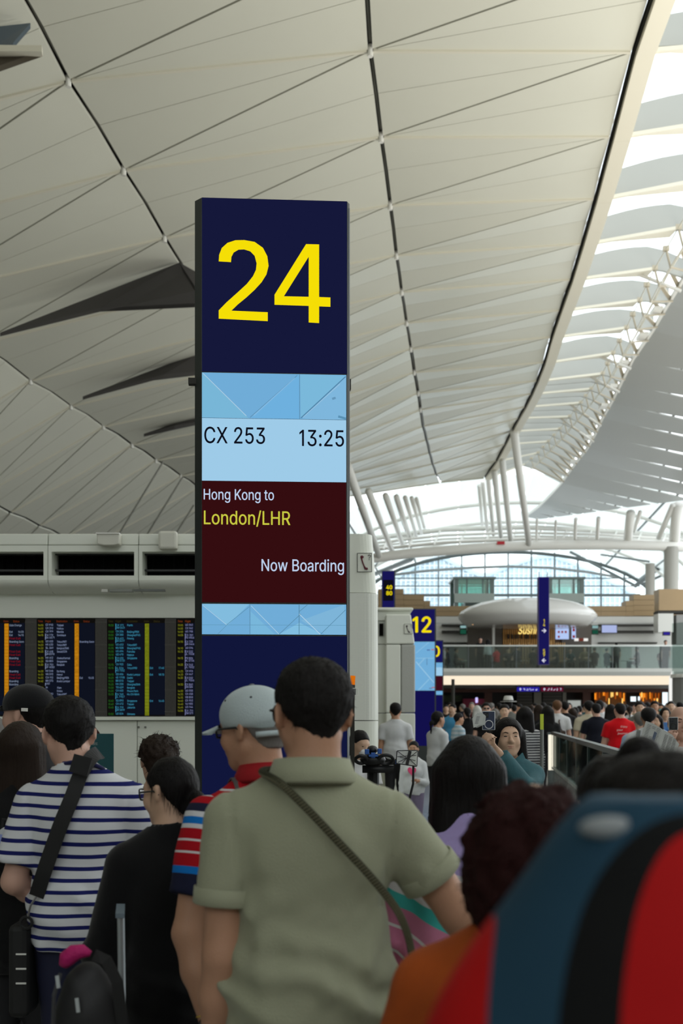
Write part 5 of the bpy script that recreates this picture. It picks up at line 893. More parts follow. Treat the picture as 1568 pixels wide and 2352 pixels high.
pattern(859, 962, [([(463.8, 859), (570, 962), (463.8, 962)], (120, 182, 215)), ([(688, 860), (794, 861), (690, 962)], (122, 184, 218)), ([(794.5, 861), (794.5, 962), (692, 962)], (126, 182, 220)), ([(575, 962), (682, 861), (686, 861), (686, 962)], (110, 176, 222))],
        [((466, 861), (565, 957), 1.5, (175, 205, 225)), ((574, 960), (682, 862), 1.3, (90, 140, 175)), ((582, 956), (676, 868), 2.5, (130, 185, 225)), ((687, 860), (687, 962), 1, (80, 125, 150)), ((690, 960), (793, 863), 2.2, (80, 130, 165)), ((695, 958), (780, 880), 1, (165, 200, 225)), ((776, 955), (794, 960), 5, (90, 145, 180)), ((762, 915), (770, 912), 5, (100, 150, 185))], s1)
spanel('flight_field', 963, 1106, M_sp); spanel('route_field', 1107, 1384, M_mar)
def st(par, s, x, ybase, h, m, wd, al='L'):
    mb = MB(); text(mb, s, u_(x), v_(ybase), h*pxw, -.010, width=wd*pxw, res=4, align=al, bold=.011); return mb.build('lettering', m, parent=par)
M_ink = emis('screen_ink', s2l((12, 14, 26)), 1); M_pt = emis('screen_pale_text', s2l((190, 208, 236)), 1); M_yt = emis('screen_yellow_text', s2l((200, 200, 66)), 1)
st(s1, 'CX 253', 469.5, 1020.5, 37, M_ink, 138); st(s1, '13:25', 687, 1024, 37, M_ink, 102)
st(s1, 'Hong Kong to', 468, 1149.5, 24, M_pt, 160); st(s1, 'London/LHR', 468.5, 1206, 31, M_yt, 197); st(s1, 'Now Boarding', 600, 1312, 27, M_pt, 189)
s2 = fpanel('lower_screen', 1387, 1458.5, M_frame, .004)
pattern(1388, 1457.5, [([(463.8, 1388), (572, 1388), (522, 1437)], (130, 188, 222)), ([(575, 1457), (575, 1405), (630, 1457)], (120, 182, 218)), ([(687, 1430), (740, 1457), (640, 1457)], (130, 190, 224)), ([(790, 1388), (794, 1457), (745, 1457), (690, 1425)], (125, 180, 216))],
        [((465, 1391), (520, 1436), 1.2, (175, 208, 228)), ((520, 1436), (572, 1394), 1.2, (90, 145, 175)), ((573, 1389), (573, 1457), 1, (85, 130, 155)), ((463.8, 1436), (794, 1436), .9, (95, 150, 180)), ((576, 1392), (640, 1457), 1.2, (175, 208, 228)), ((640, 1457), (690, 1410), 1.4, (90, 140, 170)), ((686, 1389), (686, 1457), 1.4, (80, 125, 150)), ((686, 1410), (735, 1457), 1.6, (180, 210, 230)), ((686, 1405), (705, 1389), 1.2, (85, 135, 165)), ((500, 1457), (520, 1437), 1, (95, 150, 180)), ((735, 1457), (793, 1400), 1.2, (85, 135, 165))], s2)
MB().box(u_(463.8), u_(796.4), -.006, 0, .06, v_(1461)).build('lower_panel', M_navy2, parent=py_)
MB().box(-.085, -.035, .04, .09, v_(880), v_(866)).build('bracket', M_dark, parent=py_); MB().box(u_(802), u_(806.5), .03, .08, v_(887), v_(864)).build('bracket', M_dark, parent=py_)
MB().box(u_(801), u_(803.5), .02, .03, v_(1640), v_(470)).build('side_rail', mat('rail_grey', (.16, .17, .17), metal=.5, rough=.3), parent=py_)
# far pylons
def pylon(x0, x1, ytop, Y, num, lab, parts, nx, ny, nh, nw):
    o = P(x0, HZ, Y); o.z = 0; r = empty('gate_pylon', o, label=lab, cat='sign'); W = (x1-x0)*Y/F
    z = lambda y: CZ+(HZ-y)*Y/F
    MB().box(-.04, W+.04, .01, .4, 0, z(ytop)+.03).build('body', M_frame, parent=r)
    for y0, y1, m, nm in parts: MB().box(0, W, 0, .01, max(0.02, z(y1)), z(y0)).build(nm, m, parent=r)
    mb = MB(); text(mb, num, (nx-x0)*Y/F, z(ny), nh*Y/F, -.02, width=nw*Y/F, res=4, bold=.035)
    mb.build('lettering', M_yel, parent=r)
    return r, z, W
M_navy3 = emis('navy_far', s2l((24, 22, 84)), 1); M_navy4 = emis('navy_far_low', s2l((18, 16, 74)), 1)
r, z, W = pylon(929, 998, 1400, 34, '12', 'navy gate pylon numbered 12 beside the farther white column', [(1400, 1473, M_navy3, 'number_panel'), (1474, 1586, M_sb, 'screen'), (1587, 1713, M_navy4, 'lower_panel')], 948, 1452.5, 35.5, 41)
for a, b, c in (((955, 1520), (996, 1568), (165, 205, 228)), ((960, 1528), (975, 1512), (150, 195, 222)), ((980, 1512), (980, 1528), (90, 130, 170)), ((955, 1512), (996, 1512), (140, 190, 220)), ((960, 1586), (985, 1560), (150, 198, 225)), ((955, 1500), (985, 1475), (140, 190, 222))):
    A2 = Vector(((a[0]-929)*34/F, -.02, z(a[1]))); B2 = Vector(((b[0]-929)*34/F, -.02, z(b[1]))); MB().obox(A2, B2, .02, .004, up=(0, 1, 0)).build('pattern_line', emis('line_%d_%d_%d' % c, s2l(c), 1), parent=r)
for x, y, c in ((980, 1492, (70, 90, 150)), (990, 1491, (190, 80, 80)), (985, 1580, (90, 120, 160)), (991, 1578, (180, 90, 90))): MB().box((x-929)*34/F, (x+7-929)*34/F, -.02, -.012, z(y+2.2), z(y)).build('aircraft_mark', emis('mark_%d' % c[0], s2l(c), 1), parent=r)
pylon(968, 1016, 1472, 50, '10', 'smaller navy gate pylon numbered 10 partly behind the 12 pylon', [(1472, 1521, M_navy3, 'number_panel'), (1522, 1533, M_sb, 'screen'), (1533, 1552, M_sp, 'screen'), (1553, 1586, emis('maroon_far', s2l((58, 14, 28)), 1), 'screen'), (1587, 1596, M_sb, 'screen'), (1597, 1680, M_navy4, 'lower_panel')], 979, 1508, 24, 30)
Yh = 30; o = P(877, HZ, Yh); o.z = CZ+(HZ-1402)*Yh/F
r = empty('hanging_sign', o, label='narrow navy sign reading 40 80 above the farther white column', cat='sign'); zz = lambda y: (1402-y)*Yh/F
MB().box(0, 30.5*Yh/F, 0, .3, -o.z, zz(1311)).build('body', M_frame, parent=r)
MB().box(.01, 28*Yh/F, -.01, 0, zz(1402), zz(1312)).build('face', M_navy3, parent=r); MB().box(.03, 26*Yh/F, -.014, -.01, zz(1380), zz(1332)).build('display', emis('black_display', s2l((14, 14, 24)), 1), parent=r)
for s, y in (('40', 1353.5), ('80', 1367)): mb = MB(); text(mb, s, 10*Yh/F, zz(y), 9*Yh/F, -.02, width=13*Yh/F, bold=.05); mb.V = [v for v in mb.V]; mb.build('lettering', M_yel, parent=r)
for k in range(6): MB().box(.04+k*.055, .06+k*.055, .1, .12, zz(1311), zz(1308)).build('spike', M_chan, parent=r)
Yk = 40; o = P(1236, 1527, Yk); r = empty('hanging_sign', o, label='tall slim navy sign with arrows for 1 4 and 5 9 hung before the pod', cat='sign'); q = Yk/F
MB().box(0, 25*q, 0, .25, 0, 202*q).build('body', mat('sign_edge_violet', (.12, .1, .25)), parent=r); MB().box(.02, 24*q, -.01, 0, .02, 201*q).build('face', M_navy3, parent=r)
for s, y in (('1', 1430.5), ('4', 1439), ('5', 1499.5), ('9', 1508)): mb = MB(); text(mb, s, 12.8*q, (1527-y)*q, 8.2*q, -.02, width=(4.6 if s != '1' else 2.5)*q, align='C'); mb.build('lettering', M_yel, parent=r)
for y, d in ((1448.7, 1), (1517, -1)):
    zc = (1527-y)*q; xc = 12.8*q; mb = MB(); mb.box(xc-5*q, xc+4*q, -.02, -.012, zc-1.1*q, zc+1.1*q)
    mb.add([(xc+d*5.5*q, -.02, zc), (xc+d*.5*q, -.02, zc+5*q), (xc-d*1.5*q, -.02, zc+4*q), (xc+d*2.2*q, -.02, zc)], [(0, 1, 2, 3)]); mb.add([(xc+d*5.5*q, -.02, zc), (xc+d*.5*q, -.02, zc-5*q), (xc-d*1.5*q, -.02, zc-4*q), (xc+d*2.2*q, -.02, zc)], [(0, 1, 2, 3)])
    mb.build('arrow', emis('arrow_white', s2l((215, 215, 230)), 1), parent=r)
for x in (3, 22): MB().tube([(x*q, .12, 202*q), (x*q, .12, 202*q+.18)], .015, 5).build('cable', M_chan, parent=r)

# ============================================================= RAILS, POSTS, SMALL EQUIPMENT
bl = empty('glass_balustrade', (0, 0, 0), label='glass balustrade with steel handrail running in from the right behind the crowd', cat='railing')
pa, pb_ = Vector((3.645, 19.5, 0)), Vector((2.335, 9.4, 0)); n = 6
for k in range(n):
    a = pa.lerp(pb_, k/n+.004); b = pa.lerp(pb_, (k+1)/n-.004); d = Vector((.02, 0, 0))
    for zz0, zz1, nm, m in ((.70, 1.24, 'glass_panel', glassm('rail_glass', (.34, .42, .40), .2)), (.02, .66, 'plinth_panel', mat('plinth_grey', (.12, .13, .13), rough=.15))):
        z0, z1 = Vector((0, 0, zz0)), Vector((0, 0, zz1)); mb = MB()
        mb.add([a+z0, b+z0, b+z1, a+z1, a+z0+d, b+z0+d, b+z1+d, a+z1+d], [(0, 1, 2, 3), (7, 6, 5, 4), (0, 4, 5, 1), (1, 5, 6, 2), (2, 6, 7, 3), (3, 7, 4, 0)]); mb.build(nm, m, parent=bl)
    p = pa.lerp(pb_, k/n); MB().box(p.x+.0, p.x+.022, p.y-.012, p.y+.012, 0, 1.24).build('post', M_steel, parent=bl)
MB().obox(pa+Vector((0, 0, 1.27)), pb_+Vector((0, 0, 1.27)), .08, .05).build('handrail', mat('rail_dark', (.10, .11, .10), rough=.25, metal=.6), parent=bl)
MB().obox(pa+Vector((0, 0, .68)), pb_+Vector((0, 0, .68)), .06, .03).build('mid_rail', mat('steel_rail', (0, 0, 0)), parent=bl)
o = empty('lit_post', (3.62, 19.75, 0), label='short glowing white twin post at the far end of the glass balustrade', cat='lamp')
MB().box(0, .045, 0, .08, .62, 1.24).build('tube', emis('post_glow', s2l((250, 244, 222)), 1), parent=o); MB().box(.065, .11, 0, .08, .62, 1.24).build('tube', emis('post_glow', (1, 1, 1), 1), parent=o); MB().box(-.02, .13, -.01, .1, 1.24, 1.28).build('cap', M_steel, parent=o); MB().box(-.01, .12, 0, .08, 0, .62).build('base', M_steel, parent=o)
o = empty('marker_post', P(1244, HZ, 8), label='grey steel post with a yellow reflective top beside the denim jacket', cat='post'); o.location.z = 0
MB().tube([(0, 0, 0), (0, 0, 1.49)], .014, 10).build('pole', mat('post_grey', (.22, .23, .22), rough=.35, metal=.5), parent=o); MB().box(-.012, .012, -.004, .004, 1.47, 1.6).build('reflector', mat('reflector_yellow', (.55, .65, .05)), parent=o); MB().tube([(0, 0, 0), (0, 0, .03)], .13, 16).build('base', M_dark, parent=o)
mb = MB(); o = empty('beacon_post', P(809, HZ, 8.8), label='black post with a wire bracket and amber warning light beside the 24 pylon', cat='post'); o.location.z = 0; q = 8.8/F
MB().box(-5*q, 5*q, -.02, .02, 0, CZ+(HZ-1590)*q).build('pole', M_dark, parent=o); MB().tube([(0, 0, CZ+(HZ-1573)*q), (.004, 0, CZ+(HZ-1552)*q)], 6*q, 12).build('lamp', emis('amber_lamp', s2l((205, 105, 15)), 1), parent=o)
MB().tube([(0, 0, CZ+(HZ-1580)*q), (0, 0, CZ+(HZ-1573)*q)], 6.5*q, 12).build('lamp_base', M_dark, parent=o); MB().box(-6*q, 8*q, -.02, 0, CZ+(HZ-1596)*q, CZ+(HZ-1582)*q).build('bracket', mat('bracket_grey', (.2, .2, .2)), parent=o)
MB().tube([(8*q, -.01, CZ+(HZ-1582)*q), (13*q, -.01, CZ+(HZ-1582)*q), (13*q, -.01, CZ+(HZ-1597)*q), (8*q, -.01, CZ+(HZ-1597)*q)], .003, 5).build('wire_loop', M_white, parent=o); MB().tube([(0, 0, 0), (0, 0, .04)], .16, 16).build('base', M_dark, parent=o)
# mobility scooter handlebars with mirror
Ys = 7.6; q = Ys/F; o = P(862, HZ, Ys); o.z = 0; r = empty('mobility_scooter', o, label='black scooter tiller with padded loop handles, blue clips and a square mirror', cat='scooter')
def zq(y): return CZ+(HZ-y)*q
M_blk = mat('rubber_black', (.012, .012, .013), rough=.45); M_blu = mat('clip_blue', (.03, .12, .42), rough=.4)
for s in (-1, 1):
    x0, xw = (-20, -45) if s < 0 else (8, 38); c = (x0+xw)/2; R = abs(xw-x0)/2
    MB().tube([((c+R*1.1*math.cos(t))*q, -.05-.03*math.sin(t), zq(1744)+R*.72*q*math.sin(t)) for t in [k*2*math.pi/20 for k in range(20)]], 4.2*q, 8, closed=True).build('handle', M_blk, smooth=True, parent=r)
mb = MB(); mb.ell((-7*q, 0, zq(1722)), (13*q, .05, 10*q)); mb.ell((-6*q, 0, zq(1745)), (30*q, .07, 15*q)); mb.box(-30*q, 42*q, -.02, .05, zq(1775), zq(1758)); mb.build('console', M_blk, smooth=True, parent=r)
MB().tube([(-5*q, .05, zq(1760)), (-2*q, .3, .25)], .04, 8).build('tiller', M_blk, parent=r)
for x, y in ((-20, 1726), (9, 1725), (-6, 1734)): bevel(MB().box((x-5)*q, (x+5)*q, -.07, -.03, zq(y+6), zq(y-6)).build('clip', M_blu, parent=r), .004)
MB().box(-16*q, 5*q, -.075, -.05, zq(1737), zq(1732)).build('strap', M_blu, parent=r); MB().box(45*q, 51*q, -.05, -.02, zq(1754), zq(1746)).build('clip', M_blu, parent=r)
mr_ = MB().prism([(49*q, zq(1724)), (95*q, zq(1723)), (93*q, zq(1759)), (47*q, zq(1752))], -.07, -.055).build('mirror', mat('mirror_glass', (.75, .76, .72), rough=.12, metal=.4), parent=r)
mb = MB()
for a, b in (((49, 1724), (70, 1740)), ((95, 1724), (78, 1738)), ((55, 1738), (90, 1746)), ((50, 1750), (70, 1740)), ((60, 1752), (72, 1738)), ((92, 1757), (76, 1742)), ((49, 1737), (92, 1734))): mb.tube([(a[0]*q, -.074, zq(a[1])), (b[0]*q, -.074, zq(b[1]))], .0025, 4)
for a, b in (((49, 1724), (95, 1723)), ((95, 1723), (93, 1759)), ((93, 1759), (47, 1752)), ((47, 1752), (49, 1724))): mb.tube([(a[0]*q, -.066, zq(a[1])), (b[0]*q, -.066, zq(b[1]))], .005, 5)
mb.build('reflected_ribs', M_blk, parent=mr_); MB().obox((78*q, -.08, zq(1724)), (70*q, -.08, zq(1757)), .012, .02).build('mirror_arm', M_blk, parent=r); MB().tube([(86*q, -.05, zq(1757)), (86*q, -.02, zq(1800)), (20*q, .1, .3)], .008, 6).build('mirror_stem', M_blk, parent=r)
mb = MB(); mb.box(-.25, .3, .1, .9, .12, .3); mb.box(-.2, .25, .5, .9, .3, .62); mb.box(-.2, .25, .85, .95, .62, 1.0); bevel(mb.build('chassis', M_blk, parent=r), .04)
for x in (-.24, .29):
    for y in (.15, .8): MB().tube([(x-.04, y, .13), (x+.04, y, .13)], .13, 16).build('wheel', M_blk, parent=r)
# ============================================================= FIGURES: smooth implicit surfaces meshed with surface nets
f32 = np.float32
def V3(*a): return np.array(a, f32)
def rotm(rx=0, ry=0, rz=0):
    return np.array((Matrix.Rotation(math.radians(rz), 3, 'Z') @ Matrix.Rotation(math.radians(ry), 3, 'Y') @ Matrix.Rotation(math.radians(rx), 3, 'X')), f32)
def cap(a, b, ra, rb, k=.02, op=0, cuts=()):
    a = V3(*a); b = V3(*b); r = max(ra, rb)
    return dict(t=0, a=a, b=b, ra=ra, rb=rb, k=k, op=op, cuts=cuts, lo=np.minimum(a, b)-r, hi=np.maximum(a, b)+r)
def ell(c, r, R=None, k=.02, op=0, cuts=()):
    c = V3(*c); r = V3(*r); m = float(r.max()) if R is not None else r
    return dict(t=1, c=c, r=r, R=R, k=k, op=op, cuts=cuts, lo=c-m, hi=c+m)
def ev(p, X):
    if p['t'] == 0:
        pa = X-p['a']; ba = p['b']-p['a']; h = np.clip(pa @ ba/max(1e-9, float(ba @ ba)), 0, 1)
        d = np.sqrt(((pa-h[:, None]*ba)**2).sum(1))-(p['ra']+(p['rb']-p['ra'])*h)
    else:
        q = X-p['c']
        if p['R'] is not None: q = q @ p['R']
        a = q/p['r']; k0 = np.sqrt((a*a).sum(1)); k1 = np.sqrt(((a/p['r'])**2).sum(1)); d = k0*(k0-1)/np.maximum(k1, 1e-6)
    for (c, n) in p['cuts']: d = np.maximum(d, (X-V3(*c)) @ V3(*n))
    return d
def field(prims, X, post=None):
    lo = X.min(0); hi = X.max(0); d = np.full(len(X), .5, f32)
    for p in prims:
        m = .06+p['k']
        if (p['lo']-m > hi).any() or (p['hi']+m < lo).any(): continue
        e = ev(p, X)
        if p['op'] == 0:
            h = np.maximum(p['k']-np.abs(d-e), 0)/p['k']; d = np.minimum(d, e)-h*h*p['k']*.25
        elif p['op'] == 1:
            e = -e; h = np.maximum(p['k']-np.abs(d-e), 0)/p['k']; d = np.maximum(d, e)+h*h*p['k']*.25
    return post(X, d) if post is not None else d
def nets(prims, h, post=None, pad=.02):
    us = [p for p in prims if p['op'] == 0]
    lo = np.min([p['lo'] for p in us], 0)-pad-2*h; hi = np.max([p['hi'] for p in us], 0)+pad+2*h
    B = 5; n = np.ceil((hi-lo)/(h*B)).astype(int)+1; N = n*B
    ax = [np.arange(n[i]) for i in range(3)]
    G = np.stack(np.meshgrid(ax[2], ax[0], ax[1], indexing='ij'), -1).reshape(-1, 3)[:, [1, 2, 0]]      # z slowest
    C = (lo+(G+.5)*B*h).astype(f32)
    D = np.empty(len(C), f32); nz = n[0]*n[1]
    for z in range(n[2]): D[z*nz:(z+1)*nz] = field(prims, C[z*nz:(z+1)*nz], post)
    act = np.abs(D) < B*h*1.15+.006
    Vv = np.full(tuple(N), .5, f32)
    Db = np.empty(tuple(n), f32); Db[G[:, 0], G[:, 1], G[:, 2]] = D
    Vv[:] = np.repeat(np.repeat(np.repeat(Db, B, 0), B, 1), B, 2)
    Ga = G[act]; o = np.stack(np.meshgrid(*[np.arange(B)]*3, indexing='ij'), -1).reshape(-1, 3)
    for s in range(0, len(Ga), 60):
        I = (Ga[s:s+60][:, None, :]*B+o[None]).reshape(-1, 3); X = (lo+I*h).astype(f32)
        Vv[I[:, 0], I[:, 1], I[:, 2]] = field(prims, X, post)
    Vv[0] = Vv[-1] = .5; Vv[:, 0] = Vv[:, -1] = .5; Vv[:, :, 0] = Vv[:, :, -1] = .5
    S = Vv < 0; sh = tuple(N-1); cnt = np.zeros(sh, f32); acc = np.zeros(sh+(3,), f32)
    def sl(i, e, m):   # slices along axis
        return slice(e, e+m)
    cell = np.zeros(sh, bool); cs = [S[i:i+sh[0], j:j+sh[1], k:k+sh[2]] for i in (0, 1) for j in (0, 1) for k in (0, 1)]
    allin = cs[0].copy(); anyin = cs[0].copy()
    for c in cs[1:]: allin &= c; anyin |= c
    idx = np.argwhere(anyin & ~allin); ii, jj, kk = idx.T
    val = {(a, b, c): Vv[ii+a, jj+b, kk+c] for a in (0, 1) for b in (0, 1) for c in (0, 1)}
    P_ = np.zeros((len(idx), 3), f32); ct = np.zeros(len(idx), f32)
    for a0 in val:
        for axn in range(3):
            if a0[axn]: continue
            b0 = list(a0); b0[axn] = 1; b0 = tuple(b0); va, vb = val[a0], val[b0]; m = (va < 0) != (vb < 0)
            t = np.where(m, va/np.where(m, va-vb, 1), 0); q = np.tile(np.array(a0, f32), (len(idx), 1)); q[:, axn] += t
            P_ += q*m[:, None]; ct += m
    P_ = lo+(idx+P_/ct[:, None])*h
    id_ = np.full(sh, -1, np.int64); id_[ii, jj, kk] = np.arange(len(idx)); Q = []
    for axn, (u, v) in enumerate(((1, 2), (2, 0), (0, 1))):
        s0 = [slice(1, N[q]-1) for q in range(3)]; s1 = list(s0); s0[axn] = slice(0, N[axn]-1); s1[axn] = slice(1, N[axn])
        A_, B_ = S[tuple(s0)], S[tuple(s1)]; e = np.argwhere(A_ != B_); off = np.ones(3, int); off[axn] = 0; e = e+off
        if not len(e): continue
        du = np.zeros(3, int); du[u] = 1; dv = np.zeros(3, int); dv[v] = 1
        g = lambda w_: id_[w_[:, 0], w_[:, 1], w_[:, 2]]
        q = np.stack([g(e-du-dv), g(e-dv), g(e), g(e-du)], 1); fl_ = ~S[tuple(e.T)]; q[fl_] = q[fl_][:, ::-1]
        Q.append(q[(q >= 0).all(1)])
    return P_.astype(np.float64), np.concatenate(Q)[:, ::-1]
def nmesh(name, prims, h, m, post=None, parent=None, xf=None, **k):
    V, Fq = nets(prims, h, post)
    if xf is not None: V = V @ xf[0].T.astype(np.float64)+xf[1]
    return mesh(name, V, Fq, m, smooth=True, parent=parent, **k)
_nz = [(RNG.normal(size=(3,)).astype(f32), RNG.rand()*6.28) for _ in range(12)]
def noise(X, s):
    v = 0
    for k, (d, p) in enumerate(_nz[:8]):
        w_ = d/np.linalg.norm(d)*s*(1+.23*k); v = v+np.sin(X @ w_+p+1.7*np.sin(X @ np.roll(w_, 1)*.6+p))
    return v/5
SK = {'a': mat('skin_warm', (.45, .245, .155), rough=.5, var=.08, vscale=14, bump=.12, bscale=160, spec=.35), 'b': mat('skin_light', (.56, .36, .25), rough=.5, var=.06, vscale=14, spec=.35), 'c': mat('skin_pinkish', (.55, .33, .25), rough=.5, var=.07, vscale=14, spec=.35), 'd': mat('skin_tan', (.36, .2, .13), rough=.5, var=.12, vscale=12, spec=.35)}
def hairmat(n, c, rough=.55): return mat(n, c, rough=rough, bump=.35, bscale=110, stretch=(1, 1, .1), spec=.16)
HM = {'black': hairmat('hair_black', (.008, .007, .007)), 'soft': hairmat('hair_soft_black', (.011, .0095, .009), .7), 'brown': hairmat('hair_dark_brown', (.022, .014, .010)), 'red': hairmat('hair_red_brown', (.022, .006, .0055), .85), 'grey': hairmat('hair_grey', (.16, .15, .14), .6), 'light': hairmat('hair_light_brown', (.12, .06, .03)), 'white': hairmat('hair_white', (.5, .5, .48))}
def head_prims(s, det):
    e = lambda c, r, **k: ell([q*s for q in c], [q*s for q in r], **k)
    c = lambda a, b, ra, rb, **k: cap([q*s for q in a], [q*s for q in b], ra*s, rb*s, **k)
    L = [e((0, -.014, .036), (.075, .094, .086), k=.02), e((0, .028, -.03), (.06, .064, .083), k=.03), c((0, .058, -.088), (0, .06, -.094), .022, .02, k=.03),
         c((-.05, .0, -.045), (-.012, .06, -.09), .02, .016, k=.025), c((.05, .0, -.045), (.012, .06, -.09), .02, .016, k=.025)]
    if det:
        L += [c((0, .092, .012), (0, .112, -.022), .008, .012, k=.014), c((-.012, .1, -.026), (.012, .1, -.026), .009, .009, k=.008), c((-.036, .078, .03), (.036, .078, .03), .012, .012, k=.02),
              e((-.03, .104, .010), (.017, .018, .012), k=.012, op=1), e((.03, .104, .010), (.017, .018, .012), k=.012, op=1), e((-.03, .077, .008), (.013, .013, .012), k=.004), e((.03, .077, .008), (.013, .013, .012), k=.004),
              c((-.017, .088, -.052), (.017, .088, -.052), .007, .007, k=.01), c((-.013, .087, -.062), (.013, .087, -.062), .008, .008, k=.01), c((-.016, .1, -.057), (.016, .1, -.057), .002, .002, k=.004, op=1),
              e((-.04, .066, -.025), (.02, .02, .025), k=.025), e((.04, .066, -.025), (.02, .02, .025), k=.025)]
    for sx in (-1, 1):
        L += [e((sx*.083, -.010, -.002), (.009, .021, .033), R=rotm(12, 0, sx*30), k=.012)]
        if det: L += [e((sx*.092, -.004, .002), (.006, .011, .018), k=.006, op=1)]
    return L
def xform(L, R, t):
    out = []
    for p in L:
        p = dict(p)
        if p['t'] == 0:
            p['a'] = R @ p['a']+t; p['b'] = R @ p['b']+t; r = max(p['ra'], p['rb']); p['lo'] = np.minimum(p['a'], p['b'])-r; p['hi'] = np.maximum(p['a'], p['b'])+r
        else:
            p['c'] = R @ p['c']+t; p['R'] = R if p['R'] is None else R @ p['R']; m = float(p['r'].max()); p['lo'] = p['c']-m; p['hi'] = p['c']+m
        out.append(p)
    return out
def hand_prims(w_, d, n, side, curl, s=1.0):
    w_ = V3(*w_); d = V3(*d); d /= np.linalg.norm(d); n = V3(*n); n = n-d*(n @ d); n /= np.linalg.norm(n); u = np.cross(n, d)*side
    L = [cap(w_, w_+d*.03*s, .024*s, .024*s, k=.02)]
    for o in (-.024, -.008, .008, .024): L.append(cap(w_+d*.02*s+u*o*.7*s, w_+d*.085*s+u*o*s, .014*s, .012*s, k=.012))
    for o, l in ((-.027, .8), (-.009, .96), (.009, 1.04), (.027, .95)):
        b = w_+d*.088*s+u*o*s; d1 = d*math.cos(curl)+n*math.sin(curl)+u*o*2.5; d2 = d*math.cos(2.1*curl)+n*math.sin(2.1*curl)+u*o*2
        m = b+d1*.042*l*s; L += [cap(b, m, .0098*s, .0088*s, k=.005), cap(m, m+d2*.036*l*s, .0088*s, .0072*s, k=.004)]
    b = w_+d*.025*s+u*.026*s; t1 = d*.6+u*.75+n*.25; t2 = d*.95+u*.15+n*.4; m = b+t1*.042*s
    return L+[cap(b, m, .013*s, .011*s, k=.012), cap(m, m+t2*.035*s, .0105*s, .008*s, k=.005)]

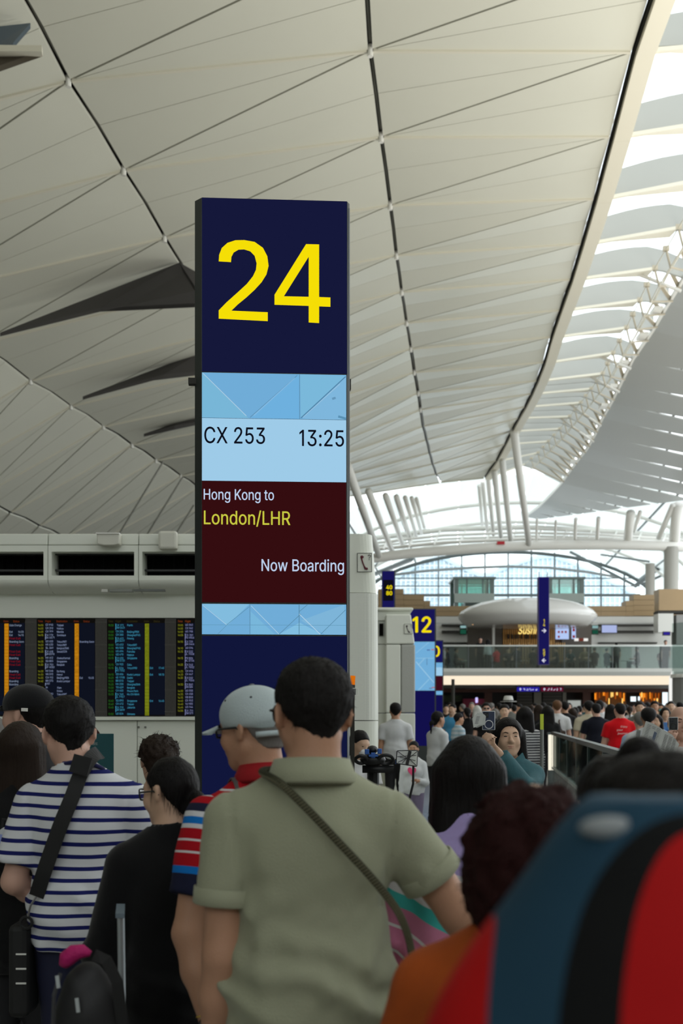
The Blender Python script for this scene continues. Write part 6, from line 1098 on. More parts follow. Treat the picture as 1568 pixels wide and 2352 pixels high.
HS = {}
def hair_build(style, s, hm, h, parent, xf, name='hair', length=.3, blades=0):
    e = lambda c, r, **k: ell([q*s for q in c], [q*s for q in r], **k)
    c = lambda a, b, ra, rb, **k: cap([q*s for q in a], [q*s for q in b], ra*s, rb*s, **k)
    L = [e((0, -.018, .042), (.086, .103, .094), k=.02)]
    amp = .002; fr = 260; hl_y = [-.13, -.06, -.034, -.02, .03, .06, .1]; hl_z = [-.088, -.08, -.02, .030, .022, .06, .082]; face = True
    if style == 'short': L = [e((0, -.018, .046), (.088, .104, .090), k=.02), c((0, -.056, .02), (0, -.05, -.055), .052, .034, k=.03)]; amp = .003; hl_z = [-.078, -.07, -.015, .034, .026, .06, .082]
    if style == 'crew': L = [e((0, -.016, .038), (.079, .099, .09), k=.02), c((0, -.055, .0), (0, -.05, -.05), .055, .046, k=.03)]; amp = .001; hl_z = [-.07, -.055, -.01, .03, .024, .06, .08]
    if style == 'thick': L = [e((0, -.02, .048), (.095, .108, .1), k=.02), c((0, -.062, .0), (0, -.06, -.06), .062, .05, k=.03), e((-.02, .03, .11), (.07, .07, .035), k=.03)]; amp = .004
    if style == 'curly': L = [e((0, -.02, .045), (.1, .112, .1), k=.02), c((0, -.06, .0), (0, -.06, -.06), .07, .06, k=.03)]; amp = .010; fr = 110
    if style == 'frizzy': L = [e((0, -.03, .0), (.128, .13, .125), k=.02), e((0, -.05, -.085), (.115, .11, .10), k=.05)]; amp = .010; fr = 85; hl_z = [-.3, -.3, -.3, -.3, -.2, .05, .07]
    if style == 'tied': L = [e((0, -.018, .04), (.081, .1, .091), k=.02), c((0, -.055, .0), (0, -.06, -.05), .058, .04, k=.03), e((0, -.125, -.045), (.035, .032, .035), k=.02), c((0, -.14, -.06), (0, -.14, -.2), .022, .012, k=.02)]; amp = .001; hl_z = [-.3, -.3, -.03, .028, .022, .06, .082]
    if style == 'topbun': L = [e((0, -.018, .04), (.084, .1, .091), k=.02), c((0, -.055, .0), (0, -.055, -.05), .06, .05, k=.03), e((.045, -.06, .135), (.045, .042, .036), k=.02)]; amp = .002
    if style in ('long', 'bob', 'medium'):
        le = {'long': length, 'bob': .14, 'medium': .22}[style]
        L = [e((0, -.02, .042), (.09, .106, .095), k=.02)]
        for x in (-.062, -.03, 0, .03, .062): L.append(c((x, -.045, .02), (x*1.5, -.06, -le), .045, .036, k=.04))
        for sx in (-1, 1): L.append(c((sx*.082, -.012, .03), (sx*.105, -.02, -le*.9), .02, .024, k=.03))
        amp = .0035; hl_z = [-2, -2, -2, -2, .064, .092]; hl_y = [-.2, -.05, .0, .03, .06, .1]
    if style == 'balding': L = [e((0, -.02, .02), (.082, .1, .08), k=.02), c((0, -.055, .0), (0, -.05, -.05), .056, .046, k=.03)]; amp = .001
    hy = np.array(hl_y)*s; hz = np.array(hl_z)*s
    def post(X, d):
        if style in ('long', 'bob', 'medium'):
            a = np.arctan2(X[:, 0], X[:, 1]+.03); d = d-.0012*np.sin(a*60+noise(X*V3(1, 1, .15), 30)*2.2)-.003*noise(X*V3(1, 1, .3), 22)
        else: d = d-amp*noise(X, fr)-.003*noise(X, 45)
        ln = np.interp(X[:, 1], hy, hz); d = np.maximum(d, (ln-X[:, 2])*.75)
        if style == 'balding': d = np.maximum(d, X[:, 2]-.045*s); d = np.maximum(d, X[:, 1]-.035*s)
        return d
    o = nmesh(name, L, h, hm, post, parent=parent, xf=xf)
    if blades:
        me = o.data; V = np.empty(len(me.vertices)*3); me.vertices.foreach_get('co', V); V = V.reshape(-1, 3); Nn = np.empty(len(V)*3); me.vertices.foreach_get('normal', Nn); Nn = Nn.reshape(-1, 3)
        up = xf[1]+xf[0].astype(np.float64) @ np.array((0, -.02, .02))*s
        pick = RNG.randint(0, len(V), blades); mb = MB()
        for i in pick:
            p = Vector(V[i]); n = Vector(Nn[i]); 
            if style in ('long', 'bob', 'medium', 'tied'): d = (n*.25+Vector((0, 0, -1))+Vector(RNG.normal(size=3)*.12)).normalized(); ln = RNG.uniform(.03, .07)
            elif style in ('frizzy', 'curly'): d = (n*.7+Vector(RNG.normal(size=3)*.6)).normalized(); ln = RNG.uniform(.012, .032)
            else:
                d = (n*.55+Vector((0, 0, -.35))+Vector(RNG.normal(size=3)*.35)).normalized(); ln = RNG.uniform(.008, .022)
            sd = d.cross(n).normalized()*.0011 if d.cross(n).length > .01 else Vector((.001, 0, 0)); q = p-n*.001
            m_ = q+d*ln*.5+n*.001; t = q+d*ln+Vector(RNG.normal(size=3)*.002)-Vector((0, 0, .15*ln))
            mb.add([q-sd, q+sd, m_+sd*.7, m_-sd*.7, t], [(0, 1, 2, 3), (3, 2, 4)])
        mb.build('stray_hair', hm, parent=parent, kind='stuff')
    return o

PANTS = mat('trousers_black', (.012, .012, .014), rough=.8); NAVY = mat('trousers_navy', (.012, .014, .04), rough=.8); SHOE = mat('shoe_black', (.02, .02, .02), rough=.5)
def cloth(n, c, rough=.85): return mat(n, c, rough=rough, spec=.15, bump=.25, bscale=300, sheen=.15, var=.05, vscale=6)
def person(label, x, Y, H=None, top=None, yaw=0, hy=0, hp=0, hr=0, g=1.0, sw=1.0, skin='a', hair='short', hmat='black', hx=0, L=None, R=None, shirt=None, pants=None, sleeve='short',
           hem=.50, t=.014, voxel=.014, hv=None, det=False, fem=False, group=None, px=None, hs=1.0, legs='stand', curl=(.35, .35), palms=None, fold=.004, blades=0, hl=.3, name='person', z0=0, lean=0, coll=None, skirt=False, legz=None, sl=None, seam=False, cat='person'):
    if px is not None: x = (px-784)*Y/F
    if top is not None: H = CZ+(HZ-top)*Y/F-z0-.012
    r = empty(name, (x, Y, z0), math.radians(yaw), label=label, cat=cat, group=group)
    hv = hv or voxel; s = hs*H/1.74*(1 if H > 1.35 else 1.12); shz = .788*H; shx = .112*H*sw*(.92 if fem else 1)
    ly = lean
    HC = V3(hx, .012*H+ly, H-.126*s); Rm = rotm(hp, hr, hy)
    L = L or ((-.02, .0, -.17), (.0, .03, -.145)); R = R or ((.02, .0, -.17), (.0, .03, -.145))
    LE = V3(-shx, ly*.9, shz-.012*H)+V3(*L[0])*H; LW = LE+V3(*L[1])*H; RE = V3(shx, ly*.9, shz-.012*H)+V3(*R[0])*H; RW = RE+V3(*R[1])*H
    B = lambda c, r_, k=.05, **kk: ell([q*H for q in c], [q*H for q in r_], k=k, **kk)
    bel = (g-1)*.5
    tor = [B((0, ly/H*.2, .52), (.092*g, .064*g, .075)), B((0, ly/H*.4+bel*.03, .61), ((.078 if fem else .088)*g, .06*g*(1+bel), .09)), B((0, ly/H*.8, .725), (.098*(g*.5+.5), .066*(g*.5+.5), .105)),
           cap((-.02*H, ly*.9, shz+.008*H), (-shx*.84, ly*.9, shz-.010*H), .036*H, .031*H, k=.05), cap((.02*H, ly*.9, shz+.008*H), (shx*.84, ly*.9, shz-.010*H), .036*H, .031*H, k=.05)]
    if fem: tor += [ell((-.045*H, ly+.045*H, .72*H), (.035*H,)*3, k=.04), ell((.045*H, ly+.045*H, .72*H), (.035*H,)*3, k=.04)]
    neck = [cap((0, ly*.9-.004*H, .80*H), HC+Rm @ V3(0, -.028*s, -.05*s), (.031 if fem else .036)*H*(.5+.5*g), (.028 if fem else .033)*H*(.5+.5*g), k=.03),
            cap((hx*.5, ly*.9-.008*H, .848*H), (-shx*.8, ly*.9-.004*H, shz+.004*H), .024*H, .017*H, k=.04), cap((hx*.5, ly*.9-.008*H, .848*H), (shx*.8, ly*.9-.004*H, shz+.004*H), .024*H, .017*H, k=.04)]
    ar = .0285*H*(g*.6+.4)*(.85 if fem else 1)
    arms = []
    for S_, E_, W_ in ((V3(-shx, ly*.9, shz-.012*H), LE, LW), (V3(shx, ly*.9, shz-.012*H), RE, RW)):
        arms += [cap(S_, E_, ar*1.08, ar*.9, k=.03), cap(E_, E_*.6+W_*.4, ar*.9, ar*.92, k=.02), cap(E_*.6+W_*.4, W_, ar*.92, ar*.58, k=.02)]
    pl = palms or ((1, 0, 0), (-1, 0, 0)); hsz = H/1.74*(.9 if fem else 1)
    hands = hand_prims(LW, LW-LE, pl[0], -1, curl[0], hsz)+hand_prims(RW, RW-RE, pl[1], 1, curl[1], hsz)
    lx = .048*H
    if legs == 'stand': K_ = ((-lx*1.05, .01*H, .28*H), (lx*1.05, .01*H, .28*H)); A_ = ((-lx*1.15, -.01*H, .045*H), (lx*1.15, -.01*H, .045*H))
    elif legs == 'walk': K_ = ((-lx, .07*H, .285*H), (lx, -.02*H, .28*H)); A_ = ((-lx, .10*H, .045*H), (lx, -.12*H, .055*H))
    elif legs == 'sit': K_ = ((-lx*1.3, .25*H, .5*H), (lx*1.3, .25*H, .5*H)); A_ = ((-lx*1.3, .24*H, .24*H), (lx*1.3, .24*H, .24*H))
    lg = []; pts = []; tp = .012*H/1.7
    for sx, k_, a_ in ((-1, K_[0], A_[0]), (1, K_[1], A_[1])):
        hip = (sx*lx, 0, .50*H); mid = tuple(k_[i]*.6+a_[i]*.4 for i in range(3))
        lg += [cap(hip, k_, .05*H*(g*.6+.4), .031*H, k=.03), cap(k_, mid, .031*H, .032*H, k=.02), cap(mid, a_, .032*H, .02*H, k=.02), cap((a_[0], a_[1]-.01*H, a_[2]-.02*H), (a_[0]*1.08, a_[1]+.085*H, a_[2]-.028*H), .021*H, .014*H, k=.02)]
        ct = [((a_[0], a_[1], a_[2]+.004*H), (0, 0, -1))]
        pts += [cap(hip, k_, .053*H*(g*.6+.4)+tp, .034*H+tp, k=.03), cap(k_, a_, .035*H+tp, .027*H+tp, k=.02, cuts=ct)]
    hd = xform(head_prims(s, det or voxel <= .012), Rm, HC)
    nmesh('body', tor+neck+arms+hands+lg+hd, voxel, SK[skin], parent=r)
    # trousers or skirt
    pel = [B((0, 0, .53), (.092*g+.01, .064*g+.01, .075), cuts=[((0, 0, (hem+.025)*H), (0, 0, 1))])]
    if skirt: pts = [ell((0, .0, .38*H), (.13*H, .11*H, .26*H), k=.03, cuts=[((0, 0, .2*H), (0, 0, -1)), ((0, 0, .58*H), (0, 0, 1))])]
    nmesh('skirt' if skirt else 'trousers', pel+pts, max(voxel, .014), pants or PANTS, lambda X, d: d-.003*noise(X, 25), parent=r)
    mb = MB()
    for (a_, sx) in ((A_[0], -1), (A_[1], 1)):
        mb = MB(); zz = a_[2]-.045*H; mb.ell((a_[0]*1.04, a_[1]+.032*H, zz+.024*H), (.030*H, .082*H, .026*H), 10, 6, -50, 90)
        mb.build('shoe', SHOE, smooth=True, parent=r)
    # shirt
    sh = []
    for p in tor+neck[1:]:
        p = dict(p)
        if p['t'] == 1: p['r'] = p['r']+t
        else: p['ra'] += t*.8; p['rb'] += t*.8
        p['lo'] = p['lo']-t; p['hi'] = p['hi']+t; sh.append(p)
    sh += [ell((0, bel*.02, hem*H+.07*H), (.096*H*g+t*1.8, .072*H*g*(1+bel*.5)+t*1.8, .11*H), k=.05)]
    slv = sl or (.62 if sleeve == 'short' else 1)
    for i, (S_, E_, W_) in enumerate(((V3(-shx, ly*.9, shz-.012*H), LE, LW), (V3(shx, ly*.9, shz-.012*H), RE, RW))):
        if sleeve == 'short':
            d_ = (E_-S_)/np.linalg.norm(E_-S_); q = S_+(E_-S_)*slv
            sh.append(cap(S_, S_+(E_-S_)*(slv+.15), ar*1.06+t*.8, ar*1.12+t*1.6, k=.035, cuts=[(q, d_)]))
        elif sleeve == 'long':
            d_ = (W_-E_)/np.linalg.norm(W_-E_); q = E_+(W_-E_)*.93
            sh += [cap(S_, E_, ar*1.08+t*.8, ar*1.0+t, k=.035), cap(E_, E_+(W_-E_)*1.05, ar*1.0+t, ar*.75+t, k=.02, cuts=[(q, d_)])]
    hemz = hem*H; nb = HC+Rm @ V3(0, -.03*s, -.1*s); nr = .043*H*(.5+.5*g)
    def post(X, d):
        yy = X[:, 2]-.8*H
        fo = noise(X*V3(1.2, 1.2, .35), 17)+.5*noise(X*V3(1, 1, .8)+.3, 34)
        wgt = np.clip((.86*H-X[:, 2])/(.25*H), .15, 1)
        cr = np.sin(X[:, 0]*34+X[:, 2]*15+2.4*noise(X*V3(1, .5, .6), 8))+np.sin(X[:, 0]*-29+X[:, 2]*21+1+2.2*noise(X*V3(1, .5, .6)+2, 7)); d = d-fold*1.1*np.maximum(cr-.8, 0)**1.4*wgt
        d = d-fold*fo*wgt-.0035*np.sin((X[:, 2]*1.0+X[:, 0]*.5)*60+2.5*noise(X, 9))*np.clip((.66*H-X[:, 2])/(.1*H), 0, 1)*(fold/.004)
        if seam:
            ax_ = np.abs(X[:, 0])-(shx*1.0-(.80*H-X[:, 2])*.12); d = d+.006*np.exp(-(ax_/.008)**2)*(X[:, 2] > .66*H)+.003*np.exp(-((X[:, 2]-.765*H-.0*X[:, 0])/.006)**2)*0
        d = np.maximum(d, hemz-X[:, 2]+.006*np.sin(X[:, 0]*14))
        cy = X[:, 1]-ly*.9; front = np.clip(cy/.06, -1, 1)
        rem = np.maximum(np.sqrt((X[:, 0]-hx*.6)**2+(cy-.004)**2)-nr, (.842-.022*front)*H-X[:, 2])
        return np.maximum(d, -rem)
    if shirt is not None: nmesh('shirt', sh, voxel, shirt, post, parent=r)
    xf = (Rm, HC)
    if hair: hair_build(hair, s, HM[hmat], hv, r, xf, length=hl, blades=blades)
    r['_'] = 0; del r['_']
    info = dict(root=r, HC=HC, Rm=Rm, s=s, LE=LE, LW=LW, RE=RE, RW=RW, H=H, shx=shx, shz=shz, ar=ar)
    return info
def hl_(I, p): return I['Rm'] @ (V3(*p)*I['s'])+I['HC']
def headpart(I, name, mb, m, smooth=False):
    V = (np.array(mb.V, f32)*I['s']) @ I['Rm'].T+I['HC']; mb.V = [tuple(map(float, v)) for v in V]
    return mb.build(name, m, smooth=smooth, parent=I['root'])
M_eye = mat('eye_dark', (.01, .008, .006), rough=.15); M_lip = mat('lip', (.32, .10, .08), rough=.45)
def face(I, lips=True, brows=True, eyew=.011):
    for sx in (-1, 1):
        mb = MB(); mb.ell((sx*.03, .0865, .0085), (eyew, .004, .0042), 10, 6); headpart(I, 'eye', mb, M_eye, True)
        if brows: mb = MB(); mb.tube([(sx*.014, .095, .0275), (sx*.03, .092, .033), (sx*.047, .08, .029)], [.0022, .003, .0015], 6); headpart(I, 'eyebrow', mb, HM['brown'], True)
    if lips: mb = MB(); mb.ell((0, .0915, -.0535), (.021, .0055, .0042), 12, 6); mb.ell((0, .0905, -.061), (.017, .0055, .0048), 12, 6); headpart(I, 'lips', mb, M_lip, True)
def glasses(I, m, lens=None, r=.0022, w_=.026, h=.018, z=.012):
    for sx in (-1, 1):
        pts = [(sx*.033+w_*math.copysign(abs(math.cos(t))**.7, math.cos(t)), .104-.012*abs(math.copysign(1, sx)*math.cos(t))*(1 if math.cos(t)*sx > 0 else 0), z+h*math.copysign(abs(math.sin(t))**.7, math.sin(t))) for t in [k*2*math.pi/16 for k in range(16)]]
        mb = MB(); mb.tube(pts, r, 6, closed=True); mb.tube([(sx*(.033+w_), .093, z+.006), (sx*.081, .06, z+.006), (sx*.085, .0, z+.004), (sx*.084, -.022, z-.012)], r, 6); headpart(I, 'glasses_frame', mb, m, True)
        if lens:
            c = (sx*.033, .102, z); mb = MB(); V = [c]+pts; mb.add(V, [(0, 1+k, 1+(k+1) % 16) for k in range(16)]); headpart(I, 'lens', mb, lens)
    mb = MB(); mb.tube([(-.009, .104, z+.005), (.009, .104, z+.005)], r, 6); headpart(I, 'bridge', mb, m, True)
def collar(I, m, z0=.842, z1=.872, r0=.052, r1=.044, th=.006, back=.012, yo=-.004, **k):
    """turned-down collar round the neck"""
    H = I['H']; V = []; n = 28; prof = ((r1-.004/H, z1-.010), (r1, z1), (r1+.005, z1+.001), (r0+.006, z0+.002), (r0+.004, z0-.004), (r0, z0+.004))
    for rr, zz in prof:
        for q in range(n):
            a = -math.pi/2+2*math.pi*q/n; c = max(0, -math.sin(a)); f = max(0, math.sin(a))
            V.append((rr*H*math.cos(a)*1.08, yo*H+rr*H*math.sin(a)*.98, (zz+back*c*.6-.035*f**2)*H))
    mb = MB(); mb.add(V, [(j*n+q, j*n+(q+1) % n, (j+1)*n+(q+1) % n, (j+1)*n+q) for j in range(len(prof)-1) for q in range(n)])
    o = mb.build('collar', m, smooth=True, parent=I['root']); return o
def surf(I, x, z, side=-1, g=1.0, off=.02):
    """rough torso surface point: side -1 = back"""
    H = I['H']; a = (.105 if z > .66*H else .098)*H*g; b = (.078 if z > .62*H else .074)*H*g
    if z > .80*H: b *= max(.25, 1-(z/H-.80)*9)
    return (x, side*(b*math.sqrt(max(.02, 1-(x/(a*1.15))**2))+off), z)
# ============================================================= NEAR FIGURES
C_ol = cloth('polo_sage', s2l((152, 154, 130)))
I = person('man in sage green polo shirt seen from behind in front of the pylon', 0, 2.74, px=716, top=1507, yaw=3, hy=17, hp=-4, skin='a', hair='short', hmat='soft', shirt=C_ol, g=1.12, sw=1.0, hs=1.07, t=.014, voxel=.0095, hv=.006,
           L=((-.012, -.005, -.185), (-.012, .03, -.155)), R=((.098, .02, -.135), (.075, .07, -.12)), hem=.47, fold=.010, blades=2600, sl=.61, det=True, seam=True)
collar(I, C_ol, z0=.829, z1=.861, r0=.055, r1=.0445, back=.010)
glasses(I, M_blk, mat('lens_dark', (.012, .012, .014), rough=.08), r=.0028, w_=.031, h=.024, z=.012)
def cuff(I, e0, e1, frac, rr, m, name='sleeve_cuff', ln=.04):
    a = Vector(map(float, e0)); b = Vector(map(float, e1)); p = a.lerp(b, frac); d = (b-a).normalized()
    MB().tube([p-d*ln, p-d*ln*.97, p-d*.001, p+d*.002, p+d*.002], [rr-.004, rr-.0005, rr+.0005, rr-.003, rr-.012], 28, caps=False).build(name, m, smooth=True, parent=I['root'])
H = I['H']; ar = I['ar']
cuff(I, (-I['shx'], 0, I['shz']-.012*H), I['LE'], .615, ar*1.10+.0222, C_ol); cuff(I, (I['shx'], 0, I['shz']-.012*H), I['RE'], .615, ar*1.10+.0222, C_ol)
# braided cord sling of the polo man, worn across the back
def wloc(I, p): return I['root'].matrix_basis @ Vector(p)
M_cord = mat('cord_olive', (.035, .035, .014), rough=.8, bump=1, bscale=250)
def sling(I, pts, r, m, label, name='sling_strap', cat='strap', ribbon=None, nrm=(0, -1, 0)):
    q = [wloc(I, p) for p in pts]; r0 = empty(name, q[0], label=label, cat=cat); q = [p-q[0] for p in q]
    # smooth
    Q = [];
    for i in range(len(q)-1):
        p0, p1, p2, p3 = q[max(i-1, 0)], q[i], q[i+1], q[min(i+2, len(q)-1)]
        for k in range(6):
            t = k/6; Q.append(.5*((2*p1)+(p2-p0)*t+(2*p0-5*p1+4*p2-p3)*t*t+(3*p1-p0-3*p2+p3)*t**3))
    Q.append(q[-1]); mb = MB()
    if ribbon: mb.ribbon(Q, ribbon, nrm, .004)
    else: mb.tube(Q, r, 8)
    mb.build('strap', m, smooth=not ribbon, parent=r0); return r0, Q
bz = lambda px, py, y=-.14: ((px-784)*(2.74+y)/F+.0717-.0, y, CZ+(HZ-py)*(2.74+y)/F)
S1, Q = sling(I, [bz(640, 1768, .05), bz(600, 1772, -.035), bz(640, 1800, -.10), bz(700, 1860, -.135), bz(765, 1930, -.15), bz(830, 2000, -.155), bz(885, 2065, -.15), bz(915, 2110, -.13), bz(937, 2170, -.10), bz(945, 2240, -.09), bz(946, 2330, -.09)], .0095, M_cord, 'olive braided cord sling worn across the sage polo')
mb = MB()
for k in range(0, len(Q)-1):
    d = (Q[k+1]-Q[k])
    for f in (0, .5): p = Q[k]+d*f; mb.obox(p+Vector((-.007, -.0095, -.004)), p+Vector((.007, -.0095, .004)), .003, .003)
mb.build('braid_fleck', mat('cord_fleck', (.12, .11, .06)), parent=S1, kind='stuff')
# man in grey cap
M_pl = bands('polo_red_bands', [(0, (.010, .012, .035)), (1.30, (.010, .012, .035)), (1.325, s2l((10, 110, 190))), (1.352, s2l((170, 12, 25))), (1.385, (.6, .6, .6)), (1.39, s2l((165, 10, 25))), (1.415, (.6, .6, .6)), (1.42, s2l((165, 10, 25))), (1.45, (.6, .6, .6)), (1.455, s2l((165, 10, 25)))], wave=.02, wscale=5)
I = person('man in grey baseball cap and red striped polo with hands behind him', 0, 3.3, px=618, hx=-.045, top=1574, yaw=22, hy=38, hp=-6, skin='a', hair='crew', hmat='grey', shirt=None, g=1.0, voxel=.0085, hv=.006, det=True,
           L=((-.04, -.03, -.185), (.028, -.045, -.15)), R=((.03, -.03, -.18), (-.06, -.09, -.14)), hem=.5, curl=(.55, .25), palms=((1, -.3, 0), (0, -1, 0)))
H = I['H']; shx, shz, ar = I['shx'], I['shz'], I['ar']
def tee(I, m, slv, t=.014, v=.009, g=1.0, hem=.5, sm=None, fold=.004, cutl=True):
    H = I['H']; shx, shz, ar = I['shx'], I['shz'], I['ar']; sh = []
    B = lambda c, r_, k=.05, **kk: ell([q*H for q in c], [q*H+t for q in r_], k=k, **kk)
    body = [B((0, 0, .52), (.092*g, .064*g, .075)), B((0, 0, .61), (.088*g, .06*g, .09)), B((0, 0, .725), (.098, .066, .105)), cap((-.02*H, 0, shz+.008*H), (-shx*.84, 0, shz-.010*H), .036*H+t*.8, .031*H+t*.8, k=.05), cap((.02*H, 0, shz+.008*H), (shx*.84, 0, shz-.010*H), .036*H+t*.8, .031*H+t*.8, k=.05),
            cap((-.02, -.008*H, .848*H), (-shx*.8, -.004*H, shz+.004*H), .024*H+t*.6, .017*H+t*.6, k=.04), cap((0, -.008*H, .848*H), (shx*.85, -.004*H, shz+.008*H), .022*H+t*.8, .024*H+t*.8, k=.04), B((0, 0, hem+.07), (.094, .068, .10))]
    def post(X, d):
        d = d-fold*noise(X*V3(1.2, 1.2, .35), 17); d = np.maximum(d, hem*H-X[:, 2]); front = np.clip(X[:, 1]/.06, -1, 1)
        return np.maximum(d, -np.maximum(np.sqrt(X[:, 0]**2+X[:, 1]**2)-.043*H, (.842-.022*front)*H-X[:, 2]))
    for S_, E_ in ((V3(-shx, 0, shz-.012*H), I['LE']), (V3(shx, 0, shz-.012*H), I['RE'])):
        d_ = (E_-S_)/np.linalg.norm(E_-S_); q = S_+(E_-S_)*slv; sh.append([cap(S_, S_+(E_-S_)*(slv+.15), ar*1.07+t+.002, ar*1.12+t*1.6, k=.035, cuts=[(q, d_)])])
    nmesh('shirt', body+sh[0]+sh[1] if not sm else body, v, m, post, parent=I['root'])
    if sm:
        for a in sh: nmesh('sleeve', a, v, sm, lambda X, d: d-fold*noise(X, 20), parent=I['root'])
d_ = Vector(map(float, I['LE']))-Vector((-shx, 0, shz)); ds = d_.normalized()
zs = shz
M_sl = bands('sleeve_red_bands', [(-.2, s2l((165, 10, 25))), (-.05, (.6, .6, .6)), (-.044, s2l((165, 10, 25))), (-.018, (.01, .012, .035)), (.006, (.6, .6, .62)), (.022, s2l((10, 110, 190))), (.042, (.6, .6, .62)), (.055, s2l((165, 10, 25))), (.085, (.6, .6, .6)), (.091, s2l((165, 10, 25))), (.12, (.6, .6, .6)), (.126, s2l((165, 10, 25))), (.162, s2l((10, 110, 190))), (.182, (.010, .012, .035))], vec=tuple(ds), offs=-shx*ds.x*1.0+shz*ds.z, wave=.006, wscale=8)
tee(I, M_pl, .68, sm=M_sl, t=.016, hem=.5)
collar(I, mat('collar_red', s2l((150, 8, 20)), rough=.8), z0=.84, z1=.868, r0=.055, r1=.045)
glasses(I, M_blk, glassm('lens_clear', (.9, .9, .9), .3), r=.0032, w_=.025, h=.017, z=.006)
M_cap = cloth('cap_grey', s2l((178, 190, 192)))
s = I['s']
def xfm(I): return (I['Rm'], I['HC'])
def cp(c, r_, **k): return ell([q*s for q in c], [q*s for q in r_], **k)
nmesh('cap', [cp((0, -.012, .05), (.093, .112, .088), k=.01, cuts=[((0, 0, .018*s), (0, -.12, -1))]), cp((0, -.03, .03), (.088, .096, .06), k=.02, cuts=[((0, 0, .012*s), (0, .15, -1))])], .006, M_cap,
      lambda X, d: np.maximum(d-.0012*np.sin(np.arctan2(X[:, 0], X[:, 1])*3)*0, -np.maximum(np.sqrt(X[:, 0]**2+(X[:, 2]-.012*s)**2)-.036*s, X[:, 1]+.02*s)), parent=I['root'], xf=xfm(I))
mb = MB(); V = []; n = 14
for j in range(6):
    rr = j/5
    for q in range(n):
        a = math.pi*(.08+.84*q/(n-1)); V.append(((.085+.0*rr)*math.cos(a)*1.0, .045+(.05+.075*rr)*math.sin(a)**.7, .035-.018*rr-.014*abs(math.cos(a))))
mb.add(V, [(j*n+q, j*n+q+1, (j+1)*n+q+1, (j+1)*n+q) for j in range(5) for q in range(n-1)]); mb.add([(v[0], v[1], v[2]-.005) for v in V], [(j*n+q, (j+1)*n+q, (j+1)*n+q+1, j*n+q+1) for j in range(5) for q in range(n-1)])
headpart(I, 'cap_brim', mb, M_cap, True)
mb = MB(); mb.tube([(.085*math.cos(a), -.022-.092*math.sin(a), -.016) for a in [math.pi*(.15+.7*k/14) for k in range(15)]], .009, 6); headpart(I, 'cap_strap', mb, M_cap, True)
mb = MB(); mb.ell((0, -.012, .138), (.009, .009, .005)); headpart(I, 'cap_button', mb, mat('button_grey', (.12, .13, .14)), True)
for a in (2.5, 3.6, .6, -.5):
    mb = MB(); mb.ell((.078*math.cos(a), -.012+.094*math.sin(a), .096), (.004, .004, .004)); headpart(I, 'eyelet', mb, M_blk)
W = Vector(map(float, I['LW'])); E = Vector(map(float, I['LE'])); d = (W-E).normalized()
M_gold = mat('gold', (.55, .38, .08), rough=.25, metal=1)
def band(I, p, d, r_, w_, m, name, n=20):
    MB().tube([p-d*w_/2, p-d*w_*.49, p+d*w_*.49, p+d*w_/2], [r_-.002, r_, r_, r_-.002], n).build(name, m, smooth=True, parent=I['root'])
band(I, W-d*.012, d, .030, .018, M_blk, 'watch_strap'); MB().ell(tuple(W-d*.012+Vector((-.03, -.01, 0))), (.006, .016, .018)).build('watch_face', mat('watch_black', (.02, .02, .02), rough=.1), parent=I['root'])
mb = MB()
for k in range(22):
    a = 2*math.pi*k/22; u = d.orthogonal().normalized(); v = d.cross(u); c = W-d*.04+(u*math.cos(a)+v*math.sin(a))*.031; mb.ell(tuple(c), (.0045, .0045, .0035), 6, 4)
mb.build('chain_bracelet', M_gold, smooth=True, parent=I['root'])
# grey backpack strap on his far shoulder, with the pack in front of him
sling(I, [(-.08, .13, 1.22), (-.085, .085, 1.35), (-.09, .0, 1.412), (-.09, -.05, 1.392), (-.092, -.10, 1.31), (-.095, -.125, 1.18)], 0, mat('strap_grey', (.085, .075, .072), rough=.8), 'wide grey bag strap over the shoulder of the red striped polo', ribbon=.055, nrm=[(0, 1, 0)]+[(0, .7, .7)]*5+[(0, 0, 1)]*8+[(0, -.5, .8)]*6+[(0, -1, .3)]*20)
# man in striped tee
I = person('man in white tee with navy stripes and a black bag strap', 0, 4.0, px=192, hx=-.062, top=1597, yaw=-4, hy=30, hp=-12, skin='c', hair='short', hmat='black', shirt=stripes('tee_navy_stripes', (.62, .63, .65), s2l((22, 28, 92)), .0405, .34, wave=.05, wscale=2.2), g=1.0, sw=.98, hs=1.08,
           voxel=.010, hv=.007, det=True, L=((-.035, -.02, -.165), (.045, .1, -.06)), R=((.04, .03, -.14), (.0, .14, .0)), hem=.475, t=.022, pants=NAVY, fold=.007, blades=1800, sl=.78, seam=True)
glasses(I, mat('silver', (.5, .5, .5), metal=1, rough=.3), glassm('lens_clear', (1, 1, 1), .2), r=.0018)
mb = MB(); H = I['H']; n = 24
mb.tube([(.047*H*math.cos(a), .047*H*math.sin(a)-.004, (.846-.020*math.sin(a))*H) for a in [k*2*math.pi/n for k in range(n)]], .008, 6, closed=True); mb.build('neckband', cloth('navy_trim', s2l((22, 24, 70))), smooth=True, parent=I['root'])
MB().tube([(-.05, -.055, .835*H), (-.05, -.105, .795*H), (.035, -.105, .795*H), (.035, -.055, .835*H)], .0012, 4).build('label_stitching', M_blk, parent=I['root'])
cy = lambda px, py, y: ((px-192)*(4+y)/F, y, CZ+(HZ-py)*(4+y)/F)
M_strap = mat('strap_black', (.008, .008, .008), rough=.7)
S3, Q = sling(I, [cy(225, 1728, .03), cy(222, 1738, -.05), cy(210, 1775, -.115), cy(195, 1830, -.145), cy(172, 1890, -.155), cy(150, 1950, -.155), cy(128, 2010, -.15), cy(108, 2060, -.13)], 0, M_strap, 'broad black bag strap crossing the navy striped tee', ribbon=.052, nrm=(0, -1, 0))
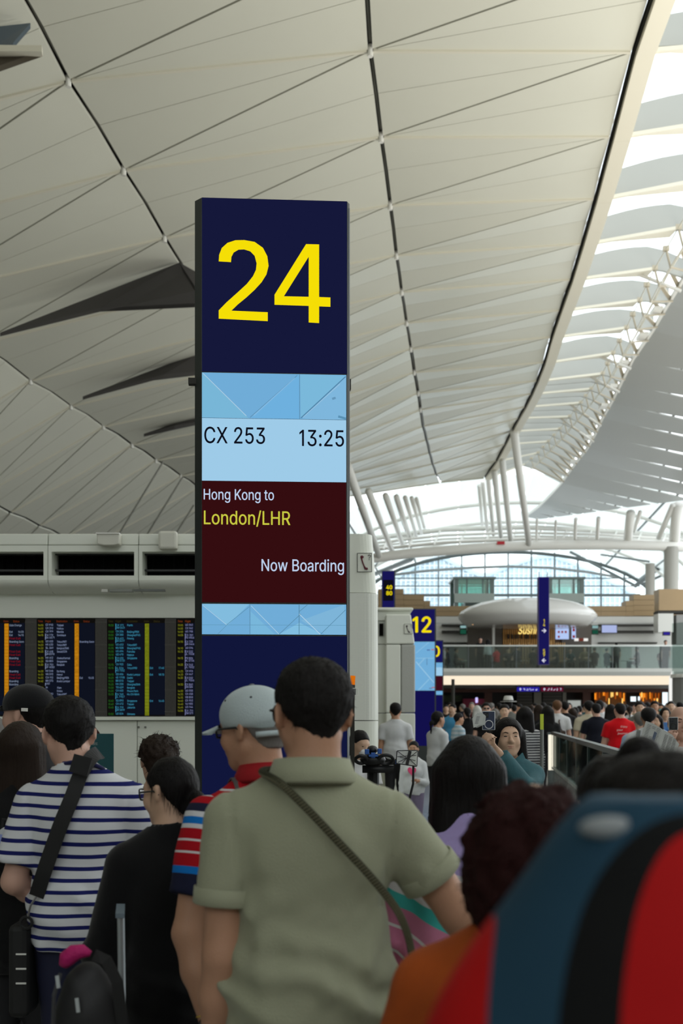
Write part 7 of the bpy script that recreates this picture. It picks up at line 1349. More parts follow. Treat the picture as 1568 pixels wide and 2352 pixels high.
p = wloc(I, cy(216, 1757, -.14)); MB().obox(p-S3.location+Vector((.006, 0, .03)), p-S3.location+Vector((-.010, -.010, -.030)), .064, .009, up=(0, -1, .2)).build('shoulder_pad', mat('pad_black', (.014, .014, .014), rough=.9), parent=S3)
mb = MB(); e = Q[-1]; mb.tube([e+Vector((0, 0, 0)), e+Vector((-.02, 0, -.03)), e+Vector((-.03, .0, -.07))], .004, 6); mb.build('clip', mat('silver', (0, 0, 0)), parent=S3); MB().tube([e+Vector((-.035+.02*math.cos(a), 0, -.09+.02*math.sin(a))) for a in [k*math.pi/6 for k in range(12)]], .006, 6, closed=True).build('ring', M_strap, parent=S3)
mb = MB(); mb.box(e.x-.10, e.x-.03, e.y+.0, e.y+.16, e.z-.42, e.z-.1); bevel(mb.build('bag', M_strap, parent=S3), .02)
for k in range(3): MB().box(e.x-.07, e.x-.035, e.y-.004, e.y, e.z-.2-k*.05, e.z-.195-k*.05).build('reflective_tick', M_white, parent=S3)
# woman in black
C_bk = cloth('knit_black', (.006, .006, .0065)); 
I = person('woman in black sweater with dark hair tied low and black glasses', 0, 3.55, px=393, top=1732, yaw=24, hy=34, hp=-8, skin='b', hair='tied', hmat='black', shirt=C_bk, sleeve='long', g=1.1, sw=1.0, fem=True, voxel=.0095, hv=.006, det=True, hs=1.04,
           L=((-.045, .02, -.19), (.06, .11, -.055)), R=((.03, .0, -.19), (.0, .05, -.14)), hem=.42, t=.018, blades=900, curl=(1.0, .4), palms=((0, -.3, -1), (-1, 0, 0)))
glasses(I, M_blk, glassm('lens_clear', (1, 1, 1), .2), r=.0032, w_=.025, h=.02, z=.006); face(I)
# curly haired person behind her
I = person('person with thick wavy dark brown hair and white shirt behind the woman in black', 0, 4.9, px=362, top=1688, yaw=8, hy=18, skin='b', hair='curly', hmat='brown', shirt=cloth('white_cotton', (.6, .6, .6)), voxel=.014, hv=.008, blades=2500, g=1.05)
# man in black cap
I = person('man in black cap seen in left profile before the departures board', 0, 4.9, px=66, top=1572, yaw=60, hy=12, hp=2, skin='c', hair='short', hmat='black', shirt=cloth('tee_black', (.01, .01, .012)), voxel=.014, hv=.008, det=True)
s = I['s']; M_ck = cloth('cap_black', (.007, .007, .008))
nmesh('cap', [cp((0, -.016, .05), (.097, .118, .092), k=.01, cuts=[((0, 0, .026*s), (0, -.1, -1))])], .008, M_ck, parent=I['root'], xf=xfm(I))
mb = MB(); mb.add([(v[0], v[1]*1.06, v[2]+.012) for v in V], [(j*14+q, j*14+q+1, (j+1)*14+q+1, (j+1)*14+q) for j in range(5) for q in range(13)]); mb.add([(v[0], v[1]*1.06, v[2]+.006) for v in V], [(j*14+q, (j+1)*14+q, (j+1)*14+q+1, j*14+q+1) for j in range(5) for q in range(13)]); headpart(I, 'cap_brim', mb, M_ck, True)
mb = MB(); mb.box(-.10, -.096, -.075, -.045, .022, .036); headpart(I, 'cap_label', mb, M_white)
face(I)
# long-haired woman at the left edge with a backpack strap and floral cuff bag
I = person('woman in black with straight dark brown hair at the left edge', 0, 4.35, px=48, top=1655, yaw=-4, hy=-6, skin='b', hair='medium', hmat='brown', shirt=C_bk, sleeve='long', fem=True, voxel=.014, hv=.008, g=1.15, hem=.4, L=((-.03, .02, -.18), (.03, .12, -.04)), R=((.03, .03, -.17), (-.02, .12, -.03)), blades=1500)
sling(I, [(-.075, .06, 1.27), (-.085, .0, 1.345), (-.09, -.06, 1.32), (-.10, -.105, 1.22), (-.115, -.12, 1.05)], 0, mat('strap_tan', (.16, .14, .10), rough=.8), 'tan strap over the black top at the left edge', ribbon=.035, nrm=(0, -.9, .4))
def floral(n):
    m = bpy.data.materials.new(n); m.use_nodes = True; nt = m.node_tree; b = nt.nodes['Principled BSDF']; b.inputs['Roughness'].default_value = .8
    tc = nt.nodes.new('ShaderNodeTexCoord'); vo = nt.nodes.new('ShaderNodeTexVoronoi'); vo.inputs['Scale'].default_value = 30; cr = nt.nodes.new('ShaderNodeValToRGB'); cr.color_ramp.interpolation = 'CONSTANT'
    el = cr.color_ramp.elements
    for p, c in ((.3, (.25, .3, .6)), (.5, (.5, .52, .55)), (.68, (.15, .4, .35)), (.82, (.5, .3, .4))): e_ = el.new(p); e_.color = (*c, 1)
    el[0].color = (.02, .02, .03, 1); el[-1].color = (.45, .45, .42, 1); sp = nt.nodes.new('ShaderNodeSeparateColor')
    nt.links.new(tc.outputs['Object'], vo.inputs[0]); nt.links.new(vo.outputs['Color'], sp.inputs[0]); nt.links.new(sp.outputs[0], cr.inputs[0]); nt.links.new(cr.outputs[0], b.inputs['Base Color']); return m
M_flo = floral('floral_print')
def softbag(lab, px, py, Y, r_, m, name='tote_bag', cat='bag'):
    o = P(px, py, Y); r = empty(name, o, label=lab, cat=cat); nmesh('pouch', [ell((0, 0, 0), r_, k=.02), ell((0, 0, -r_[2]*.5), (r_[0]*1.1, r_[1]*1.1, r_[2]*.6), k=.04)], .01, m, lambda X, d: d-.006*noise(X, 30), parent=r)
    MB().tube([(-r_[0]*.5, 0, r_[2]*.8), (-r_[0]*.4, 0, r_[2]*1.4), (r_[0]*.4, 0, r_[2]*1.4), (r_[0]*.5, 0, r_[2]*.8)], .006, 6).build('handle', M_strap, parent=r); return r
softbag('blue and white floral fabric bag at the far left edge', 18, 1935, 4.15, (.045, .04, .06), M_flo); softbag('pale floral fabric bag beside the striped tee sleeve', 82, 1925, 4.35, (.04, .04, .06), M_flo)
# grey-haired person at the very edge
I = person('grey haired person in grey shirt cut off by the left edge', 0, 5.6, px=-22, top=1640, yaw=20, skin='c', hair='short', hmat='grey', shirt=cloth('shirt_grey', (.12, .12, .12)), voxel=.016, hv=.010)
# staff member holding up the airline sign
I = person('person with red brown hair holding up the teal sign', 0, 10.6, px=205, top=1664, yaw=175, skin='b', hair='medium', hmat='red', shirt=cloth('uniform_teal', (.01, .05, .055)), fem=True, voxel=.018, hv=.010, det=True, L=((-.02, .06, -.15), (.04, .12, .09)), R=((.02, .06, -.15), (-.04, .12, .09)), sleeve='long')
o = P(222, 1718, 10.1); r = empty('sign_board', o, label='dark teal board with white airline lettering held up behind the striped tee man', cat='sign'); q = 10.1/F
bevel(MB().box(-42*q, 39*q, 0, .01, -60*q, 33*q).build('board', mat('teal_board', s2l((5, 72, 78)), rough=.5), parent=r), .02, 3, 60)
mb = MB(); text(mb, 'CATHAY PACIFIC', -36*q, 7*q, 5.2*q, -.004, width=38*q, res=2); mb.V = [(v[0], v[1], v[2]) for v in mb.V]; mb.build('lettering', mat('print_white', (.5, .52, .5)), parent=r)
# girl with long black hair
cols = [(0, s2l((90, 82, 120))), (.62, s2l((95, 88, 125))), (.73, s2l((225, 210, 40))), (.745, s2l((215, 90, 150))), (.80, s2l((225, 225, 225))), (.807, s2l((205, 120, 155))), (.865, s2l((225, 225, 225))), (.877, s2l((205, 125, 158))), (.935, s2l((225, 225, 225))), (.947, s2l((205, 130, 162))), (1.0, s2l((70, 185, 180))), (1.045, s2l((215, 215, 218))), (1.09, s2l((70, 185, 180))), (1.135, s2l((215, 215, 218))), (1.175, s2l((165, 150, 200)))]
I = person('girl with long straight black hair and pastel striped top', 0, 3.25, px=1075, top=1687, yaw=-6, hy=3, skin='b', hair='long', hmat='black', shirt=bands('top_pastel_bands', cols, vec=(.35, -.1, 1), wave=.03, wscale=4), fem=True, voxel=.012, hv=.007, hl=.27, sleeve='long', g=1.12, t=.03, hem=.5, fold=.009, blades=2600, hs=1.1,
           L=((-.04, .02, -.17), (.03, .1, -.08)), R=((.07, .03, -.16), (.04, .09, -.10)))
# frizzy-haired person in rust jacket
I = person('person with frizzy dark reddish hair in a rust orange jacket', 0, 1.8, px=1222, top=1778, yaw=-8, skin='b', hair='frizzy', hmat='red', shirt=mat('jacket_rust', s2l((165, 74, 14)), rough=.9, var=.45, vscale=9), sleeve='long', voxel=.014, hv=.009, g=1.05, sw=1.1, hs=1.0, t=.018, blades=5000, fem=True, L=((-.05, .02, -.16), (-.02, .05, -.14)))
# dark head with small bun
I = person('person with black hair and a small top bun at lower right', 0, 2.3, px=1412, top=1722, yaw=0, skin='b', hair='topbun', hmat='black', shirt=cloth('top_dark', (.03, .03, .035)), voxel=.016, hv=.009, fem=True, hs=1.05)
# nearest person with the big pack
I = person('nearest person with black hair carrying the big red pack', 0, 1.12, px=1590, top=1752, yaw=4, skin='b', hair='thick', hmat='soft', shirt=cloth('hoodie_red', s2l((150, 16, 20))), sleeve='long', voxel=.016, hv=.009, hs=1.05, blades=2500, g=1.05, sw=1.0)
pk = empty('backpack', (.2635, .82, 1.30), label='big red backpack with curved slate blue and black bands, closest to camera', cat='backpack')
def packpost(X, d): return d-.0015*noise(X, 30)
M_pk = bpy.data.materials.new('pack_fabric_bands'); M_pk.use_nodes = True; nt = M_pk.node_tree; b = nt.nodes['Principled BSDF']; b.inputs['Roughness'].default_value = .75; b.inputs['Specular IOR Level'].default_value = .2
tc = nt.nodes.new('ShaderNodeTexCoord'); RED = (*s2l((180, 14, 16)), 1); prev = None
for (rx, rz), c in (((.1385, .216), (*s2l((34, 66, 86)), 1)), ((.0955, .171), (*s2l((12, 13, 14)), 1)), ((.0576, .160), RED)):
    mp = nt.nodes.new('ShaderNodeMapping'); mp.vector_type = 'TEXTURE'; mp.inputs['Location'].default_value = (-.026, 0, .062); mp.inputs['Scale'].default_value = (rx, 1e4, rz)
    ln = nt.nodes.new('ShaderNodeVectorMath'); ln.operation = 'LENGTH'; nt.links.new(tc.outputs['Object'], mp.inputs[0]); nt.links.new(mp.outputs[0], ln.inputs[0])
    lt = nt.nodes.new('ShaderNodeMath'); lt.operation = 'LESS_THAN'; lt.inputs[1].default_value = 1; nt.links.new(ln.outputs['Value'], lt.inputs[0])
    mx = nt.nodes.new('ShaderNodeMix'); mx.data_type = 'RGBA'; mx.inputs[6].default_value = RED; mx.inputs[7].default_value = c; nt.links.new(lt.outputs[0], mx.inputs[0])
    if prev: nt.links.new(prev.outputs[2], mx.inputs[6])
    prev = mx
nt.links.new(prev.outputs[2], b.inputs['Base Color'])
nmesh('pack_body', [ell((0, 0, .035), (.160, .10, .246), k=.02, cuts=[((0, 0, .24), (0, 0, 1))]), ell((0, .01, -.026), (.219, .11, .246), k=.02), ell((0, .03, -.2), (.19, .10, .2), k=.06)], .010, M_pk, packpost, parent=pk)
MB().ell((-.079, -.042, .222), (.022, .008, .008)).build('pale_patch', mat('patch_grey', (.25, .27, .28), rough=.4), smooth=True, parent=pk)  # pale grey oval on the upper blue band
MB().tube([(.0, .03, .22), (.0, .03, .26), (.08, .03, .26), (.08, .03, .22)], .008, 8).build('grab_handle', M_strap, parent=pk)
for s_ in (-.7, .7): MB().ribbon([(s_*.1, .09, .10), (s_*.11, .17, .12), (s_*.11, .28, .08), (s_*.12, .33, -.02), (s_*.13, .27, -.2), (s_*.12, .12, -.28)], .05, (0, .2, 1), .006).build('shoulder_strap', M_strap, parent=pk)
# suitcase with black rucksack and pink lined pouch
Yc = 3.1; sc = empty('suitcase', P(290, 2352, Yc), label='black suitcase with silver telescopic handle in front of the woman in black', cat='suitcase'); sc.location.z = 0; q = Yc/F
zz = lambda y: CZ+(HZ-y)*q
bevel(MB().box(-.2, .16, -.10, .12, .05, .62).build('shell', mat('case_black', (.012, .012, .013), rough=.5), parent=sc), .03)
M_al = mat('aluminium', (.42, .46, .48), rough=.3, metal=.6)
MB().tube([((261-290)*q, .10, zz(2122)), ((266-290)*q, .10, .6)], .0105, 8).build('handle_tube', M_al, parent=sc); MB().tube([((261-290)*q-.026, .235, zz(2122)), ((266-290)*q-.026, .235, .6)], .0105, 8).build('handle_tube', M_al, parent=sc)
MB().prism([((251-290)*q, .085), ((272-290)*q, .085), ((272-290)*q-.03, .25), ((251-290)*q-.03, .25)], zz(2122), zz(2111), axis='Z').build('grip', mat('grip_blue_grey', (.13, .17, .2)), parent=sc)
for k in range(2): MB().box((263.5-290)*q, (266.5-290)*q, .085, .09, zz(2270+k*12), zz(2265+k*12)).build('lock_hole', M_dark, parent=sc)
for x in (-.16, .12):
    for y in (-.06, .09): MB().tube([(x, y-.012, .03), (x, y+.012, .03)], .03, 10).build('wheel', M_blk, parent=sc)
o = P(195, 2352, 2.95); bp = empty('rucksack', o, label='black rucksack with zip pulls and bright pink lining on the suitcase', cat='bag')
bpz = lambda px, py: ((px-195)*2.95/F, (2352-py)*2.95/F)
x0, z0 = bpz(200, 2330)
nmesh('bag_body', [ell((x0, 0, z0-.06), (.088, .075, .20), k=.03), ell((x0+.005, .02, z0-.16), (.098, .08, .15), k=.05)], .008, mat('nylon_black', (.011, .011, .012), rough=.6), lambda X, d: d-.004*noise(X, 28), parent=bp)
pts = [bpz(*p_) for p_ in ((152, 2212), (160, 2196), (178, 2182), (198, 2178), (215, 2184))]
MB().tube([(a_, -.035, b_) for a_, b_ in pts], [.012, .022, .022, .018, .008], 8).build('pink_lining', mat('pink_cloth', s2l((170, 15, 95)), rough=.7, bump=.6, bscale=60), smooth=True, parent=bp)
for px, py, l_ in ((192, 2275, .035), (148, 2225, .03)):
    a_, b_ = bpz(px, py); MB().obox((a_, -.078, b_), (a_+.006, -.085, b_-l_), .009, .003, up=(0, 1, 0)).build('zip_pull', mat('silver_grey', (.35, .38, .38), rough=.5), parent=bp)
a_, b_ = bpz(130, 2352); MB().tube([(bpz(135, 2352)[0], -.06, 0), (bpz(135, 2352)[0]+.004, -.065, .09), (bpz(150, 2225)[0], -.05, bpz(150, 2225)[1])], .006, 6).build('piping', mat('pipe_grey', (.04, .04, .043)), parent=bp)
MB().ribbon([(bpz(220, 2190)[0], -.02, bpz(220, 2190)[1]), (bpz(250, 2215)[0], -.03, bpz(250, 2200)[1]), (bpz(275, 2260)[0], -.03, bpz(270, 2250)[1]), (bpz(285, 2352)[0], -.02, bpz(285, 2352)[1])], .03, (0, -1, .2), .005).build('shoulder_strap', M_strap, parent=bp)

# ============================================================= MIDDLE DISTANCE
# woman photographing with a phone, denim jacket
DEN = mat('denim_teal', (.030, .105, .125), rough=.8, var=.3, vscale=18, bump=.3, bscale=220)
I = person('woman in teal denim jacket raising a phone with both hands', 0, 7.0, px=1168, top=1646, yaw=166, hy=14, hp=7, skin='b', hair='medium', hmat='black', shirt=DEN, sleeve='long', fem=True, voxel=.010, hv=.008, det=True, hs=1.12, t=.022, fold=.006,
           L=((.021, .125, -.045), (.10, .088, .142)), R=((.016, .125, -.045), (-.044, .088, .157)), curl=(.9, .9), palms=((-.5, -.6, .3), (-.6, -.6, .3)), blades=900)
face(I); collar(I, DEN, z0=.83, z1=.868, r0=.062, r1=.048)
def phone(lab, px, py, Y, w_, h_, col, ring, ry=0):
    o = P(px, py, Y); r = empty('phone', o, math.radians(ry), label=lab, cat='phone'); q = Y/F; W_, H_ = w_*q/2, h_*q/2
    bevel(MB().box(-W_, W_, 0, .009, -H_, H_).build('case', mat('case_clear_%s' % ring[0], (.45, .48, .50) if ring[0] == 'w' else (.5, .48, .46), rough=.2), parent=r), .006, 3, 60)
    bevel(MB().box(-W_*.88, W_*.88, -.0015, .001, -H_*.94, H_*.94).build('back', col, parent=r), .004, 2, 60)
    bevel(MB().box(-W_*.78, -W_*.02, -.0035, 0, H_*.28, H_*.86).build('camera_plate', mat('cam_plate', (.012, .014, .022), rough=.15), parent=r), .004, 2, 60)
    for dx, dz in ((-.58, .7), (-.58, .44), (-.24, .57)): MB().tube([(W_*dx, -.003, H_*dz), (W_*dx, -.006, H_*dz)], W_*.14, 12).build('camera_lens', mat('cam_lens', (.03, .03, .035), rough=.05), parent=r)
    m = mat('ring_white', (.6, .6, .62)) if ring[0] == 'w' else mat('ring_black', (.01, .01, .01))
    MB().tube([(W_*.62*math.cos(a), -.003, -H_*.42+W_*.62*math.sin(a)) for a in [k*math.pi/12 for k in range(24)]], W_*.07, 6, closed=True).build('magnet_ring', m, smooth=True, parent=r)
    return r
phone('phone in clear case with white ring held by the woman in denim', 1122, 1655, 6.6, 30, 44, mat('phone_blue', (.025, .035, .075), rough=.25), 'w')
o = P(1099, 1656, 6.57); r = empty('passport_papers', o, math.radians(-12), label='folded white travel papers held beside the raised phone', cat='paper'); q = 6.5/F
for k, (dx, dy, dz) in enumerate(((0, 0, 0), (5, .008, 1), (8, .016, -1))):
    A_ = [(-12+dx, -16), (6+dx, -8), (12+dx-k*2, 12+dz), (-2+dx, 20+dz), (-15+dx, 6)]
    mb = MB(); mb.prism([(a*q, b_*q) for a, b_ in A_], dy, dy+.002); mb.build('leaf', mat('paper_white', (.55, .57, .55), rough=.7), parent=r)
mb = MB()
for k in range(6): mb.box(-9*q+k*.002, -1*q+k*.002, -.001, 0, (-6+k*3)*q, (-5.2+k*3)*q)
mb.build('print_lines', mat('ink_soft', (.08, .08, .09)), parent=r)
# bald man with phone and newspaper
I = person('balding man in white shirt photographing with a phone at the right edge', 0, 8.3, px=1562, top=1618, yaw=176, hy=0, hp=2, skin='c', hair='balding', hmat='brown', shirt=cloth('shirt_offwhite', (.5, .5, .49)), sleeve='short', voxel=.010, hv=.008, det=True, g=1.12, hs=1.08,
           L=((.05, .12, -.095), (.12, .084, .09)), R=((.02, .12, -.084), (-.03, .078, .126)), curl=(.8, .6), palms=((-.3, -.6, .5), (-.3, -.8, .2)))
face(I)
phone('phone in clear case with black ring held by the balding man', 1546, 1662, 7.89, 22, 30, mat('phone_black', (.02, .022, .025), rough=.25), 'b')
o = P(1512, 1696, 7.86); r = empty('newspaper', o, math.radians(6), label='folded open newspaper held below the raised phone', cat='newspaper'); q = 7.86/F
M_np = mat('newsprint', (.42, .43, .41), rough=.9)
sheetp = [(-47, -8), (-28, 42), (-10, 36), (6, 26), (36, 6), (54, -14), (38, -42), (28, -40), (5, -30), (-18, -18)]
mb = MB(); mb.prism([(a*q, b_*q) for a, b_ in [(-47, -10), (-30, 40), (-12, 34), (8, 22), (-2, -28), (-20, -20)]], 0, .002); mb.build('page', M_np, parent=r)
mb = MB(); V2 = [(8, 22), (36, 8), (54, -14), (40, -42), (24, -40), (-2, -28)]; mb.add([(a*q, (.002+.0006*(a+2)), b_*q) for a, b_ in V2]+[(a*q, .004+.0006*(a+2), b_*q) for a, b_ in V2], [tuple(range(6)), tuple(range(11, 5, -1))]+[(k, k+6, (k+1) % 6+6, (k+1) % 6) for k in range(6)]); mb.build('page', M_np, parent=r)
mb = MB(); rr = random.Random(4)
U1, U2 = Vector((18, 0, 50)).normalized(), Vector((30, 0, -12)).normalized()
for c in range(3):
    for k in range(12):
        p = Vector((-42, 0, -6))+U2*(2+c*12)+U1*(4+k*3.4)
        if c == 1 and 4 < k < 10: continue
        p2 = p+U2*(10-rr.uniform(0, 2)); mb.obox(p*q+Vector((0, -.001, 0)), p2*q+Vector((0, -.001, 0)), 1.1*q, .0006, up=(0, 1, 0))
for c in range(3):
    for k in range(11):
        p = Vector((4, 0, -24))+U2*(1+c*12)+U1*(2+k*3.3); p2 = p+U2*(10-rr.uniform(0, 2)); mb.obox(p*q+Vector((0, .0006*(p.x+2)-.0005, 0)), p2*q+Vector((0, .0006*(p2.x+2)-.0005, 0)), 1.1*q, .0006, up=(0, 1, 0))
mb.build('print_columns', mat('ink_news', (.17, .17, .17)), parent=r, kind='stuff')
mb = MB(); mb.prism([(a*q, b_*q) for a, b_ in ((-17, -4), (-10, 16), (-4, 13), (-11, -8))], -.002, 0); mb.build('printed_picture', mat('picture_ink', (.08, .10, .15), var=.8, vscale=90), parent=r)
# masked woman by the pylon
I = person('dark haired woman in white face mask beside the 24 pylon', 0, 10, px=822, top=1675, yaw=205, hy=10, hp=-14, skin='b', hair='tied', hmat='black', shirt=cloth('white_cotton', (0, 0, 0)), fem=True, voxel=.016, hv=.010, det=True, hs=1.2, lean=.02)
mb = MB(); mb.ell((0, .072, -.045), (.052, .048, .042), 14, 8); headpart(I, 'face_mask', mb, mat('mask_white', (.68, .69, .70)), True); 
for sx in (-1, 1): mb = MB(); mb.ell((sx*.03, .0865, .0085), (.011, .004, .0042), 10, 6); headpart(I, 'eye', mb, M_eye, True)
# ============================================================= THE CROWD: a few figures built once, then copied with their own clothes
def ob(m): return m
PROT = {}
def proto(key, **k):
    I = person('prototype', 0, 0, H=1.7, voxel=.019, hv=.013, name='person', shirt=C_bk, **k); PROT[key] = I['root']
    if key != 'sit': face(I, eyew=.012)
proto('man', det=True, hs=1.06)
proto('manwalk', det=True, legs='walk', L=((-.02, .04, -.17), (.0, .08, -.12)), R=((.02, -.03, -.17), (.0, .03, -.14)), hair='crew', hs=1.06)
proto('womanlong', det=True, fem=True, hair='medium', sleeve='long', hs=1.08)
proto('womantied', det=True, fem=True, hair='tied', sleeve='long', L=((-.03, .03, -.16), (.06, .10, .02)), hs=1.08)
proto('skirt', det=True, fem=True, hair='medium', skirt=True, hs=1.08)
proto('sit', det=True, legs='sit', hair='short', L=((-.03, .08, -.15), (.06, .12, .0)), R=((.03, .08, -.15), (-.06, .12, .0)), hs=1.06)
used = set(); rnd0 = random.Random(2)
def put_person(key, label, px, top, Y, shirt, yaw=0, pants=None, hair=None, skin=None, group=None, z0=0, scale=None, sx=1.0, hh=1.7):
    src = PROT[key]
    if key in used: r = copy_tree(src)
    else: r = src; used.add(key)
    H = CZ+(HZ-top)*Y/F-z0-.01; sc = scale or H/hh
    r.location = ((px-784)*Y/F, Y, z0); r.rotation_euler = (0, 0, math.radians(yaw)); r.scale = (sc*sx, sc*sx, sc)
    r['label'] = label; r['category'] = 'person'
    if group: r['group'] = group
    def setm(o, m):
        o.material_slots[0].link = 'OBJECT'; o.material_slots[0].material = m
    for o in r.children:
        n = o.name.split('.')[0]
        if n == 'shirt': setm(o, shirt)
        elif n in ('trousers', 'skirt'): setm(o, pants or PANTS)
        elif n == 'hair': setm(o, HM[hair or 'black'])
        elif n == 'body': setm(o, SK[skin or rnd0.choice('abc')])
    return r
def cc(name, rgb): return cloth(name, s2l(rgb))
W_ = cc('cr_white', (205, 207, 210)); WB = cc('cr_bluewhite', (165, 185, 210)); NV = cc('cr_navy', (14, 17, 30)); RD = cc('cr_red', (205, 12, 24)); CRM = cc('cr_cream', (190, 182, 160)); GR = cc('cr_grey', (95, 95, 90))
BK = cc('cr_black', (20, 20, 22)); BL = cc('cr_blue', (70, 110, 165)); LB = cc('cr_sky', (75, 150, 195)); BG = cc('cr_beige', (150, 135, 110)); MR = cc('cr_maroon', (70, 18, 24)); KH = cc('cr_khaki', (150, 140, 115)); TEAL = cc('cr_tealish', (40, 70, 75))
STR = stripes('cr_stripe', (.5, .5, .5), (.03, .03, .04), .035, .5, wave=.01); PLD = stripes('cr_plaid', (.3, .42, .5), (.5, .55, .6), .09, .5, wave=.01)
put_person('man', 'man in white short-sleeved shirt and black trousers before the farther white column', 908, 1613, 18, W_, yaw=-3)
r = put_person('womantied', 'child with a pink heart on a white top, hands at her mouth', 950, 1700, 13.5, W_, yaw=165, pants=cc('lilac', (120, 110, 135)), sx=.92)
mb = MB(); mb.add([(0, .0, 0)]+[(.075*math.sin(t)**3*1.0, 0, .005*(13*math.cos(t)-5*math.cos(2*t)-2*math.cos(3*t)-math.cos(4*t))) for t in [k*math.pi/12 for k in range(24)]], [(0, 1+k, 1+(k+1) % 24) for k in range(24)])
o = mb.build('heart_print', mat('heart_pink', s2l((235, 80, 130))), parent=r); o.location = (.0, .165, 1.23); o.rotation_euler = (-.12, 0, 0)
put_person('womantied', 'woman in white long-sleeved top and thin black strap beside the 12 pylon', 1004, 1632, 17, W_, yaw=-55)
put_person('manwalk', 'man in sky blue shirt walking right of the 10 pylon', 1039, 1616, 28, LB, yaw=150)
put_person('man', 'boy in pale blue checked shirt in front of the sky blue shirt man', 1052, 1637, 23, PLD, yaw=-70)
put_person('womantied', 'woman in black cardigan with a pale strap seen from behind', 1073, 1624, 27, BK, yaw=10)
r = put_person('man', 'man in dark sunglasses facing the camera above the raised phone', 1116, 1613, 25, BK, yaw=178)
mb = MB(); mb.ell((-.033, .119, 1.582), (.027, .008, .019)); mb.ell((.033, .119, 1.582), (.027, .008, .019)); mb.box(-.09, .09, .112, .116, 1.59, 1.596); mb.build('sunglasses', M_blk, parent=r)
put_person('man', 'man in black facing the camera just left of the denim woman', 1158, 1617, 22, BK, yaw=172)
r = put_person('manwalk', 'person in a white brimmed sun hat behind the denim woman', 1167, 1606, 27, GR, yaw=20)
mb = MB(); mb.tube([(0, 0, 1.655), (0, 0, 1.665)], .17, 18); mb.tube([(0, .0, 1.66), (0, 0, 1.70), (0, 0, 1.77), (0, 0, 1.78)], [.105, .105, .085, .06], 16); mb.build('sun_hat', mat('hat_white', (.6, .6, .57)), smooth=False, parent=r)
MB().tube([(0, 0, 1.667), (0, 0, 1.69)], .108, 18).build('hat_band', M_blk, parent=r)
put_person('womanlong', 'distant person in white headscarf left of the sunglasses man', 1095, 1620, 32, BK, yaw=10, hair='white')
put_person('womanlong', 'distant person with pale grey hair right of the sunglasses man', 1136, 1627, 30, TEAL, yaw=12, hair='grey')
put_person('womanlong', 'woman with long black hair in grey and white striped top', 1205, 1622, 15, STR, yaw=-12, pants=cc('pale_trousers', (120, 118, 110)))
put_person('womanlong', 'woman with brown hair in black right of the striped top', 1237, 1618, 25, BK, yaw=8, hair='brown')
put_person('womanlong', 'woman in black with long dark hair beside the yellow topped post', 1257, 1620, 21, BK, yaw=-4)
r = put_person('man', 'man with light brown hair in white tee with a brown crossbody bag', 1279, 1608, 24, W_, yaw=-5, hair='light', pants=cc('stone', (125, 118, 105)))
MB().ribbon([(.06, -.03, 1.41), (.02, -.14, 1.3), (.05, -.17, 1.15), (.1, -.16, 1.1)], .03, (0, -1, 0)).build('bag_strap', mat('bag_brown', (.05, .03, .02)), parent=r)
bevel(MB().box(-.18, .14, -.24, -.15, .93, 1.13).build('crossbody_bag', mat('bag_brown', (0, 0, 0)), parent=r), .03)
put_person('man', 'man with black hair in dark top right of the light haired man', 1297, 1610, 27, BK, yaw=5)
put_person('skirt', 'woman with long hair in cream top and black skirt', 1314, 1626, 27.5, CRM, yaw=-6, pants=BK, hair='brown')
put_person('womantied', 'small dark head beside the woman in the black skirt', 1321, 1623, 28, MR, yaw=4)
put_person('man', 'man in cream tee beside the navy tee man', 1352, 1609, 23.5, CRM, yaw=-4, sx=1.06)
put_person('manwalk', 'man in navy tee seen from behind', 1369, 1614, 22.5, NV, yaw=3, sx=1.08)
put_person('manwalk', 'man in white shirt half hidden behind the navy tee man', 1377, 1607, 25, W_, yaw=3)
put_person('womanlong', 'woman in black between the navy tee and the red tee', 1402, 1617, 24, BK, yaw=-3)
r = put_person('manwalk', 'man in bright red tee with white handwriting on the back', 1424, 1613, 19.5, RD, yaw=5, hair='black', sx=1.1)
mb = MB(); text(mb, 'Enjoy', -.06, 1.30, .030, -.0, width=.10); text(mb, 'your', -.11, 1.245, .030, 0, width=.09); text(mb, 'journey!', -.085, 1.19, .030, 0, width=.18)
V = mb.V; mb.V = [(v[0]+(v[2]-1.25)*.2, -.165-.02*abs(v[2]-1.3), v[2]) for v in V]; mb.build('shirt_lettering', mat('print_white2', (.7, .66, .66)), parent=r)
put_person('man', 'man in grey tee facing the camera behind the white shirts', 1468, 1610, 24, GR, yaw=175)
put_person('man', 'grey haired man in pale blue shirt seen from behind', 1470, 1634, 15, WB, yaw=-8, hair='grey')
r = put_person('man', 'man in white shirt with a grey backpack strap and black hair', 1489, 1624, 14.2, W_, yaw=-16, skin='d', sx=1.1)
MB().ribbon([(-.10, .04, 1.39), (-.105, -.02, 1.425), (-.11, -.09, 1.40), (-.12, -.16, 1.28)], .045, (0, -.4, 1)).build('bag_strap', mat('strap_midgrey', (.12, .13, .13)), parent=r)
put_person('womanlong', 'woman in blue shirt facing the camera left of the balding man', 1527, 1624, 24, BL, yaw=176)
r = put_person('womanlong', 'woman in teal face mask among the far crowd', 1515, 1615, 30, BK, yaw=180); MB().ell((0, .10, 1.535), (.055, .05, .045)).build('face_mask', mat('mask_teal', (.10, .38, .38)), parent=r)
put_person('man', 'man in beige facing the camera left of the teal mask', 1503, 1609, 29, BG, yaw=170)
put_person('manwalk', 'man in tan jacket above the balding man shoulder', 1540, 1609, 28, KH, yaw=172)
put_person('womanlong', 'woman in white with black hair below the blue shirt', 1508, 1640, 20, W_, yaw=150)
rnd = random.Random(21); lab = 0
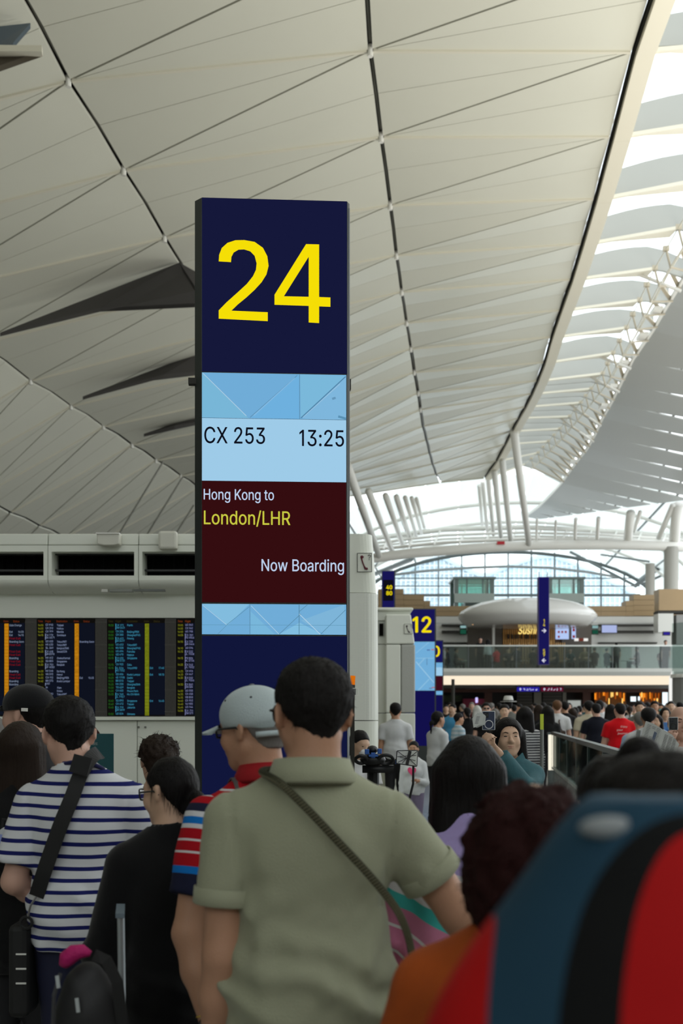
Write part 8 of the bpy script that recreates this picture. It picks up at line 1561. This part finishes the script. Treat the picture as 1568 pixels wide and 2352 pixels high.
tops = [BK, NV, GR, W_, MR, BG, TEAL, BK, KH, CRM, BL, BK]; cn = ['black', 'navy', 'grey', 'white', 'maroon', 'beige', 'dark teal', 'black', 'khaki', 'cream', 'blue', 'black']
far = [(1024, 1618, 40, 0), (1033, 1613, 44, 5), (1062, 1616, 45, 1), (1083, 1612, 42, 4), (1102, 1618, 46, 2), (1128, 1614, 41, 6), (1146, 1614, 44, 7), (1180, 1618, 36, 0), (1192, 1616, 42, 3), (1220, 1619, 38, 2), (1228, 1614, 46, 1), (1247, 1613, 44, 10), (1266, 1615, 40, 4), (1290, 1618, 42, 9), (1306, 1614, 45, 6), (1330, 1620, 36, 2), (1341, 1617, 41, 6), (1362, 1616, 44, 0), (1384, 1612, 35, 3), (1392, 1618, 43, 8), (1410, 1621, 36, 1), (1437, 1617, 40, 0), (1446, 1621, 34, 3), (1456, 1616, 44, 5), (1478, 1618, 36, 0), (1486, 1612, 43, 2), (1496, 1618, 38, 11), (1521, 1619, 41, 4), (1533, 1613, 45, 9), (1548, 1617, 38, 0), (1561, 1612, 33, 2), (1570, 1619, 41, 6)]
nb = ['just right of the 10 pylon', 'near the black pole', 'behind the sky blue shirt man', 'behind the black cardigan', 'by the white headscarf', 'behind the sunglasses man', 'beside the man facing the camera', 'right of the sun hat', 'above the denim woman hair', 'right of the striped top', 'behind the brown haired woman', 'behind the post with the yellow top', 'left of the light haired man', 'behind the crossbody bag man', 'behind the black skirt woman', 'below the notice board', 'left of the cream tee', 'behind the cream tee', 'behind the navy tee', 'right of the navy tee', 'left of the red tee', 'right of the red tee head', 'beyond the red tee shoulder', 'left of the grey tee man', 'right of the grey tee man', 'behind the grey haired man', 'left of the beige man', 'right of the teal mask', 'left of the tan jacket', 'behind the balding man', 'at the right edge, nearer', 'at the right edge, farther']
for (x, t, Y, c), n in zip(far, nb):
    put_person(rnd.choice(['man', 'manwalk', 'womanlong', 'womantied']), 'far person in %s %s' % (cn[c], n), x, t, Y, tops[c], yaw=rnd.choice([0, 10, -15, 180, 170, 90, 40]), hair=rnd.choice([None, None, 'brown', 'black', 'grey']), group='far crowd under the light band')
# people on the mezzanine
for x, t, Y, k, m, n, yw in ((1103, 1463, 59.5, 'man', BK, 'masked man in black standing at a table left of the white pillar', 170), (1120, 1468, 59, 'womanlong', W_, 'woman in white top beside the masked man', 20), (1415, 1475, 59, 'man', GR, 'person in grey standing behind the glass right of the restaurant', 0), (1528, 1470, 60, 'man', NV, 'person in navy standing at the right end of the balcony', 180), (1018, 1484, 59, 'man', W_, 'person in white at the left end of the balcony', 60)):
    put_person(k, n, x, t, Y, m, yaw=yw, z0=zf)
M_st = mat('stool_dark', (.05, .05, .05)); kk = 0
for x, Y, m, n, yw in ((1027, 61, BK, 'seated person in black at the far left behind the balcony glass', 90), (1047, 61.5, GR, 'seated person in grey behind the left part of the balcony glass', -90), (1140, 60, RD, 'seated person in red by the white pillar', 40), (1166, 61.5, BK, 'seated person in black below the neon letters', 180), (1187, 59.1, NV, 'seated person in navy left of the hanging blue sign', 20), (1224, 61, BK, 'seated person in black against the hanging blue sign', -30), (1277, 60.5, BK, 'seated person in black below the menu screen', 90), (1309, 61.5, TEAL, 'seated person in dark teal right of the menu screen', 180), (1342, 60, BG, 'seated person in beige and red behind the balcony glass', 150), (1365, 61, BK, 'seated person in black under the right green sign', 10), (1393, 61.5, NV, 'seated person in navy below the pale wall screen', -60), (1463, 60.5, BK, 'seated person in black in the right part of the balcony', 90), (1519, 61.5, MR, 'seated person in maroon near the right bulkhead', 180)):
    r = put_person('sit', n, x, 1500, Y, m, yaw=yw, z0=zf-.36, scale=.99)
    s_ = empty('stool', ((x-784)*Y/F, Y, zf), label='dark stool under the '+n.replace('seated person in ', '').split(' ', 1)[0]+' clothed sitter '+' '.join(n.split(' ')[4:])[:60], cat='stool'); MB().tube([(0, 0, 0), (0, 0, .34)], .05, 8).build('leg', M_st, parent=s_); MB().tube([(0, 0, .33), (0, 0, .37)], .18, 12).build('seat', M_st, parent=s_)
# tables with pale tops behind the glass
for k, x in enumerate((1057, 1128, 1205, 1290, 1352, 1440)):
    t = empty('cafe_table', ((x-784)*63.7/F, 63.7, zf), label='small pale topped table behind the balcony glass, %s from the left' % ('first', 'second', 'third', 'fourth', 'fifth', 'sixth')[k], cat='table', group='tables on the balcony'); MB().tube([(0, 0, .72), (0, 0, .75)], .4, 14).build('table_top', M_fasc2, parent=t); MB().tube([(0, 0, 0), (0, 0, .72)], .04, 8).build('leg', M_st, parent=t)
